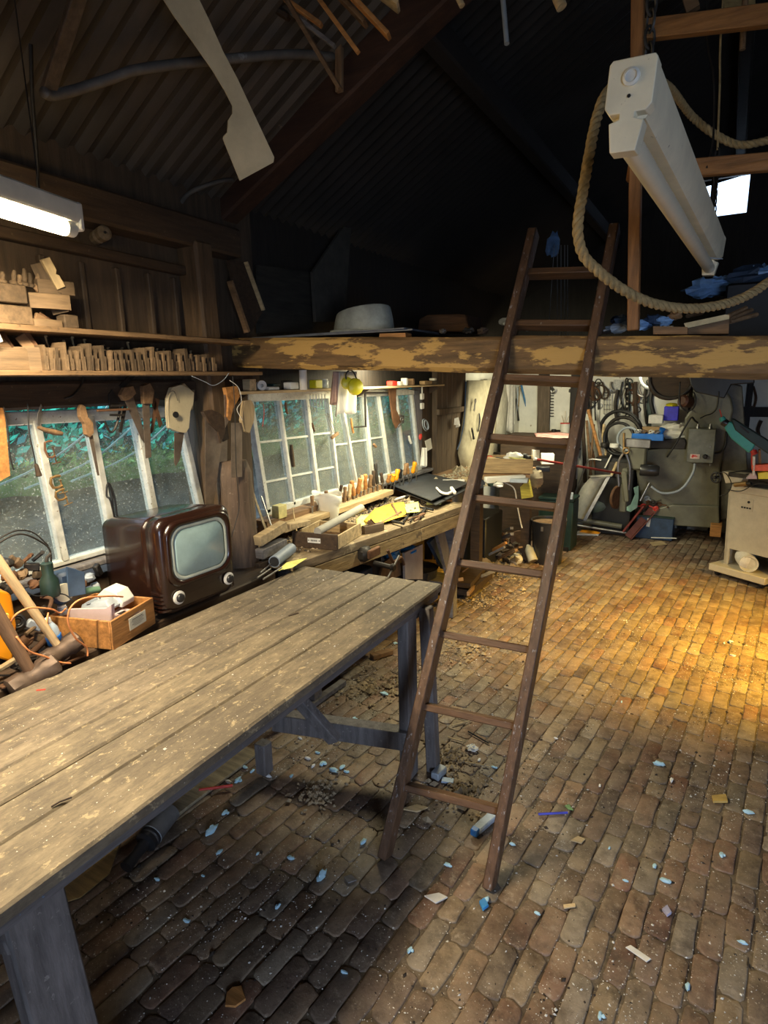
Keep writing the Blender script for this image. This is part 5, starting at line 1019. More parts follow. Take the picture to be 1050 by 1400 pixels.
# vise and clutter below the bench
T = Thing('bench_vise', 'rusty iron vise screwed to the front of the long workbench', 'vise', (-1.70, 2.72, .70))
T.part('body', MB().box((-1.68, 2.72, .755), (.07, .09, .08), bev=.02), Iron, world=True); T.part('jaw', MB().box((-1.62, 2.72, .77), (.02, .12, .05), bev=.006), Rust, world=True)
T.part('screw', MB().cyl((-1.62, 2.72, .71), (-1.50, 2.72, .70), .014, 12).lathe([(.022, 0), (.024, .01), (.016, .02)], (-1.51, 2.72, .70), (1, 0, 0), 12), Iron, world=True); T.part('lever', MB().tube([(-1.50, 2.66, .66), (-1.50, 2.72, .70), (-1.50, 2.79, .75)], .006, 8), Steel, world=True)
def u_(name, label, px, th, X, m, cat): return one(name, label, cat, cutout(px, th, X=X), m, smooth=False)
u_('board', 'pale pinkish board standing upright below the long workbench', [(553, 756), (578, 744), (578, 792), (554, 792)], .015, -1.68, stuff('pale_board', (.36, .30, .26), .8, var=.15), 'board')
u_('board', 'brown board standing left of the pale pinkish one under the bench', [(524, 770), (545, 754), (549, 786), (535, 792), (520, 790)], .015, -1.72, W_midZ, 'board')
u_('plank', 'dark leaning plank under the far end of the long workbench', [(588, 742), (601, 728), (615, 772), (607, 778)], .03, -1.75, DkBlue, 'plank')
u_('leaning_board', 'weathered board slanting down from the bench end to the floor', [(596, 722), (605, 716), (620, 775), (613, 790), (608, 770)], .025, -1.62, W_greyZ, 'board')
one('blue_bag', 'bright blue plastic bag stuffed under the long workbench', 'bag', MB().blob(P(536, 757, X=-1.74), .06, 9, .22, (.8, 1.1, .7), 5), stuff('blue_sheet', (.02, .22, .55), .4, var=.35, bump=.2))
one('blue_bag', 'flat blue plastic sheet beside the stuffed bag', 'bag', MB().blob(P(560, 751, X=-1.72), .06, 9, .25, (.8, 1.5, .35), 6), MATS['blue_sheet'])
one('dark_tub', 'black tub standing in the shade under the long workbench', 'tub', MB().lathe([(.13, 0), (.16, .25), (.165, .25)], P(570, 775, X=-1.95) - Vector((0, 0, .25)), (0, 0, 1), 20), BlackPl)
one('dark_crate', 'dark blue crate under the near end of the long workbench', 'crate', MB().box((-1.93, 2.75, .35), (.3, .45, .5), bev=.01), DkBlue)
one('vise_handle', 'grubby iron crank lying against the vise', 'crank', MB().tube(smoothpath([P(530, 752, X=-1.60), P(538, 768, X=-1.6), P(548, 762, X=-1.6), P(552, 772, X=-1.6)]), .009, 8), Rust)
for i, (x, y, L, w, dz, m) in enumerate(((590, 782, .25, .06, .0, W_pale), (600, 790, .22, .05, .02, W_grey), (585, 772, .22, .09, .05, W_mid))):
    one('slat', ['pale slat at the bottom of the stack under the bench end', 'grey slat on the pale one under the bench end', 'brown slat topmost of the stack under the bench end'][i], 'slat', MB().box(P(x, y, Z=.20 + dz), (L * .6, L, .018), Matrix.Rotation(rad(20 * i - 15), 3, 'Z'), bev=.002), m)
# shelf above the second window
shx = -2.12; zs = 1.655
T = Thing('window_shelf', 'thin plank shelf running above the row of narrow windows', 'shelf', (XW, 3.5, zs)); a, b = P(330, 532, X=shx), P(608, 522, X=shx)
T.part('board', MB().box(((XW + shx) / 2, (a.y + b.y) / 2, zs - .008), (-XW + shx, b.y - a.y, .014), bev=.002), W_paleY, world=True)
for f in (.02, .5, .98): T.part('bracket', MB().slab([(XW + .005, a.y + (b.y - a.y) * f, zs - .018), (shx - .01, a.y + (b.y - a.y) * f, zs - .018), (XW + .005, a.y + (b.y - a.y) * f, zs - .08)], (0, .012, 0)), W_dark, world=True, smooth=False)
def on_sh(px, dx=.045): p = P(px, 526, X=shx - dx); return Vector((shx - dx, p.y, zs + .001))
one('wood_block', 'pale block standing at the near end of the window shelf', 'block', MB().box(on_sh(341) + Vector((0, 0, .03)), (.05, .05, .058), bev=.002), W_pale)
T = Thing('tape_roll', 'white tape roll lying on the window shelf', 'tape', on_sh(356)); T.part('roll', MB().lathe([(.010, 0), (.026, 0), (.026, .022), (.010, .022), (.010, 0)], (0, 0, .026), (1, -.5, 0), 20), White)
for i, (px, w, h, m, lab, nm) in enumerate(((370, .09, .018, Cream, 'flat cream tin on the window shelf beside the tape roll', 'flat_tin'), (374, .06, .015, Green, 'small dark green tin stacked on the flat cream one', 'small_tin'), (398, .08, .040, White, 'white carton on the window shelf before the paper roll', 'carton'), (392, .05, .05, Iron, 'dark tin behind the white carton', 'dark_tin'), (536, .08, .035, Red, 'faded red packet on the far half of the window shelf', 'red_packet'), (553, .03, .055, White, 'upright white tube on the window shelf', 'white_tube'), (562, .03, .05, W_mid, 'brown bottle beside the upright white tube', 'brown_bottle'), (582, .14, .03, Card, 'brown box lid at the far end of the window shelf', 'box_lid'), (545, .05, .03, Paper, 'pale packet wedged beside the red one', 'pale_packet'), (592, .05, .02, Paper, 'folded paper at the far end of the window shelf', 'folded_paper'))):
    dz = .019 if nm == 'small_tin' else .031 if nm == 'folded_paper' else 0; one(nm, lab, nm.split('_')[-1], MB().box(on_sh(px, .045 + (.025 if nm == 'dark_tin' else 0)) + Vector((0, 0, h / 2 + dz)), (.05, w, h), bev=.004), m)
jar('glass_jar', 'pale glass jar on the window shelf past the yellow box', 'jar', on_sh(444), .024, .055, stuff('jar_glass', (.55, .57, .52), .15, bump=0), White)
one('yellow_box', 'bright yellow box on the window shelf between paper roll and jar', 'box', MB().box(on_sh(430) + Vector((.01, 0, .026)), (.05, .07, .05), bev=.004), Yellow)
# hanging from the beam, a little nearer
T = Thing('paper_roll', 'bright white paper roll hanging just under the heavy beam', 'roll', P(414, 520, X=-2.03)); T.part('roll', MB().cyl(P(414, 506, X=-2.03), P(415, 533, X=-2.03), .021, 18), Cloth, world=True); T.part('core', MB().lathe([(.008, 0), (.008, .001), (0, .001)], P(415, 533, X=-2.03), (0, 0, -1), 12), Card, world=True)
def cloth(name, label, pts, X, m, seed, cat='cloth', folds=7, th=.003):
    (x0, y0), (x1, y1), (x2, y2), (x3, y3) = pts; rs = []
    for i in range(10):
        f = i / 9; row = []
        for j in range(22):
            g = j / 21; ax = x0 + (x3 - x0) * f; bx = x1 + (x2 - x1) * f; ay = y0 + (y3 - y0) * f; by = y1 + (y2 - y1) * f
            p = P(ax + (bx - ax) * g, ay + (by - ay) * g + (2 * math.sin(g * 9 + seed) * f), X=X); p.x += .012 * math.sin(g * folds * 2 + seed + f) * (.5 + f); row.append(p)
        rs.append(row)
    o = one(name, label, cat, MB().rings(rs, cap=False, closed=False), m, smooth='all'); s_ = o.modifiers.new('t', 'SOLIDIFY'); s_.thickness = th; return o
cloth('towel', 'white striped towel hanging under the beam beside the ear defenders', [(463, 508), (487, 508), (487, 563), (457, 568)], -1.98, stuff('striped_cloth', (.74, .70, .62), .95, var=.2, scale=4, stretch=(1, 12, 1)), 1)
cloth('towel', 'pinkish towel strip hanging beside the white striped towel', [(455, 508), (463, 508), (460, 552), (453, 552)], -1.99, stuff('pink_cloth', (.62, .40, .30), .95, var=.2), 2)
T = Thing('ear_defenders', 'bright yellow ear defenders hanging on the towel hook', 'ear defenders', P(482, 525, X=-1.93))
c = P(484, 529, X=-1.92); T.part('cup', MB().lathe([(.042, 0), (.050, .010), (.047, .028), (.028, .038), (0, .040)], c, (1, -.6, .1), 20), Yellow, world=True); c2 = P(474, 524, X=-1.95); T.part('cup', MB().lathe([(.030, 0), (.036, .008), (.034, .02), (.018, .026), (0, .027)], c2, (1, -.9, .1), 20), Yellow, world=True)
T.part('headband', MB().tube(smoothpath([P(489, 522, X=-1.91), P(484, 510, X=-1.92), P(478, 506, X=-1.93), P(473, 512, X=-1.94), P(474, 522, X=-1.94)]), .0045, 6), Black, world=True)
# things dangling on the second window
for i, (x, y0, y1, r, m, lab, nm) in enumerate(((398, 608, 638, .014, W_plane, 'short brown brush hanging on the first mullion of the long window', 'brush'), (390, 550, 566, .008, Rust, 'rusty screw clamp at the head of the long window', 'screw_clamp'), (559, 596, 606, .012, Cloth, 'round white tag hanging on a middle mullion', 'round_tag'), (427, 578, 590, .007, Rust, 'rusty catch on the second mullion of the long window', 'window_catch'), (480, 572, 592, .009, W_orange, 'orange-handled tool hanging below the towel', 'gimlet'), (511, 607, 611, .012, W_mid, 'small knob fixed to a middle mullion', 'turn_button'))):
    one(nm, lab, nm.replace('_', ' '), MB().tube([P(x, y0, X=XW + .03), P(x + 1, (y0 + y1) / 2, X=XW + .03), P(x + 3, y1, X=XW + .03)], [r * .7, r, r * .8], 10), m)
for i, x in enumerate((424, 428, 432, 436, 440, 444)):
    T = Thing('drill_bit', 'thin bright drill bit, %s from the near side of the hanging set' % ORD[i], 'drill bit', P(x, 541, X=XW + .04), 'drill bits hanging at the head of the long window'); T.part('shank', MB().cyl(P(x, 541, X=XW + .04), P(x + 1, 556 + 4 * (i % 3), X=XW + .04), .0025, 6), Steel, world=True); T.part('ring', MB().torus(P(x, 540, X=XW + .04), .005, .0012, (1, 0, 0), n=12, m=5), Steel, world=True)
T = Thing('whisk_brush', 'wire-handled brush with a brown head hanging across the middle mullion', 'brush', P(456, 590, X=XW + .05)); 
for k in (-1, 0, 1): T.part('wire_handle', MB().tube([P(447 + 2 * k, 565, X=XW + .05), P(453 + 3 * k, 582, X=XW + .05), P(457 + 2 * k, 592, X=XW + .05)], .002, 5), Steel, world=True)
T.part('head', MB().beam(P(453, 599, X=XW + .05), P(462, 592, X=XW + .05), .02, .02, bev=.004), W_mid, world=True)
for i, x in enumerate((360, 367)):
    cable('string', ['reddish string dangling at the first light of the long window', 'green-tipped string dangling beside the reddish one'][i], [P(x, 552, X=XW + .04), P(x + 1, 565, X=XW + .04), P(x - 1 + 2 * i, 583, X=XW + .04)], .0018, (Red, Green)[i], 'string')
T = Thing('steel_square', 'dark metal square hanging before the middle lights', 'square', P(500, 560, X=XW + .05)); T.part('arm', MB().beam(P(499, 538, X=XW + .05), P(500, 582, X=XW + .05), .010, .012, (1, 0, 0), .001), Iron, world=True); T.part('foot', MB().beam(P(484, 584, X=XW + .05), P(501, 583, X=XW + .05), .010, .008, (1, 0, 0), .001), Iron, world=True); T.part('top_arm', MB().beam(P(499, 537, X=XW + .05), P(530, 537, X=XW + .05), .012, .012, (1, 0, 0), .001), Iron, world=True)
hang('rusty_chain', 'rust-red strap with hooks hanging in front of the last lights', 'strap', [('strap', [(531, 530), (541, 530), (541, 560), (548, 575), (541, 586), (537, 576), (534, 555)], .012, Rust), ('hook', [(546, 566), (552, 568), (552, 578), (547, 580)], .008, Steel)], X=XW + .06)
T = Thing('shackle', 'bright shackle and ring hanging low on the rust-red strap', 'shackle', P(548, 576, X=XW + .09)); T.part('ring', MB().torus(P(549, 573, X=XW + .09), .014, .004, (1, -.3, 0)), Steel, world=True); T.part('pin', MB().cyl(P(544, 585, X=XW + .09), P(550, 577, X=XW + .09), .005, 8), Steel, world=True)
cable('cobweb_cord', 'dusty cord looped between hooks over the last lights', [P(541, 532, X=XW + .06), P(550, 530, X=XW + .06), P(560, 532, X=XW + .06), P(572, 534, X=XW + .06)], .004, Iron, 'cord')
T = Thing('switch_box', 'white double switch on the post past the windows', 'switch', P(577, 545, X=XW + .06))
for y0 in (539, 552): T.part('switch_plate', MB().box(P(577, y0 + 3, X=XW + .06), (.02, .05, .05), bev=.004), White, world=True)
T.part('conduit', MB().cyl(P(577, 522, X=XW + .06), P(577, 539, X=XW + .06), .006, 8), White, world=True)
T = Thing('cable_coil', 'grey cable coil hanging on the plank door past the windows', 'cable', P(582, 582, X=XW + .11)); 
for k in range(3): T.part('loop', MB().torus(P(581 + k, 581, X=XW + .085 + .008 * k), .035 - .003 * k, .004, (1, 0, 0), sy=1.7, sx=1.0), (GreyPl, Iron, GreyPl)[k], world=True)
one('red_clip', 'red plastic clip hanging below the grey cable coil', 'clip', MB().blob(P(575, 597, X=XW + .03), .022, 7, .2, (.6, .9, 1.2), 4), Red)
one('paper_tag', 'yellowed paper tag pinned to the plank door', 'tag', cutout([(581, 603), (589, 599), (591, 613), (584, 617)], .002, X=XW + .10), Paper, smooth=False)
cloth('rag', 'pale rag hanging behind the far end of the sill rack', [(577, 612), (584, 612), (583, 636), (576, 640)], XW + .10, Cloth, 3)
cloth('rag', 'small pale rag on the nail beyond the plank door', [(622, 572), (627, 570), (628, 583), (623, 583)], XW + .14, Cloth, 4)
# ================================================================== COAT HOOKS AND TOOL WALL PAST THE WINDOWS (left wall, far stretch)
xb_ = XW + .05
def coat(name, label, rows, X, m, seed, cat='coat'):
    """rows: (y, xl, xr) in the photograph; a hanging garment with folds"""
    rs = []
    for (y, xl, xr) in rows:
        c0, c1 = P(xl, y, X=X), P(xr, y, X=X); row = []
        for j in range(20):
            a = 2 * math.pi * j / 20; q = c0.lerp(c1, .5 + .5 * math.cos(a)); q.x += .055 * math.sin(a) + .014 * math.sin(5 * a + seed + y * .03); row.append(q)
        rs.append(row)
    return one(name, label, cat, MB().rings(rs), m, smooth='all')
coatM = stuff('coat_cream', (.36, .32, .22), .95, var=.28, scale=9, spots=.32, spot_c=(.32, .26, .16), spot_scale=10)
coat('work_coat', 'cream work coat hanging nearest the plank door on the far wall', [(520, 640, 672), (545, 638, 676), (580, 634, 676), (620, 628, 672), (640, 632, 668), (650, 645, 665)], XW + .12, coatM, 1)
coat('work_coat', 'grey-white overall hanging behind the left ladder rail', [(518, 664, 688), (550, 662, 692), (580, 664, 690), (618, 668, 690)], XW + .10, stuff('coat_grey', (.30, .285, .23), .95, var=.3, scale=9), 2)
cloth('dust_sheet', 'pale dust sheet hanging beyond the overall', [(684, 522), (702, 522), (700, 590), (680, 592)], XW + .08, Cloth, 5)
hm = [Steel, Cloth, Blue, Iron, Cream, W_mid, GreyPl, Blue, Rust, Cloth]
rr = random.Random(31)
hangs = [(616, 526, 560, 'steel spanner', Steel), (620, 522, 575, 'grey flex', GreyPl), (624, 524, 556, 'rusty pull rod', Rust), (629, 522, 590, 'white strap', Cloth), (633, 522, 612, 'blue lead', Blue), (636, 524, 600, 'thin black lead', Black), (627, 528, 570, 'pale tape', Cream),
         (676, 552, 585, 'steel scissors', Steel), (682, 560, 590, 'pale handle', W_pale), (686, 548, 580, 'grey square', GreyPl), (692, 540, 560, 'brown pulley', Iron), (697, 528, 556, 'bright spanner', Steel), (703, 526, 580, 'white strip', Cloth), (707, 530, 562, 'grey bar', GreyPl), (700, 560, 588, 'brown brush', W_mid), (706, 545, 575, 'dark fork', Iron), (711, 530, 556, 'thin pale rod', W_pale), (728, 552, 588, 'bent wooden brace', W_orange), (724, 570, 588, 'round wooden mallet', W_mid), (731, 540, 575, 'black hose end', Black), (650, 548, 562, 'steel clip', Steel), (655, 565, 590, 'black strap', Black), (660, 590, 602, 'dark glove', Black), (645, 585, 600, 'black clamp', Black)]
for i, (x, y0, y1, nm, m) in enumerate(hangs):
    X = XW + (.18 if i in (20, 21, 22, 23) else .06) ; a, b = P(x, y0, X=X), P(x + rr.uniform(-3, 3), y1, X=X); k = i % 4; name = nm.replace(' ', '_').replace('grey_square', 'set_square').replace('pale_handle', 'chisel_grip')
    if nm in ('black hose end', 'round wooden mallet'): a.x = b.x = XW + .045
    lab = nm + [' hanging in the row between plank door and coats', ' hanging among the tools on the far white wall'][i > 6] if i < 20 else nm + ' clipped to the front of the cream work coat'
    if k == 0: mb = MB().beam(a, b, .02, .008, (1, 0, 0), .001).torus(a, .018, .005, (1, 0, 0), n=14)
    elif k == 1: mb = MB().tube(smoothpath([a, a.lerp(b, .4) + Vector((.01, .012, 0)), b, a.lerp(b, .5) + Vector((.01, -.014, 0)), a]), .0045, 6)
    elif k == 2: mb = MB().beam(a, b, .012, .008, (1, 0, 0), .001).box(b, (.012, .035, .03), bev=.002)
    else: mb = MB().tube([a, a.lerp(b, .3), a.lerp(b, .7), b], [.006, .011, .009, .013], 8)
    one(name, lab, nm.split()[-1], mb, m, smooth=True)
one('blue_strap', 'broad bright blue strap slanting down the far white wall', 'strap', MB().beam(P(712, 522, X=XW + .08), P(721, 563, X=XW + .10), .045, .006, (1, 0, 0), .001), stuff('bright_blue', (.04, .25, .58), .5))
one('blue_lead', 'long blue lead trailing from the hooks towards the bench end', 'lead', MB().tube(smoothpath([P(637, 522, X=XW + .16), P(635, 570, X=XW + .17), P(630, 600, X=XW + .17), P(625, 615, X=XW + .17)]), .006, 6), DkBlue)
# shelf unit with the drill-bit comb in the far corner, on the back wall
yb = 7.33
one('corner_board', 'dark board studded with hanging bits in the far corner', 'board', MB().slab([P(735, 526, Y=7.2), P(752, 526, Y=7.2), P(749, 628, Y=7.2), P(734, 628, Y=7.2)], (0, .04, 0)), wood('corner_board', (.10, .07, .045), 'z'), smooth=False)
T = Thing('back_shelf', 'dark box shelf on the white back wall seen between the ladder rails', 'shelf', P(768, 600, Y=yb)); a, b = P(749, 593, Y=yb), P(795, 596, Y=yb)
T.part('board', MB().box(((a.x + b.x) / 2, yb - .09, a.z), (b.x - a.x, .2, .03)), W_dark, world=True); T.part('front', MB().box(((a.x + b.x) / 2, yb - .18, a.z - .09), (b.x - a.x, .02, .15)), wood('shelf_front', (.14, .10, .07), 'x'), world=True); T.part('bottom', MB().box(((a.x + b.x) / 2, yb - .09, a.z - .17), (b.x - a.x, .2, .02)), W_dark, world=True)
T = Thing('paint_can', 'cream paint can with a red rim on the back shelf', 'can', P(772, 594, Y=yb - .1)); T.part('body', MB().lathe([(.055, 0), (.055, .12), (0, .12)], P(772, 593, Y=yb - .1)), Cream, world=True); T.part('rim', MB().lathe([(.057, .118), (.057, .128), (0, .13)], P(772, 593, Y=yb - .1)), Red, world=True)
for i, (x, r, h, m, lab, nm) in enumerate(((783, .045, .075, Steel, 'grey tin on the back shelf beside the cream paint can', 'tin'), (763, .035, .05, Iron, 'dark pot before the cream paint can', 'pot'), (757, .03, .06, Iron, 'dark jar near the near end of the back shelf', 'jar'), (753, .03, .04, Rust, 'rusty cup at the corner end of the back shelf', 'cup'))): jar(nm, lab, nm, P(x, 593, Y=yb - .12), r, h, m)
T = Thing('bit_comb', 'comb-like row of short bits on the white back wall', 'rack', P(755, 560, Y=yb)); T.part('strip', MB().beam(P(751, 536, Y=yb), P(751, 572, Y=yb), .015, .015), W_dark, world=True)
for k in range(9): T.part('bit', MB().cyl(P(751, 537 + 4 * k, Y=yb - .01), P(757, 537 + 4 * k, Y=yb - .02), .006, 6), Iron, world=True)
one('wall_socket', 'dark lamp bracket on the white back wall above the shelf', 'bracket', MB().beam(P(783, 522, Y=yb), P(783, 536, Y=yb), .03, .03).beam(P(778, 534, Y=yb - .02), P(789, 535, Y=yb - .02), .04, .04, bev=.005), Iron)
one('wall_sprig', 'dry twiggy sprig stuck above the cream paint can', 'sprig', MB().tube([P(772, 581, Y=yb - .1), P(768, 568, Y=yb - .1)], .003, 5).tube([P(772, 581, Y=yb - .1), P(773, 562, Y=yb - .1)], .003, 5).tube([P(772, 581, Y=yb - .1), P(778, 569, Y=yb - .1)], .003, 5), W_pale)
# things hung on the back wall behind the wheels
bw = [(800, 522, 580, .012, 'long iron bar', Iron), (808, 524, 575, .022, 'dark leather strap', W_dark), (818, 522, 560, .03, 'black iron bracket', Iron), (820, 555, 590, .008, 'grey rod', Steel), (861, 522, 568, .02, 'grey-green strap', Green), (866, 535, 575, .015, 'rusty bolt bar', Rust), (888, 522, 595, .05, 'dark folded belt', Green), (872, 560, 588, .012, 'dark iron hook bar', Iron), (813, 548, 575, .012, 'thin iron rod', Iron)]
for i, (x, y0, y1, w, nm, m) in enumerate(bw): one(nm.replace(' ', '_').replace('-', '_'), nm + ' hanging on the white back wall ' + ('before the tools leaning in the corner' if x < 815 else 'above the big hoops' if x < 870 else 'near the blue tray'), nm.split()[-1], MB().beam(P(x, y0, Y=yb), P(x + (i % 3) - 1, y1, Y=yb), w, .02, (0, 1, 0), .003).torus(P(x, y0, Y=yb), .03, .006, (0, 1, 0), n=14), m)
rr = random.Random(90)
extra = [(797, 524, 560, 'narrow steel bar'), (803, 522, 566, 'black hose loop'), (811, 522, 548, 'rusty shackle'), (823, 522, 545, 'dark coiled cord'), (836, 522, 533, 'iron hook'), (845, 533, 575, 'long thin iron rod'), (851, 522, 560, 'dull spanner'), (864, 524, 555, 'black belt loop'), (869, 522, 575, 'frayed dark strap'), (876, 522, 540, 'iron ring pull'), (883, 526, 580, 'grey lath'), (893, 528, 566, 'rusty scythe bar'), (1030, 528, 560, 'dark long-jawed spanner'), (1041, 575, 600, 'dull pincers'), (757, 524, 534, 'tiny iron hook'), (793, 560, 600, 'dark narrow post')]
for i, (x, y0, y1, nm) in enumerate(extra):
    a, b = P(x, y0, Y=yb - .03), P(x + rr.uniform(-3, 3), y1, Y=yb - .03); m = (Iron, Black, Rust, W_dark, Steel)[i % 5]
    mb = MB().tube(smoothpath([a, a.lerp(b, .5) + Vector((rr.uniform(-.03, .03), 0, 0)), b], 5), .010 + .006 * (i % 3), 6)
    if 'loop' in nm or 'ring' in nm or 'coil' in nm or 'shackle' in nm: mb.torus(a.lerp(b, .6), .06, .010, (0, 1, 0), sy=1.5)
    if 'spanner' in nm or 'hook' in nm or 'pincers' in nm: mb.torus(b, .03, .012, (0, 1, 0), a0=20, a1=300)
    one(nm.replace(' ', '_').replace('-', '_'), nm + ' hanging on the back wall, %s' % ('near the right ladder rail' if x < 815 else 'over the big hoops' if x < 862 else 'close to the drum' if x < 900 else 'beside the big machine'), nm.split()[-1], mb, m)
T = Thing('wire_basket', 'hanging wire grid basket on the white back wall', 'basket', P(830, 550, Y=yb)); mb = MB()
for k in range(4): mb.cyl(P(825 + 3.6 * k, 534, Y=yb - .03), P(825 + 3.6 * k, 566, Y=yb - .03), .004, 5)
for k in range(6): mb.cyl(P(825, 534 + 6.4 * k, Y=yb - .03), P(836, 534 + 6.4 * k, Y=yb - .03), .004, 5)
T.part('grid', mb, Steel, world=True); T.part('hook', MB().torus(P(830, 531, Y=yb - .03), .05, .006, (0, 1, 0), a0=0, a1=180), Iron, world=True)
T = Thing('hanging_chain', 'heavy chain hanging on the white back wall', 'chain', P(857, 545, Y=yb)); T.part('links', chain(MB(), P(857, 522, Y=yb - .06), P(858, 575, Y=yb - .06), .075, .024, .008), Iron, world=True)
one('white_card', 'printed white card pinned near the top of the back wall', 'card', MB().slab([P(839, 519, Y=yb), P(853, 519, Y=yb), P(854, 530, Y=yb), P(840, 531, Y=yb)], (0, -.004, 0)), stuff('newsprint', (.5, .5, .48), .9, var=.5, scale=60), smooth=False)
one('key_ring', 'large thin ring hanging right of the chain', 'ring', MB().torus(P(879, 546, Y=yb - .03), .045, .005, (0, 1, 0)).torus(P(882, 548, Y=yb - .03), .025, .004, (0, 1, 0)), Iron)
one('steel_strip', 'steel strip leaning diagonally behind the big hoops', 'strip', MB().beam(P(854, 530, Y=yb - .05), P(843, 572, Y=yb - .05), .012, .008), Iron)
# long-handled tools leaning in the corner
for i, (a, b, r, m, lab, nm) in enumerate((((804, 560), (826, 640), .018, W_orange, 'orange-brown broom handle leaning in the far corner', 'broom_handle'), ((802, 575), (808, 650), .015, W_mid, 'brown rake shaft leaning upright in the far corner', 'rake_shaft'), ((812, 580), (806, 655), .013, W_mid, 'thin shaft crossing the brown rake shaft', 'shaft'), ((818, 575), (828, 650), .014, W_grey, 'grey shaft leaning beside the broom handle', 'shaft'), ((826, 580), (817, 655), .016, W_pale, 'pale shaft crossing in front of the broom handle', 'shaft'), ((797, 570), (800, 660), .02, W_dark, 'dark post leaning behind the right ladder rail', 'post'), ((830, 605), (824, 655), .013, W_pale, 'short pale shaft nearest the hoops', 'shaft'), ((790, 590), (786, 655), .025, Cream, 'cream upright edge leaning behind the right ladder rail', 'upright'), ((808, 605), (818, 658), .012, Rust, 'rusty tine bar low in the tool corner', 'tine_bar'))):
    one(nm, lab, nm.replace('_', ' '), MB().tube([P(*a, Y=7.0), P(*b, Y=6.9)], r, 8), m)
# hoops
for i, (x, y, r, t, lab) in enumerate(((848, 592, .24, .020, 'large black hoop standing in front of the white back wall'), (852, 596, .20, .020, 'second black hoop nested in the large one'), (846, 600, .17, .016, 'small black hoop lowest of the nested three'), (859, 600, .12, .014, 'narrow pale-edged hoop at the front of the nest'))):
    one('hoop', lab, 'hoop', MB().torus(P(x, y, Y=6.95 - .05 * i), r, t, (.35, 1, .1 - .05 * i), n=40), (Black, Iron, Black, GreyPl)[i], smooth='all')
T = Thing('bench_stand', 'dark cabinet stand below the nested hoops', 'stand', (-1.05, 6.9, 0)); c = P(842, 640, Y=6.85)
T.part('cabinet', MB().box((c.x, 6.9, .42), (.40, .34, .84), bev=.01), Black, world=True); T.part('drawer_front', MB().box((c.x - .02, 6.72, .72), (.34, .02, .16), bev=.005), Iron, world=True)
jar('white_tub', 'white tub standing on the dark cabinet stand', 'tub', P(840, 612, Y=6.8), .05, .05, White)
jar('dark_pot', 'dark pot beside the white tub on the cabinet stand', 'pot', P(826, 612, Y=6.85), .04, .06, Iron)
# ================================================================== FAR-LEFT BENCH
zc = .88
T = Thing('far_bench', 'far bench heaped with boxes and parts beyond the black folder', 'bench', (-1.85, 5.2, 0))
T.part('worktop', MB().slab([(-2.2, 4.6, zc), (-1.72, 4.6, zc), (-1.48, 5.5, zc), (-2.2, 5.6, zc)], (0, 0, -.05)), W_midY, world=True)
for (x, y) in ((-1.76, 4.68), (-1.54, 5.4), (-2.1, 4.7), (-2.1, 5.5)): T.part('leg', MB().box((x, y, (zc - .05) / 2), (.08, .08, zc - .05)), W_dark, world=True)
zc += .001
f0, f1 = P(664, 630, X=-1.80), P(724, 645, Y=4.9)
M = frame((-1.78, 4.85, zc), (1, .30, 0)); M.translation = P(693, 644, Y=4.85); M.translation.z = max(zc, M.translation.z)
T = Thing('pine_crate', 'pine crate full of small tools on the far bench between the ladder rails', 'crate', M); open_box(T, .42, .26, .12, .012, (wood('crate_pine', (.33, .22, .10), 'x'), MATS['crate_pine']), floor=False); T.part('bottom', MB().box((0, 0, .008), (.40, .24, .012)), W_dark)
if True:
    cz = M.translation.z - zc
    if cz > .012: T.part('base_block', MB().box((0, 0, -cz / 2), (.38, .22, cz)), W_mid)
for i, (x, y, w, L, dz, m, lab, nm) in enumerate(((-.15, .03, .03, .10, .10, Red, 'red plastic holder in the near end of the pine crate', 'red_holder'), (-.08, -.02, .02, .16, .11, W_pale, 'pale screwdriver handle lying in the pine crate', 'screwdriver'), (-.02, .0, .02, .15, .105, Black, 'black-tipped tool beside the pale handle in the crate', 'awl'), (.05, .03, .06, .09, .11, White, 'white crumpled bag in the pine crate', 'paper_bag'), (.10, -.03, .05, .16, .12, MATS['lemon_paper'], 'lemon card leaning in the pine crate', 'lemon_card'), (.14, .06, .04, .08, .11, Black, 'black knob at the far end of the pine crate', 'black_ball'), (-.12, -.07, .04, .08, .09, Cream, 'cream carton scrap in the pine crate', 'carton_scrap'))):
    if nm in ('paper_bag', 'black_ball', 'red_holder'): mb = MB().blob(M @ Vector((x, y, dz)), w * 1.25, 8, .25, (1, .8, .6), i)
    else: mb = MB().beam(M @ Vector((x - L / 2, y + .03, dz)), M @ Vector((x + L / 2, y - .03, dz - .02)), w * 1.4, .02 if nm != 'lemon_card' else .004, bev=.001)
    one(nm, lab, nm.split('_')[-1], mb, m)
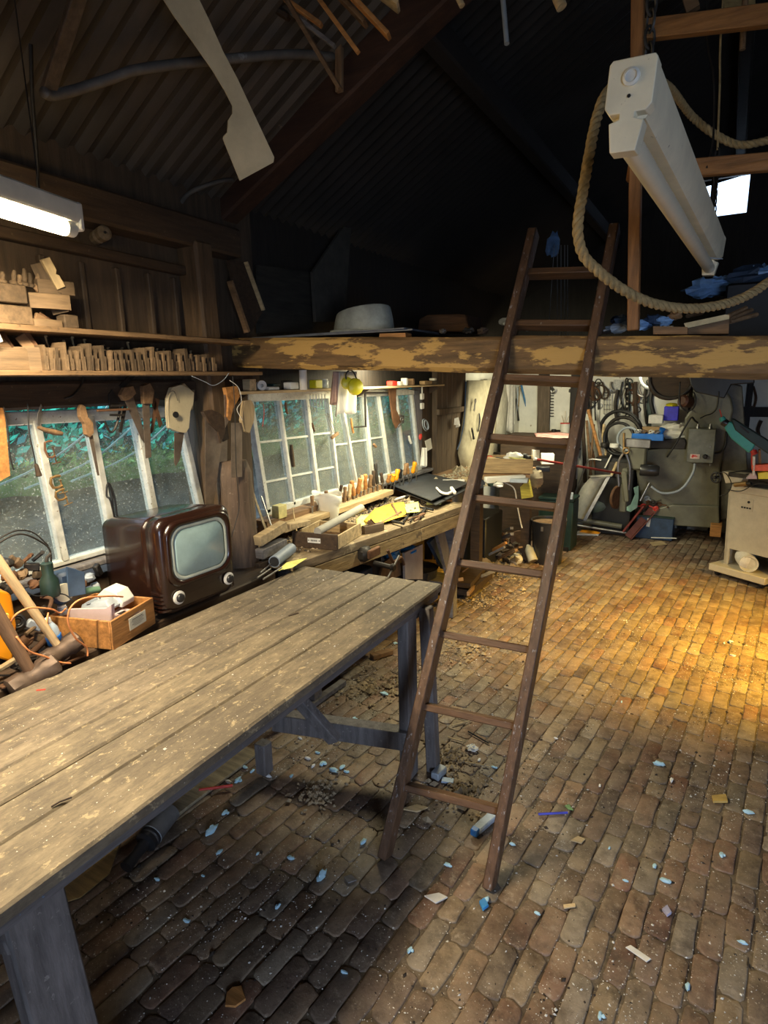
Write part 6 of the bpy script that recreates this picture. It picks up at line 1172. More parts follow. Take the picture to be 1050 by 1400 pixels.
far = [((735, 622), .14, .12, .09, White, 'white carton beside the pine crate', 'carton'), ((748, 630), .12, .10, .10, Cream, 'cream open carton flap next to the white carton', 'carton_flap'), ((742, 640), .12, .1, .04, Black, 'black tray under the white carton', 'black_tray'), ((665, 648), .05, .30, .05, W_pale, 'long pale box lying below the pine crate', 'long_box'), ((690, 655), .05, .34, .05, Cream, 'long printed cream carton below the pine crate', 'long_carton'), ((670, 655), .06, .08, .06, Green, 'green-grey tin end beside the long cream carton', 'round_tin'), ((710, 655), .14, .10, .03, GreyPl, 'grey lid lying in front of the crate', 'lid'), ((680, 640), .07, .05, .03, Cloth, 'white rag in front of the pine crate', 'rag'), ((650, 668), .05, .05, .03, Red, 'red-brown scrap of packaging near the folder', 'packaging'), ((645, 655), .03, .22, .03, W_pale, 'pale batten slanting towards the black folder', 'batten'), ((620, 655), .03, .18, .02, Cloth, 'white strip lying behind the black folder', 'strip'), ((655, 664), .06, .06, .04, Black, 'black round lid in the parts heap', 'bottle_cap'), ((682, 668), .05, .05, .04, Cream, 'cream lump in the parts heap', 'filler_lump')]
rr = random.Random(5)
for i, ((x, y), w, L, h, m, lab, nm) in enumerate(far):
    c = P(x, y + 4, Z=zc) if y < 664 else P(x, y - 2, Z=zc); c.z = zc; rot = Matrix.Rotation(rad((35, 20, 15, -50, -48, 0, 10, 0, 30, 60, -60, 0, 0)[i]), 3, 'Z')
    mb = MB()
    if nm in ('round_tin', 'bottle_cap'): mb.lathe([(w * .6, 0), (w * .62, h), (w * .5, h), (0, h * .9)], c, (.6, -.8, .25), 18)
    elif nm in ('rag', 'filler_lump', 'packaging'): mb.blob(c + Vector((0, 0, h / 2)), w * .7, 8, .25, (1.2, 1, .6), i)
    else: mb.box(c + Vector((0, 0, h / 2)), (w, L, h), rot, bev=.004)
    one(nm, lab, nm.split('_')[-1], mb, m)
sheet('newspaper', 'red and white printed papers lying behind the pine crate', [(730, 592), (765, 592), (790, 594), (785, 600), (735, 600)], stuff('red_print', (.62, .30, .26), .8, var=.7, scale=7, c2=(.85, .8, .75)), 1.12, 'paper')
one('dark_shelf_box', 'dark cupboard carrying the printed papers in the far corner', 'cupboard', MB().box((-1.70, 6.35, .55), (.7, .5, 1.1), bev=.01), W_dark)
T = Thing('red_pole', 'long thin red pole propped across from the crate towards the grinder', 'pole', P(735, 630, X=-1.45)); T.part('shaft', MB().cyl(P(733, 628, Y=5.2), P(852, 648, Y=6.5), .011, 10), stuff('maroon', (.25, .035, .03), .5), world=True); T.part('tip', MB().cyl(P(730, 627.5, Y=5.18), P(733, 628, Y=5.2), .014, 10), Cream, world=True)
one('canvas_bag', 'crumpled canvas bag hanging off the end of the far bench', 'bag', MB().blob(P(733, 655, Y=5.2), .075, 9, .2, (.8, .8, 1.1), 3), stuff('canvas', (.33, .27, .18), .95, var=.4))
one('yellow_carton', 'yellow lined carton standing below the canvas bag', 'carton', MB().slab([P(711, 666, Y=5.0), P(722, 655, Y=5.0), P(727, 680, Y=5.0), P(713, 682, Y=5.0)], (0, .05, 0)), stuff('yellow_print', (.70, .62, .10), .7, var=.5, scale=4, stretch=(1, 1, 14)), smooth=False)
cable('white_flex', 'white flex hanging down from the parts heap to the floor', [P(690, 660, Y=4.9), P(703, 668, Y=4.9), P(707, 690, Y=4.95), P(712, 715, Y=5.0), P(714, 722, Y=5.0)], .006, Cream, 'flex')
# ================================================================== FLOOR CLUTTER BY THE LADDER
def fl(x, y): return P(x, y, Z=0)
b = fl(748, 768); T = Thing('bucket', 'black bucket with a thin wire handle standing on the bricks', 'bucket', b)
T.part('shell', MB().lathe([(.0, .004), (.125, .004), (.128, 0), (.158, .40), (.163, .405), (.153, .405), (.125, .02), (0, .02)], n=32), BlackPl); T.part('rim', MB().torus((0, 0, .403), .160, .006, n=36), Iron)
T.part('wire_handle', MB().torus((0, 0, .40), .158, .003, (.25, -1, .15), a0=0, a1=180, n=24, m=6), Steel); T.part('filling', MB().lathe([(.152, .38), (.08, .395), (0, .39)], n=20), stuff('bucket_soil', (.20, .12, .06), .9, var=.5, scale=20)); T.part('ear', MB().box((-.02, -.155, .35), (.02, .01, .04)), Steel)
g = fl(756, 752); T = Thing('green_box', 'dark green metal case standing right behind the black bucket', 'case', g); T.part('shell', MB().box((0, .16, .25), (.34, .26, .50), bev=.01), Green); T.part('lid', MB().box((0, .16, .515), (.35, .27, .03), bev=.006), Green); T.part('foot', MB().box((.12, .02, .02), (.05, .03, .04)), Iron); T.part('dial', MB().box((.14, .03, .56), (.05, .03, .07), bev=.005), GreyPl)
c = fl(706, 772); T = Thing('crumpled_can', 'crumpled white can lying next to the black bucket', 'can', c); T.part('body', MB().blob((0, 0, .055), .055, 8, .13, (1.1, .9, .95), 4), Cream); T.part('rim', MB().torus((0, 0, .105), .04, .004), Steel)
c = fl(728, 771); T = Thing('spray_can', 'dirty white spray can lying tipped against the bucket', 'can', frame(c + Vector((0, 0, .045)), (1, 0, 0), (-.55, .55, .9))); T.part('body', MB().lathe([(.040, -.02), (.045, -.015), (.045, .10), (.03, .125), (.014, .15), (.011, .17), (0, .17)], n=18), stuff('grubby_plastic', (.50, .48, .38), .5, var=.3)); T.part('base', MB().lathe([(.040, -.022), (.030, -.018), (0, -.012)], n=18), Steel)
c = fl(709, 750); one('wooden_disc', 'round brown wooden disc standing on edge behind the cans', 'disc', MB().lathe([(.085, 0), (.09, .006), (.09, .03), (.085, .036), (0, .036)], c + Vector((0, 0, .10)), (.35, -1, .15), 28), wood('disc_brown', (.14, .07, .035), 'x'))
one('clay_pot', 'dark round mouth of a pot lying behind the spray can', 'pot', MB().lathe([(.05, 0), (.055, .09), (.045, .09), (.03, .03)], fl(722, 760) + Vector((0, 0, .06)), (-.1, -1, .2), 18), Rust)
rr = random.Random(77)
sc_names = ['offcut', 'lath', 'wood_scrap', 'board_end', 'stick', 'slat']
sp_ = [((640, 780), (668, 770)), ((648, 792), (682, 778)), ((655, 765), (690, 748)), ((640, 760), (660, 735)), ((668, 755), (692, 742)), ((676, 765), (706, 752)), ((650, 800), (640, 812)), ((658, 745), (672, 722)), ((680, 738), (700, 730)), ((640, 745), (650, 720)), ((668, 740), (662, 718)), ((690, 755), (712, 748)), ((622, 790), (640, 776)), ((618, 778), (632, 770)), ((684, 728), (700, 722)), ((672, 730), (690, 716)), ((694, 742), (684, 726)), ((605, 800), (630, 792))]
adj = ['pale grey', 'pale', 'brown', 'dark brown', 'dusty', 'split', 'thin pale', 'broad pale', 'short', 'long dark', 'stubby', 'thin brown', 'whitish', 'blackened', 'small pale', 'twisted', 'rough', 'flat grey']
for i, (a, b_) in enumerate(sp_):
    Y = 4.6 + .5 * ((i * 7) % 5) / 5; z0 = .02 + .03 * (i % 5); pa, pb = P(*a, Z=z0 + .0), P(*b_, Z=z0 + .10 + .04 * (i % 3))
    if (pb - pa).length > .55: pb = pa + (pb - pa).normalized() * .55
    one(sc_names[i % 6], '%s piece of scrap wood in the heap %s' % (adj[i], 'behind the left ladder rail' if a[0] < 660 else 'beside the two cans'), 'scrap wood', MB().beam(pa, pb, rr.uniform(.02, .05), rr.uniform(.01, .03), (0, 0, 1), .002), [W_mid, W_pale, W_grey, W_dark, W_orange, W_mid][i % 6], group='scrap wood heaped by the cans')
for i, (x, y, s, m, lab, nm) in enumerate(((675, 745, .06, Cloth, 'whitish rag in the scrap heap', 'rag'), (688, 730, .07, W_mid, 'crumpled brown paper on the scrap heap', 'brown_paper'), (666, 760, .05, GreyPl, 'bluish-grey cloth lump in the scrap heap', 'cloth_lump'), (650, 788, .05, DkBlue, 'dark blue bundle at the foot of the scrap heap', 'blue_bundle'), (627, 815, .05, Black, 'black tangled bundle beside the left ladder rail', 'black_bundle'), (700, 733, .04, Rust, 'rusty lump behind the wooden disc', 'rusty_lump'), (640, 765, .06, Iron, 'dark iron lump deep in the scrap heap', 'iron_lump'), (620, 800, .05, Cloth, 'white lump by the left ladder rail', 'white_lump'))):
    one(nm, lab, nm.split('_')[-1], MB().blob(fl(x, y) + Vector((0, 0, s * .5)), s, 8, .28, (1.1, 1, .6), i), m)
# dark store below the far bench
one('dark_case', 'dark case standing under the far bench', 'case', MB().box((-1.88, 5.05, .25), (.30, .45, .5), bev=.01), Black)
one('plank_stack', 'dark stack of planks lying low under the far bench', 'planks', MB().box((-1.85, 4.4, .06), (.5, .5, .05)).box((-1.83, 4.38, .12), (.4, .5, .04), Matrix.Rotation(.1, 3, 'Z')), W_dark)
# ================================================================== GRINDER, DRILL PRESS, PIPES
q = [(785, 706), (787, 690), (793, 670), (802, 655), (812, 649), (832, 650), (824, 655), (815, 668), (806, 690), (800, 710)]
T = Thing('wheel_guard', 'curved pale metal wheel guard with a straight steel edge standing on the floor', 'guard', fl(805, 720))
g0 = [P(x, y, Y=6.52) for x, y in ((786, 708), (786, 694), (790, 678), (797, 664), (808, 652))]; g1 = [P(x, y, Y=6.62) for x, y in ((802, 712), (806, 700), (813, 684), (821, 668), (834, 652))]
rs = [[a, b, b + Vector((0, .012, 0)), a + Vector((0, .012, 0))] for a, b in zip(smoothpath(g0, 4), smoothpath(g1, 4))]
T.part('hood', MB().rings(rs), Concrete, world=True, smooth='all'); T.part('edge_bar', MB().beam(P(799, 712, Y=6.47), P(833, 650, Y=6.57), .035, .02, (0, 1, 0), .002), Steel, world=True)
T.part('wire_stay', MB().tube(smoothpath([P(778, 700, Y=6.57), P(790, 665, Y=6.57), P(802, 634, Y=6.57), P(808, 628, Y=6.57), P(822, 629, Y=6.57)]), .010, 6), Steel, world=True); T.part('top_strap', MB().beam(P(806, 651, Y=6.47), P(836, 650, Y=6.57), .05, .012), Concrete, world=True)
one('motor_housing', 'dark green motor housing behind the pale wheel guard', 'motor', MB().lathe([(.12, -.16), (.14, -.14), (.14, .14), (.12, .16), (0, .17)], P(830, 690, Y=6.87), (1, .2, 0), 24), stuff('motor_green', (.075, .10, .075), .5), smooth=True)
T = Thing('drill_press', 'grey-green tool grinder head with a slim steel column before the big machine', 'grinder', fl(850, 725)); Y = 6.5
T.part('column', MB().beam(P(853, 690, Y=Y), P(855, 640, Y=Y), .055, .055, bev=.01).beam(P(851, 700, Y=Y), P(853, 660, Y=Y), .075, .05, (0, 1, 0), .012), Mill, world=True)
T.part('head', MB().box(P(872, 626, Y=Y + .05), (.17, .14, .24), bev=.02), Mill, world=True); T.part('cap', MB().beam(P(855, 605, Y=Y), P(890, 607, Y=Y), .09, .05, (0, 1, 0), .008), Steel, world=True)
T.part('motor', MB().lathe([(.055, -.09), (.06, -.08), (.06, .06), (.045, .09), (0, .09)], P(888, 643, Y=Y), (1, .1, -.02), 20), BlackPl, world=True); T.part('spindle', MB().cyl(P(853, 592, Y=Y - .05), P(853, 616, Y=Y - .05), .012, 10).torus(P(856, 616, Y=Y - .06), .028, .008, (0, 1, 0)), Brass, world=True)
T.part('arm', MB().tube(smoothpath([P(852, 620, Y=Y - .05), P(845, 635, Y=Y - .05), P(846, 665, Y=Y - .05)]), .012, 8).tube(smoothpath([P(856, 620, Y=Y - .05), P(861, 640, Y=Y - .05), P(859, 670, Y=Y - .05)]), .012, 8), Steel, world=True)
T.part('grinding_wheel', MB().lathe([(.0, -.015), (.115, -.015), (.12, -.01), (.12, .01), (.115, .015), (0, .015)], P(843, 680, Y=Y - .05), (1, -.35, 0), 28), Rust, world=True)
T.part('arm', MB().beam(P(853, 645, Y=Y - .08), P(857, 686, Y=Y - .08), .05, .035, (0, 1, 0), .008), Mill, world=True)
T = Thing('curved_plate', 'pale mint-green metal plate curved behind the grinding wheel', 'plate', P(870, 690, Y=6.72)); T.part('plate', MB().slab([P(x, y, Y=6.72) for x, y in ((852, 696), (862, 690), (868, 676), (866, 667), (873, 664), (873, 680), (871, 694), (862, 700))], (0, .02, 0)), Mint, world=True, smooth=False)
for i, (a, b_, r, m, lab, nm) in enumerate((((782, 709), (850, 720), .028, Mill, 'thick grey-green tube lying below the wheel guard', 'tube'), ((782, 717), (858, 729), .014, Steel, 'thin steel tube lying in front of the thick grey-green one', 'tube'), ((852, 727), (880, 692), .012, stuff('maroon2', (.30, .05, .035), .5), 'maroon bar slanting up against the toolbox', 'bar'), ((875, 685), (888, 660), .012, Steel, 'pale steel rod sticking up from the clamps', 'rod'), ((890, 735), (925, 736), .006, Cream, 'thin pale rod lying before the blue toolbox', 'rod'), ((827, 640), (836, 622), .008, Cream, 'thin white rod poking up behind the guard', 'rod'), ((836, 650), (844, 632), .016, W_pale, 'pale wooden handle poking up behind the guard', 'handle'))):
    one(nm, lab, nm, MB().tube([P(*a, Y=6.62 + .05 * (i > 2)), P(*b_, Y=6.66 + .05 * (i > 2))], r, 10), m)
one('cloth_roll', 'lumpy cream roll at the foot of the wheel guard', 'roll', MB().blob(fl(786, 722) + Vector((0, .1, .06)), .07, 8, .2, (1, 1, .9), 9), Cream)
T = Thing('packet', 'orange and white flat packet lying on the bricks by the green case', 'packet', fl(803, 731)); T.part('base', MB().slab([fl(x, y) + Vector((0, 0, .004)) for x, y in ((786, 732), (792, 726), (822, 728), (818, 733))], (0, 0, .012)), White, world=True, smooth=False); T.part('top', MB().blob(fl(806, 730) + Vector((0, 0, .02)), .07, 8, .2, (1.6, .6, .3), 2), Orange, world=True)
tbM = frame(fl(893, 738) + Vector((0, .14, 0)), (1, 0, 0)); T = Thing('toolbox', 'dark blue metal toolbox with a white label strip on the floor', 'toolbox', tbM)
T.part('body', MB().box((0, 0, .12), (.36, .26, .24), bev=.008), DkBlue); T.part('rim', MB().box((0, 0, .245), (.37, .27, .018), bev=.004), Green); T.part('label_strip', MB().box((-.06, -.132, .18), (.035, .003, .09), Matrix.Rotation(.1, 3, 'Y')), White)
T = Thing('c_channel', 'maroon steel channel propped diagonally against the blue toolbox', 'channel', fl(856, 735)); T.part('web', MB().beam(P(858, 734, Y=6.62), P(897, 690, Y=6.77), .07, .012, (0, 1, 0), .002), stuff('maroon_iron', (.16, .045, .03), .6, .3), world=True); T.part('flange', MB().beam(P(862, 738, Y=6.6), P(901, 695, Y=6.75), .012, .05, (0, 1, 0), .002), MATS['maroon_iron'], world=True)
cl = [((875, 692), .035, Red, 'red round-jawed clamp end on the toolbox'), ((885, 690), .03, Rust, 'rusty clamp screw on the toolbox'), ((897, 686), .035, Iron, 'dark clamp bar heaped on the toolbox'), ((905, 690), .03, Rust, 'brown clamp jaw at the machine side of the toolbox'), ((880, 697), .03, Iron, 'dark clamp head at the front of the toolbox'), ((893, 694), .03, Red, 'red-handled clamp in the middle of the toolbox heap'), ((915, 692), .035, Rust, 'rust-brown clamp handle lying toward the big machine'), ((888, 683), .03, GreyPl, 'grey clamp pad highest on the toolbox heap')]
for i, ((x, y), s, m, lab) in enumerate(cl):
    c = P(x, y, Y=6.77 - .02 * (i % 3)); T = Thing('clamp', lab, 'clamp', c, 'clamps heaped on the toolbox'); d = Vector((math.cos(i * 1.3), .2, .5 * math.sin(i * 2.1))).normalized()
    T.part('bar', MB().beam(c - d * s * 1.6, c + d * s * 2, .014, .01), m, world=True); T.part('jaw', MB().torus(c + d * s, s * .7, .010, (0, 1, .3), n=16), m, world=True)
# ================================================================== BIG GREY-GREEN MACHINE
Ym = 6.78
T = Thing('machine', 'big grey-green cast machine with a swan-neck column and switch box', 'machine', (-.3, 6.95, 0))
base = [(880, 706), (935, 712), (983, 714), (985, 640), (1003, 560), (1000, 545), (986, 520), (948, 520), (946, 548), (944, 560), (936, 572), (936, 612), (905, 612), (880, 616), (868, 640), (878, 690)]
def ml(x, y, dy=0): return P(x, y, Y=Ym + dy)
body = MB()
pts = [ml(x, y) for x, y in base]; body.slab(pts, (0, .42, 0))
T.part('casting', body, Mill, world=True, smooth=False, bevel=.018)
T.part('pedestal', MB().slab([ml(x, y, -.04) for x, y in ((878, 700), (920, 690), (983, 692), (984, 730), (975, 722), (880, 716))], (0, .5, 0)), Mill, world=True, smooth=False, bevel=.012)
T.part('skid', MB().box(ml(982, 722) + Vector((-.02, .1, -.0)), (.10, .5, .12), bev=.005), W_orange, world=True, label='orange wooden skid block')
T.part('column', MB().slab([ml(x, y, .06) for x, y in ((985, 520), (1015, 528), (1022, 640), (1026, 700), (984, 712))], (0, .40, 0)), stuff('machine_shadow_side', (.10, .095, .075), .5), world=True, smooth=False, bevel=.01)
T.part('upper_housing', MB().slab([ml(x, y, -.03) for x, y in ((940, 505), (1030, 505), (1032, 524), (1000, 526), (990, 545), (950, 536), (944, 526))], (0, .5, 0)), BlackPl, world=True, smooth=False, bevel=.01)
# table with the dark beam between the tray and the column
T.part('work_surface', MB().slab([ml(x, y, -.02) for x, y in ((868, 604), (936, 600), (938, 606), (936, 614), (868, 612))], (0, .4, 0)), Iron, world=True, smooth=False, bevel=.004)
# round pulley housing above the tray
T = Thing('belt_drum', 'large dark drum hanging under the loft above the blue tray', 'drum', ml(917, 522)); T.part('drum', MB().lathe([(.0, -.10), (.20, -.10), (.215, -.08), (.215, .10), (.20, .12), (0, .12)], P(918, 518, Y=6.92), (.1, 1, 0), 36), W_dark, world=True); T.part('rim', MB().torus(P(918, 516, Y=6.8), .205, .014, (.1, 1, 0), n=40), Iron, world=True); T.part('pale_arc', MB().torus(P(893, 514, Y=6.92), .13, .018, (.1, 1, 0), n=24, a0=0, a1=360), stuff('pale_arc', (.42, .45, .46), .5), world=True)
T = Thing('switch_cabinet', 'grey electrical box with a red and white label on the big machine', 'switch box', ml(957, 610, -.12))
a, b_ = ml(942, 586, -.13), ml(975, 634, -.13)
T.part('box', MB().box(((a.x + b_.x) / 2, Ym - .07, (a.z + b_.z) / 2), (b_.x - a.x, .12, a.z - b_.z), bev=.008), stuff('grey_box', (.16, .165, .14), .4), world=True)
lb = T.part('warning_label', MB().box(ml(950, 624, -.135), (.085, .003, .045)), stuff('label_pale', (.66, .50, .45), .6), world=True); mb = MB()
p = ml(949, 624, -.138); mb.box(p + Vector((-.012, 0, .002)), (.018, .001, .030), Matrix.Rotation(.3, 3, 'Y')).box(p + Vector((.012, 0, .0)), (.034, .001, .010)).box(p + Vector((.008, 0, .012)), (.02, .001, .007)); T.part('print', mb, Red, parent=lb, world=True)
T.part('rotary_switch', MB().lathe([(.022, 0), (.022, .02), (.014, .03), (0, .03)], ml(964, 624, -.135), (0, -1, 0), 16), Black, world=True)
for x in (954, 971): T.part('gland', MB().lathe([(.018, 0), (.018, .02), (.012, .03), (.012, .045)], ml(x, 586, -.07) , (0, 0, 1), 12), Steel, world=True)
T.part('screw', MB().cyl(ml(971, 611, -.135), ml(971, 611, -.142), .005, 8).cyl(ml(971, 634, -.12), ml(971, 637, -.12), .008, 8), Steel, world=True)
cable('machine_cable', 'black cable running from the switch box up and over to the dark drum side', [ml(954, 578, -.08), ml(950, 575, -.1), ml(945, 571, -.12), ml(936, 585, -.12), ml(925, 605, -.1), ml(912, 625, -.08)], .009, Black)
cable('machine_cable', 'thin black cable curving over the swan neck above the switch box', [ml(957, 572, -.08), ml(965, 568, -.06), ml(974, 565, -.04), ml(981, 556, -.03), ml(983, 535, -.03)], .006, Black)
cable('machine_cable', 'thick grey conduit looping from below the switch box to the grinder', [ml(950, 634, -.1), ml(948, 645, -.12), ml(938, 662, -.14), ml(925, 672, -.15), ml(905, 674, -.15), ml(890, 665, -.15)], .013, GreyPl)
cable('machine_cable', 'black conduit bending round behind the box to the machine side', [ml(975, 620, -.08), ml(985, 618, -.06), ml(992, 608, -.04), ml(993, 590, -.02)], .010, Black)
cable('machine_cable', 'black flex bulging behind the reddish motor', [ml(930, 522, -.08), ml(929, 550, -.1), ml(938, 562, -.1), ml(948, 558, -.1), ml(951, 545, -.08), ml(948, 535, -.05)], .007, Black)
one('reddish_motor', 'reddish brown round motor beside the swan neck', 'motor', MB().lathe([(.0, -.06), (.055, -.05), (.06, .05), (.04, .07), (0, .07)], ml(938, 549, -.04), (-.6, -1, .2), 18), stuff('red_brown', (.09, .035, .02), .5), smooth=True)
# tray and bits on the machine table
trM = frame(P(885, 601, Y=6.74), (1, .1, 0)); T = Thing('blue_tray', 'bright blue shallow tray of small parts on the machine table', 'tray', trM); w, d = .29, .22
T.part('front', MB().box((0, -d / 2, .035), (w, .012, .070), bev=.003), Blue); T.part('side', MB().box((w / 2, 0, .03), (.012, d, .06), bev=.003), Blue); T.part('side', MB().box((-w / 2, 0, .03), (.012, d, .06), bev=.003), Blue); T.part('base', MB().box((0, 0, .004), (w, d, .008)), Blue); T.part('back', MB().box((0, d / 2, .03), (w, .012, .06)), Blue)
rr = random.Random(4)
for i, (x, y, m, lab, nm) in enumerate(((-.10, 0, Steel, 'steel bolt heap end in the blue tray', 'bolt'), (-.04, .03, W_mid, 'brown wooden wedge lying in the blue tray', 'wedge'), (.03, 0, Cream, 'cream fitting in the middle of the blue tray', 'fitting'), (.09, .02, Steel, 'bright ring tool at the far end of the blue tray', 'ring_tool'), (-.07, .06, Cloth, 'white scrap of cloth in the blue tray', 'cloth_scrap'))):
    c = trM @ Vector((x, y, .07)); one(nm, lab, nm.split('_')[-1], MB().beam(c - Vector((.03, 0, .015)), c + Vector((.03, 0, .02)), .022, .015, bev=.003).torus(c + Vector((.0, 0, .01)), .02, .005, (.3, 1, .2 * i), n=14), m)
one('cardboard_tray', 'brown card tray rim behind the blue tray', 'tray', MB().box(trM @ Vector((.03, .16, .09)), (.22, .10, .06), bev=.003), Card, smooth=False)
one('blue_cup', 'blue and white cup standing on the tray corner', 'cup', MB().lathe([(.02, 0), (.03, .07), (.025, .07)], trM @ Vector((.12, .05, .05)), (.3, -.4, 1), 16), Blue)
one('paper_sack', 'crumpled white paper sack on the machine table beside the blue tray', 'sack', MB().blob(P(922, 590, Y=6.92), .12, 9, .2, (1.3, .8, .75), 8), stuff('sack_white', (.75, .72, .62), .85, var=.2, bump=.5), smooth=False)
one('white_box', 'white box standing behind the blue tray', 'box', MB().box(P(897, 573, Y=7.02), (.14, .1, .09), bev=.005), Cloth)
T = Thing('purple_box', 'deep blue-violet box standing on a ledge behind the white sack', 'box', P(918, 578, Y=7.1)); T.part('body', MB().box(P(918, 565, Y=7.1), (.14, .12, .15), bev=.006), stuff('violet_blue', (.05, .04, .62), .5, bump=.02), world=True); T.part('contents', MB().blob(P(918, 555, Y=7.1), .05, 7, .3, (1.2, 1, .6), 2), Yellow, world=True)
# teal power tool slanting in from the right
Yt = 5.3
def tl(x, y, dy=0): return P(x, y, Y=Yt + dy)
T = Thing('hedge_trimmer', 'teal and dark green electric hedge tool propped slantwise above the saw cabinet', 'power tool', tl(1000, 600))
T.part('shell', MB().slab([tl(x, y) for x, y in ((990, 585), (997, 576), (1013, 583), (1034, 606), (1030, 614), (1024, 620), (1000, 600))], (0, .09, 0)), Teal, world=True, smooth=False, bevel=.01)
T.part('grip', MB().slab([tl(x, y, -.01) for x, y in ((999, 573), (1004, 573), (1060, 608), (1060, 628), (1046, 618), (1024, 603), (1005, 588))], (0, .09, 0)), Green, world=True, smooth=False, bevel=.008)
T.part('collar', MB().lathe([(.026, -.02), (.03, 0), (.026, .02), (0, .02)], tl(991, 578, .03), (-1, 0, .6), 16), BlackPl, world=True); T.part('nose', MB().lathe([(.024, 0), (.02, .03), (.0, .03)], tl(989, 575, .03), (-.6, 0, 1), 14), Teal, world=True); T.part('bit', MB().cyl(tl(987, 571, .03), tl(984, 560, .03), .004, 8), Red, world=True)
T.part('foot', MB().lathe([(.022, 0), (.022, .03), (0, .035)], tl(1030, 616, .0), (.4, -.3, -.9), 14), Red, world=True); T.part('badge', MB().beam(tl(1012, 582, -.018), tl(1024, 592, -.018), .012, .002, (0, 1, 0)), Iron, world=True)
Yr = 5.35
for i, (px, m, lab, nm) in enumerate((([(1027, 636), (1060, 634), (1060, 644), (1028, 644)], stuff('orange_red', (.85, .12, .03), .45, bump=0), 'orange-red moulded bar on top of the saw cabinet', 'red_bar'), ([(1026, 648), (1034, 648), (1035, 655), (1020, 655)], Pink, 'pale pink plastic clip at the near end of the red bar', 'pink_clip'), ([(1037, 615), (1040, 615), (1041, 634), (1037, 634)], W_orange, 'upright orange wooden peg behind the red bar', 'orange_peg'), ([(1029, 624), (1033, 624), (1032, 650), (1029, 650)], Cream, 'cream upright slot piece at the end of the red bar', 'slot_piece'), ([(1036, 647), (1048, 645), (1060, 648), (1060, 655), (1037, 655)], Yellow, 'yellow and white fittings heap under the red bar', 'fittings'), ([(1027, 612), (1031, 612), (1030, 634), (1027, 636)], Red, 'red clamp column at the near end of the red bar', 'red_column'))):
    one(nm, lab, nm.split('_')[-1], MB().slab([P(x, y, Y=Yr + .03 * (i % 3)) for x, y in px], (0, .07, 0)), m, smooth=False, bevel=.003)
# cream saw cabinet on its castored base
Tan = stuff('tan_enamel', (.52, .46, .34), .42, var=.12, bump=.05, spots=.33, spot_c=(.34, .28, .2))
c0, c1 = P(968, 778, Z=.05), P(1045, 800, Z=.05)
T = Thing('saw_cabinet', 'cream sheet-metal table saw cabinet standing on a low castored base', 'table saw', ((c0.x + c1.x) / 2, c0.y, 0))
u = (c1 - c0).normalized(); v = Vector((-u.y, u.x, 0)); L = (c1 - c0).length
o_ = Vector((c0.x, c0.y, .045)); R3 = Matrix((u, v, Vector((0, 0, 1)))).transposed()
def cb(x, y, z): return o_ + u * x + v * y + Vector((0, 0, z))
T.part('base_tray', MB().box(cb(L / 2, .30, .03), (L, .60, .06), R3, bev=.006), Tan, world=True)
for x, y in ((.05, .06), (L - .05, .06), (.05, .55), (L - .05, .55)): T.part('castor', MB().cyl(cb(x - .015, y, -.022), cb(x + .015, y, -.022), .022, 14), Black, world=True)
x0, x1, y0, y1 = .07, L + .02, .10, .50; zt_ = .74
T.part('cabinet', MB().slab([cb(x0 + .0, y0, .06), cb(x0 + .035, y0, .06), cb(x0 + .035, y0, .20), cb(x1 - .05, y0, .20), cb(x1 - .05, y0, .06), cb(x1, y0, .06), cb(x1 - .035, y0, zt_ - .05), cb(x0 - .025, y0, zt_ - .05)], v * .02), Tan, world=True, smooth=False, bevel=.003)
T.part('side_wall', MB().slab([cb(x0, y0, .06), cb(x0, y1, .06), cb(x0 - .025, y1, zt_ - .05), cb(x0 - .025, y0, zt_ - .05)], u * .02), Tan, world=True, smooth=False)
T.part('side_wall', MB().slab([cb(x1, y0, .06), cb(x1, y1, .06), cb(x1 - .035, y1, zt_ - .05), cb(x1 - .035, y0, zt_ - .05)], -u * .02), Tan, world=True, smooth=False)
T.part('back_wall', MB().slab([cb(x0, y1, .06), cb(x1, y1, .06), cb(x1 - .035, y1, zt_ - .05), cb(x0 - .025, y1, zt_ - .05)], v * -.02), Tan, world=True, smooth=False)
T.part('collar', MB().box(cb((x0 + x1) / 2 - .02, (y0 + y1) / 2, zt_ - .02), (x1 - x0 - .02, y1 - y0 + .02, .06), R3, bev=.004), Tan, world=True)
T.part('table_top', MB().box(cb((x0 + x1) / 2 + .10, (y0 + y1) / 2, zt_ + .10), (x1 - x0 + .22, y1 - y0 + .12, .035), R3, bev=.004), Iron, world=True)
T.part('trunnion', MB().box(cb((x0 + x1) / 2 + .04, (y0 + y1) / 2, zt_ + .045), (x1 - x0 - .12, y1 - y0 - .06, .09), R3, bev=.01), BlackPl, world=True)
T.part('wing', MB().slab([cb(x0 - .07, y0 - .05, zt_ + .115), cb(x0 + .13, y0 - .05, zt_ + .12), cb(x0 + .10, y0 - .05, zt_ + .05), cb(x0 - .03, y0 - .05, zt_ + .02)], v * .10), Tan, world=True, smooth=False, bevel=.004)
hw = T.part('hand_wheel', MB().torus(cb(x0 - .11, y0 - .06, zt_ + .06), .042, .009, tuple(v), n=24).cyl(cb(x0 - .11, y0 - .03, zt_ + .06), cb(x0 - .11, y0 - .09, zt_ + .06), .013, 10).beam(cb(x0 - .15, y0 - .06, zt_ + .06), cb(x0 - .07, y0 - .06, zt_ + .06), .010, .012).beam(cb(x0 - .11, y0 - .06, zt_ + .02), cb(x0 - .11, y0 - .06, zt_ + .10), .012, .010), Black, world=True)
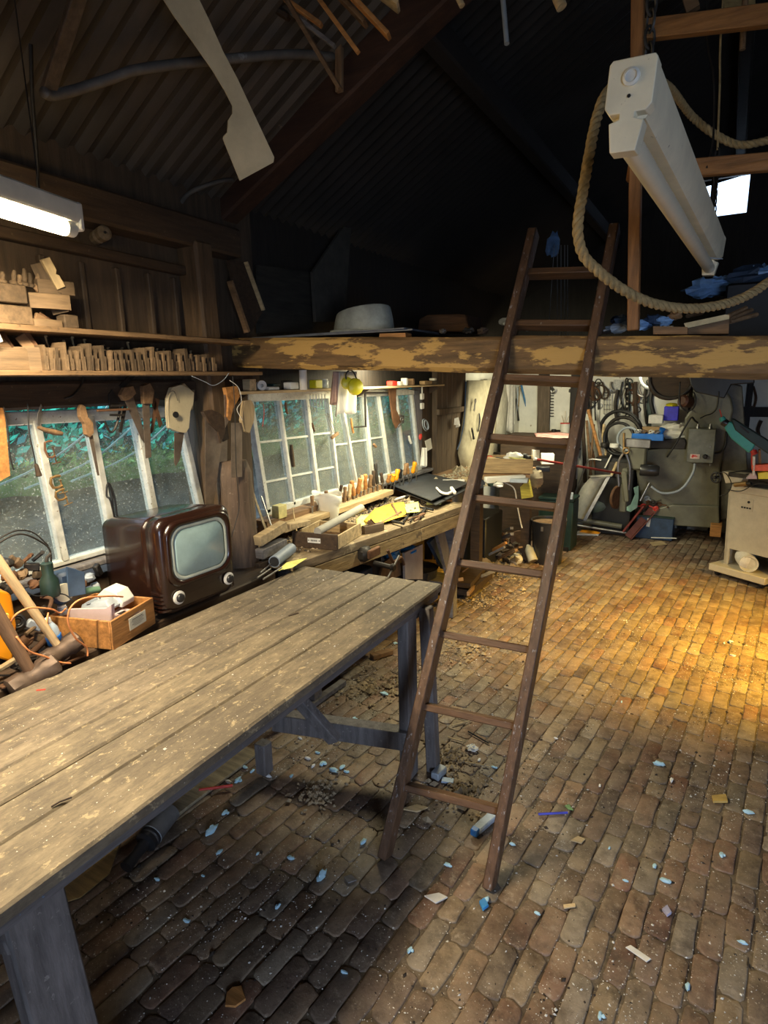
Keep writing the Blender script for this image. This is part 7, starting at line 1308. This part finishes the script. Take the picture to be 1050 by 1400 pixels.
T.part('tilt_handle', MB().cyl(cb(x0 + .06, y0 - .06, zt_ + .02), cb(x0 + .17, y0 - .08, zt_ + .05), .018, 12), Brass, world=True); T.part('tilt_rod', MB().cyl(cb(x0 + .15, y0 - .08, zt_ + .045), cb(x0 + .20, y0 - .08, zt_ + .055), .012, 12), Iron, world=True)
bd = T.part('badge', MB().box(cb(x0 + .14, y0 - .002, zt_ - .14), (.10, .003, .10), R3), Tan, world=True); mb = MB().lathe([(.011, 0), (.011, .002), (0, .002)], cb(x0 + .155, y0 - .004, zt_ - .115), tuple(-v), 14)
for k in range(4): mb.box(cb(x0 + .105 + .022 * k, y0 - .005, zt_ - .165), (.015, .002, .013), R3)
T.part('print', mb, BlackPl, parent=bd, world=True)
hz = T.part('dust_hose', MB().tube(smoothpath([cb(.16, .26, .13), cb(.20, .16, .145), cb(.26, .10, .135), cb(.31, .05, .13)]), .068, 20), Cloth, world=True, smooth='all'); T.part('hose_mouth', MB().lathe([(.070, 0), (.070, .012), (.058, .012), (.03, -.02), (0, -.03)], cb(.31, .05, .13), tuple((u * .6 - v)), 20), Concrete, parent=hz, world=True)
cable('saw_flex', 'black flex drooping from the hand wheel of the saw cabinet', [cb(x0 - .10, y0 - .07, zt_ + .10), cb(x0 - .02, y0 - .08, zt_ + .11), cb(x0 + .04, y0 - .08, zt_ + .03), cb(x0 + .02, y0 - .08, zt_ - .05), cb(x0 - .05, y0 - .08, zt_ - .09)], .004, Black, 'flex')
cable('saw_flex', 'thin black flex lying across the trunnion of the saw cabinet', [cb(x0 + .0, y0 - .05, zt_ - .03), cb(x0 + .12, y0 - .06, zt_ - .02), cb(x0 + .25, y0 - .06, zt_ + .06), cb(x1 + .05, y0 - .06, zt_ + .05)], .004, Black, 'flex')
# ================================================================== ON THE LOFT
zL = 1.849
def lf(name, label, px, Y, th, m, cat): return one(name, label, cat, cutout(px, th, Y=Y), m, smooth=False)
one('panel', 'dark panel with one pale edge leaning at the wall end of the loft', 'panel', cutout([(312, 356), (334, 358), (360, 424), (344, 454), (336, 456)], .015, X=-2.16), W_dark, smooth=False)
one('edge_batten', 'pale edge batten running down the dark leaning panel', 'batten', MB().beam(P(336, 358, X=-2.14), P(360, 424, X=-2.14), .010, .02, (1, 0, 0)), W_pale)
one('edge_batten', 'dull batten on the near side of the dark leaning panel', 'batten', MB().beam(P(314, 384, X=-2.14), P(338, 454, X=-2.14), .016, .028, (1, 0, 0)), W_mid)
one('fin_board', 'dim pointed board standing up against the loft wall', 'board', cutout([(428, 372), (470, 310), (480, 312), (476, 372), (472, 440), (432, 440)], .02, X=-2.12), stuff('dim_board', (.06, .052, .04), .8), smooth=False)
one('loft_partition', 'broad dim panel leaning along the loft wall', 'panel', cutout([(352, 362), (425, 372), (428, 452), (352, 456)], .012, X=-2.18), wood('dim_panel', (.030, .025, .018), 'y'), smooth=False)
T = Thing('washing_bowl', 'pale upturned plastic bowl lying on the loft edge', 'bowl', P(497, 452, Y=2.62)); rs = []
for i in range(7):
    f = i / 6; 
    rs.append([P(457 + 2 * f, 452, Y=2.9) * 0 + Vector((0, 0, 0))] and [Vector(((1 - .12 * f * f) * .165 * math.cos(a) * 1.0, (1 - .15 * f) * .11 * math.sin(a), .105 * f + .022 * math.cos(a + .6) * f)) for a in (2 * math.pi * j / 24 for j in range(24))])
T.part('shell', MB().rings(rs), stuff('bowl_grey', (.32, .34, .30), .45, bump=.02), smooth=True, bevel=.006); T.o.location = P(497, 452, Y=2.66); T.o.location.z = 1.932; T.part('rim', MB().torus((0, 0, .004), .165, .006, sy=.67), MATS['bowl_grey'])
one('flat_sheets', 'flat grey sheets lying under the pale bowl along the loft edge', 'sheets', MB().box((-1.75, 2.68, 1.926), (.90, .38, .006)).box((-1.68, 2.66, 1.920), (.8, .34, .006), Matrix.Rotation(.06, 3, 'Z')), stuff('sheet_grey', (.13, .14, .16), .4), smooth=False)
one('wood_block', 'small orange block lying on the beam below the pale bowl', 'block', MB().slab([P(518, 463, Y=2.46), P(555, 462, Y=2.46), P(554, 455, Y=2.46), P(519, 456, Y=2.46)], (0, .06, 0)), W_orange, smooth=False)
one('brown_case', 'brown rounded case standing on the loft past the bowl', 'case', cutout([(570, 452), (572, 436), (584, 430), (625, 429), (636, 430), (641, 448), (640, 454)], .25, Y=3.1), wood('case_brown', (.12, .055, .02), 'x'), smooth=False, bevel=.012)
rr = random.Random(3)
lo = [((640, 452), .02, Iron, 'dark iron scrap'), ((605, 453), .014, Steel, 'small bright ring'), ((660, 453), .02, W_dark, 'dark wood scrap'), ((690, 440), .02, GreyPl, 'grey wire scrap'), ((845, 448), .03, GreyPl, 'crumpled foil ball'), ((850, 438), .03, DkBlue, 'dark blue crumpled plastic'), ((875, 444), .03, stuff('film_blue', (.18, .34, .62), .35, var=.4, bump=.3), 'light blue crumpled plastic'), ((893, 438), .03, DkBlue, 'dark blue folded plastic'), ((907, 440), .025, MATS['film_blue'], 'thin blue plastic strip'), ((912, 449), .016, Cloth, 'white crumb of plaster'), ((832, 452), .02, Steel, 'glinting metal scrap'), ((922, 432), .02, W_mid, 'brown chip'), ((720, 448), .02, GreyPl, 'pale splinter')]
for i, ((x, y), s, m, nm) in enumerate(lo):
    nm_ = nm.replace(' ', '_'); one(nm_, nm + ' lying on the loft edge ' + ('left of the ladder' if x < 680 else 'between the ladder rails' if x < 830 else 'beside the orange post' if x < 880 else 'past the orange post'), 'scrap', MB().blob(P(x, y, Y=2.54) , s * .85, 7, .35, (1.5, 1, .8), i), m, smooth=False)
q = [P(x, y, Y=2.48) for x, y in ((935, 442), (992, 430), (997, 431), (997, 436), (938, 449))]
T = Thing('pale_wedge', 'pale wedge-shaped board lying on a block on the beam under the rope', 'board', q[0]); T.part('board', MB().slab(q, (0, .10, 0)), stuff('pale_board2', (.42, .36, .22), .7), world=True, smooth=False); T.part('block', MB().slab([P(x, y, Y=2.52) for x, y in ((938, 449), (997, 437), (996, 456), (938, 457))], (0, .08, 0)), W_mid, world=True, smooth=False)
for i, (a, b) in enumerate((((997, 436), (1028, 424)), ((998, 440), (1035, 430)), ((996, 432), (1020, 421)), ((940, 432), (960, 428)))):
    one('twig', ['dull stick lying behind the pale wedge board', 'second dull stick fanned out behind the pale wedge board', 'topmost stick fanned out behind the pale wedge board', 'short stick lying in front of the rope on the beam'][i], 'stick', MB().cyl(P(*a, Y=2.6), P(*b, Y=2.7), .008, 6), W_mid)
one('ledge_board', 'low board lying on the beam right of the orange post', 'board', MB().slab([P(x, y, Y=2.47) for x, y in ((893, 457), (940, 457), (940, 447), (893, 446))], (0, .1, 0)), W_mid, smooth=False)
for i, (x, y, s, lab) in enumerate(((965, 395, .05, 'light blue plastic piece behind the rope'), (1028, 380, .06, 'big dark blue plastic sheet crumpled on the loft above the rope'), (1048, 373, .05, 'light blue plastic corner at the edge of the loft'), (983, 385, .03, 'narrow blue plastic flap beside the big sheet'))):
    one('plastic_sheet', lab, 'plastic sheet', MB().blob(P(x, y, Y=3.6), s * 1.3, 8, .35, (1.4, .8, .7), i + 3), (MATS['film_blue'], DkBlue)[i == 1], smooth=False)
zc_ = P(1010, 392, Y=3.6).z
one('dark_chest', 'dark chest under the blue plastic on the loft', 'chest', MB().box((.32, 3.68, (1.81 + zc_) / 2), (.75, .45, zc_ - 1.81), bev=.01), Black)
one('plastic_sheet', 'light blue crumpled bag hung up behind the top of the ladder', 'plastic bag', MB().blob(P(757, 334, Y=5.2), .07, 8, .35, (.8, .6, 1.3), 12), MATS['film_blue'], smooth=False)
for i, x in enumerate((753, 762, 767, 772, 776)):
    one('string', 'thin pale string, %s of the strands hanging behind the ladder top' % ORD[i], 'string', MB().cyl(P(x + (5 if i == 0 else 0), 335, Y=5.1), P(x - (5 if i == 0 else 0), 478, Y=5.1), .0022, 5), GreyPl, group='strings hanging behind the ladder top')
one('tattered_scrap', 'pale tattered scrap stuck high on the dark roof', 'scrap', MB().blob(P(572, 120, t=4.2), .035, 7, .4, (.7, .5, 1), 3), W_mid, smooth=False)
one('rag', 'small greyish rag caught in the dark roof next to the tattered scrap', 'rag', MB().blob(P(610, 150, t=4.4), .05, 7, .4, (1.3, .6, .5), 5), W_dark, smooth=False)
one('board_end', 'pale yellowish board end sticking down at the top edge near the cords', 'board', MB().slab([P(x, y, t=2.3) for x, y in ((985, -190), (1030, -190), (1033, 14), (1010, 28), (990, 10))], (0, .012, .0)), wood('pale_end', (.36, .25, .10), 'x'), smooth=False)
one('pole', 'dark pole hanging down past the pale board end', 'pole', MB().cyl(P(1003, -20, t=2.1) + Vector((0, 0, .9)), P(1015, 68, t=2.1), .010, 8), W_mid)
one('upright', 'short brown upright rising from the upper orange rail', 'timber', MB().beam(P(948, 15, Y=2.55), P(936, -25, Y=2.55), .04, .03, (0, 1, 0)), W_mid)
# ================================================================== UNDER THE TABLE
T = Thing('cordless_tool', 'black tool with a ribbed collar and grey barrel on the floor under the table edge', 'power tool', P(200, 1140, Z=.09))
a, b = P(172, 1186, Z=.05), P(226, 1118, Z=.08); c = a.lerp(b, .55)
T.part('barrel', MB().cyl(c, b + (b - a) * .15, .040, 22), GreyPl and stuff('gunmetal', (.17, .17, .17), .4, .3), world=True); T.part('collar', MB().lathe([(.030, -.02), (.042, -.015), (.042, .0), (.038, .004), (.042, .008), (.042, .020), (.03, .026)], c, b - a, 22), BlackPl, world=True); T.part('grip', MB().tube([c, a.lerp(c, .4), a], [.024, .020, .024], 12), BlackPl, world=True)
T.part('band', MB().torus(c + (b - a).normalized() * .02, .040, .003, b - a, n=24), GreyPl, world=True)
one('cardboard', 'yellowish cardboard sheet lying on the bricks below the near table edge', 'cardboard', MB().slab([P(x, y, Z=.006) for x, y in ((60, 1215), (130, 1165), (165, 1150), (150, 1195), (110, 1228), (70, 1240))], (0, 0, .004)), wood('ply_yellow', (.40, .26, .10), 'x'), smooth=False)
one('plank_offcut', 'pale board lying on the floor beneath the middle of the table', 'board', MB().beam(P(222, 1118, Z=.012), P(345, 1025, Z=.012), .09, .014, (0, 0, 1), .002), wood('floor_board', (.30, .24, .15), 'x'))
one('red_stick', 'dark red plastic rod on the floor below the table edge', 'rod', MB().cyl(P(272, 1080, Z=.02), P(318, 1074, Z=.02), .006, 8), Red)
one('offcut', 'dark offcut on the floor behind the far table leg', 'offcut', MB().beam(P(508, 898, Z=.02), P(535, 890, Z=.02), .05, .03, bev=.003), W_mid)
one('batten', 'long pale batten on the floor running under the far end of the table', 'batten', MB().beam(P(395, 985, Z=.02), P(470, 932, Z=.02), .04, .03, bev=.003), W_grey)
one('red_fleck', 'small red plastic fleck lying on the table boards near the side bench', 'fleck', MB().beam(P(50, 944, Z=.8015), P(62, 943, Z=.8015), .006, .003), Red)
one('twig', 'thin dark splintered twig lying on the near end of the table', 'twig', MB().tube([P(70, 1103, Z=.803), P(82, 1096, Z=.804), P(98, 1090, Z=.803)], .0022, 6), W_dark)
one('table_splinter', 'short dark splinter lying on the table boards further along', 'splinter', MB().beam(P(395, 842, Z=.803), P(408, 838, Z=.803), .006, .003), W_dark)
# ================================================================== LOOSE BITS ON THE BRICKS
bits = [(468, 1050, .012), (473, 1056, .010), (428, 1048, .010), (335, 1050, .010), (246, 1104, .013), (410, 1010, .010), (596, 1085, .009), (676, 1050, .009), (820, 1075, .008), (735, 1250, .008), (560, 1300, .009), (470, 1330, .008), (380, 1240, .009), (255, 1260, .009), (940, 1350, .010), (1015, 1290, .009), (820, 1390, .009), (760, 1010, .007), (850, 960, .007), (224, 1112, .010), (290, 1137, .022), (258, 1091, .014), (325, 1068, .014), (312, 1070, .012), (300, 1166, .011), (397, 1174, .011), (440, 1199, .019), (457, 1055, .016), (441, 1045, .014), (421, 1038, .012), (398, 1062, .009), (434, 1030, .009), (352, 1168, .007), (215, 1203, .009), (308, 1112, .012), (367, 1062, .012), (345, 1055, .010), (277, 1198, .006), (497, 1152, .014), (525, 950, .017), (484, 984, .012), (612, 1184, .011), (665, 1232, .012), (900, 1046, .017), (918, 1068, .012), (1023, 1112, .013), (998, 878, .013), (1002, 897, .011), (990, 880, .009), (910, 1206, .012), (895, 1185, .009), (700, 1155, .008), (986, 1170, .010), (855, 1205, .007), (833, 1160, .006), (648, 1025, .012), (655, 1040, .010), (505, 870, .014), (540, 880, .012)]
land = [((592, 1058), 'the far table leg'), ((530, 1165), 'the left foot of the ladder'), ((668, 1212), 'the right foot of the ladder'), ((200, 1150), 'the black tool'), ((290, 1078), 'the dark red rod'), ((320, 1362), 'the tan chip'), ((440, 990), 'the low table stretcher'), ((980, 790), 'the saw cabinet'), ((870, 1303), 'the white splinter'), ((1050, 1400), 'the bottom corner'), ((760, 1112), 'the blue pen')]
used = {}
def where(x, y):
    d = sorted((math.hypot(x - a, (y - b) * 1.2), n, a, b) for (a, b), n in land)[0]
    side = ('just ' if d[0] < 60 else '') + ('beyond' if y < d[3] - 25 else 'in front of' if y > d[3] + 25 else 'left of' if x < d[2] else 'right of')
    return side + ' ' + d[1]
szw = ['tiny', 'small', 'chunky', 'flat', 'curled', 'broken', 'stubby', 'double-lobed']
for i, (x, y, s) in enumerate(bits):
    p = P(x, y, Z=.0) + Vector((0, 0, s * .45)); w = where(x, y); k = used.get(w, 0); used[w] = k + 1
    blue = i % 3 != 2 or y > 1100; mb = MB().blob(p, s * .95, 6, .3, (1.5 if i % 2 else .7, .7 if i % 2 else 1.4, .6), i)
    if i % 3 == 1: mb.blob(p + Vector((s * .9, s * .2, 0)), s * .6, 6, .25, (1, 1, .7), i + 50)
    one('foam_crumb', '%s %s foam crumb %s' % (szw[k % 8], 'pale blue' if blue else 'white', w), 'foam crumb', mb, Foam if blue else Plaster, group='foam crumbs on the bricks')
ch_ = [(([(310, 1360), (318, 1352), (330, 1350), (336, 1368), (322, 1378), (308, 1377)]), .008, W_orange, 'tan chip of board lying alone at the bottom of the picture', 'board_chip'), (([(855, 1296), (862, 1293), (890, 1312), (884, 1316)]), .004, Cloth, 'white pointed splinter lying on the bricks', 'splinter'), (([(548, 1107), (570, 1101), (586, 1105), (570, 1111)]), .006, W_pale, 'pale curved shaving beside the lower ladder', 'shaving'), (([(973, 1090), (992, 1088), (995, 1098), (975, 1098)]), .010, stuff('yellow_chip', (.55, .36, .10), .7), 'yellow wooden chip near the blue-green crumb', 'wood_chip'), (([(905, 1245), (912, 1240), (918, 1250), (912, 1254)]), .01, stuff('lilac', (.40, .38, .50), .8), 'lilac-grey crumb on the bricks', 'stone_crumb'), (([(780, 1150), (790, 1144), (800, 1148), (795, 1154)]), .005, W_pale, 'pale chip of wood past the blue pen', 'wood_chip'), (([(580, 1226), (600, 1222), (612, 1228), (596, 1236)]), .006, Cloth, 'whitish torn paper in front of the ladder feet', 'torn_paper'), (([(470, 1200), (480, 1196), (488, 1204), (476, 1208)]), .004, W_grey, 'greyish leaf-like shaving left of the ladder', 'shaving'), (([(888, 742), (905, 740), (912, 745), (893, 747)]), .006, W_pale, 'pale strip on the floor before the toolbox', 'strip'), (([(770, 1238), (786, 1236), (787, 1241), (771, 1243)]), .005, W_pale, 'narrow pale chip between the brick rows', 'wood_chip'), (([(655, 1235), (662, 1230), (668, 1240), (660, 1246)]), .01, MATS['bright_blue'], 'bright blue crumb at the right foot of the ladder', 'plastic_crumb')]
for i, (px, th, m, lab, nm) in enumerate(ch_): one(nm, lab, nm.split('_')[-1], MB().slab([P(x, y, Z=.003) for x, y in px], (0, 0, th)), m, smooth=False, bevel=.001)
one('blue_pen', 'thin blue plastic pen lying on the bricks right of the ladder', 'pen', MB().cyl(P(736, 1113, Z=.008), P(776, 1111, Z=.008), .0045, 8), stuff('pen_blue', (.05, .06, .55), .4))
one('leaf', 'small green leaf lying past the tip of the blue pen', 'leaf', MB().slab([P(x, y, Z=.004) for x, y in ((772, 1102), (778, 1100), (784, 1108), (777, 1107))], (0, 0, .002)), stuff('leaf_green', (.16, .30, .12), .7), smooth=False)
T = Thing('plastic_sleeve', 'pale blue-grey plastic sleeve lying behind the right ladder rail', 'sleeve', P(660, 1130, Z=.02)); T.part('sleeve', MB().beam(P(650, 1136, Z=.02), P(682, 1108, Z=.02), .04, .022, (0, 0, 1), .006), stuff('sleeve_blue', (.28, .34, .42), .5), world=True); T.part('cap', MB().beam(P(647, 1140, Z=.02), P(652, 1134, Z=.02), .030, .028, (0, 0, 1), .004), Blue, world=True)
T = Thing('foam_block', 'pale grey foam block at the foot of the far table leg', 'block', P(600, 1060, Z=.02)); T.part('block', MB().beam(P(594, 1062, Z=.02), P(606, 1050, Z=.02), .04, .035, (0, 0, 1), .004), GreyPl, world=True); T.part('flap', MB().beam(P(604, 1066, Z=.008), P(620, 1068, Z=.008), .03, .008, (0, 0, 1)), stuff('flap_blue', (.40, .50, .62), .6), world=True)
one('crumpled_packaging', 'white crumpled packaging in the litter behind the ladder rungs', 'packaging', MB().blob(P(645, 1022, Z=.015), .022, 8, .3, (1.2, 1, .6), 5), Cloth, smooth=False)
for i, (a, b) in enumerate((((618, 992), (645, 985)), ((640, 1000), (668, 1016)), ((636, 1042), (668, 1048)), ((612, 1008), (632, 1014)))):
    one('twig', ['pale thin stick in the litter behind the ladder, furthest back', 'black thin stick in the litter behind the ladder', 'pale stick at the front of the litter behind the ladder', 'short pale stick nearest the ladder rail in the litter'][i], 'stick', MB().cyl(P(*a, Z=.008), P(*b, Z=.008), .004, 5), (W_pale, Black, W_pale, W_pale)[i])
# crumbs, sawdust and shavings nobody could count
def crumbs(name, label, n, seed, fn, s0, s1, m):
    rr = random.Random(seed); mb = MB()
    for i in range(n):
        p = fn(rr); s = rr.uniform(s0, s1) * (2.2 if rr.random() < .06 else 1); a = rr.uniform(0, 6.28); c, d = math.cos(a) * s, math.sin(a) * s; k = rr.uniform(.3, 1)
        z = p.z; q = [(p.x + c, p.y + d, z), (p.x - d * k, p.y + c * k, z), (p.x - c, p.y - d, z), (p.x + d * k, p.y - c * k, z), (p.x, p.y, z + s * rr.uniform(.5, .9))]
        mb.add(q, [(0, 1, 4), (1, 2, 4), (2, 3, 4), (3, 0, 4), (3, 2, 1, 0)])
    o = one(name, label, 'litter', mb, m, M=Matrix(), smooth=False); o['kind'] = 'stuff'; return o
def onfloor(rr):
    while True:
        x, y = rr.uniform(-1.9, .9), rr.uniform(.7, 4.5)
        d = noise.noise(Vector((x * 2.2, y * 2.2, 7))) + noise.noise(Vector((x * 7, y * 7, 2))) * .6
        if x < -1.1 and y > 2.2 and y < 3.2: d += .5
        if rr.random() < .45 + d: return Vector((x, y, -.001))
crumbs('sawdust_crumbs', 'pale crumbs of sawdust and grit scattered over the brick floor', 17000, 1, onfloor, .0010, .0030, stuff('crumb_pale', (.68, .65, .58), .9, var=.4, scale=8))
crumbs('sawdust_crumbs', 'dark shavings and grit scattered over the brick floor', 2600, 2, onfloor, .002, .006, stuff('crumb_dark', (.035, .025, .018), .9, var=.4))
def litterpile(rr):
    cx, cy, r = rr.choice(((-1.62, 2.6, .35), (-1.45, 2.75, .2), (-.82, 2.05, .16), (-.95, 2.25, .14), (-1.5, 4.2, .4), (-1.5, 4.8, .5), (-1.3, 3.3, .2), (-1.35, 1.75, .12))); a = rr.uniform(0, 6.28); q = abs(rr.gauss(0, .5)) * r
    return Vector((cx + math.cos(a) * q, cy + math.sin(a) * q, rr.uniform(0, .012)))
crumbs('wood_shavings', 'drifts of wood shavings and chips on the floor by the benches and table legs', 1800, 3, litterpile, .004, .014, stuff('shaving_tan', (.34, .26, .16), .9, var=.5, scale=6))
def scraps(rr):
    c = fl(rr.uniform(628, 712), rr.uniform(728, 800)); return c + Vector((-.1 * rr.random(), .1, rr.uniform(0, .10) * (c.y > 4.6)))
crumbs('scrap_heap', 'heap of broken wood scraps and rags between the ladder and the black bucket', 230, 11, scraps, .015, .05, stuff('mixed_scrap', (.17, .125, .08), .85, var=.75, scale=4))
def onbench(rr): return Vector((rr.uniform(-2.15, -1.78), rr.uniform(2.4, 3.85), .832))
crumbs('bench_shavings', 'shavings and scraps strewn over the long workbench', 700, 4, onbench, .004, .016, MATS['shaving_tan'])
crumbs('bench_grit', 'dark scraps strewn over the long workbench', 500, 5, onbench, .004, .014, Iron)
def onfar(rr): return Vector((rr.uniform(-2.1, -1.6), rr.uniform(4.4, 5.4), .872))
crumbs('parts_litter', 'mixed small parts heaped between the cartons on the far bench', 500, 6, onfar, .01, .035, stuff('mixed_parts', (.30, .25, .16), .7, var=.8, scale=30))
def ontable(rr): return Vector((rr.uniform(-1.72, -1.05), rr.uniform(.5, 2.2), .80))
crumbs('table_crumbs', 'dust crumbs and wood specks on the table boards', 500, 7, ontable, .0008, .0028, MATS['crumb_pale'])
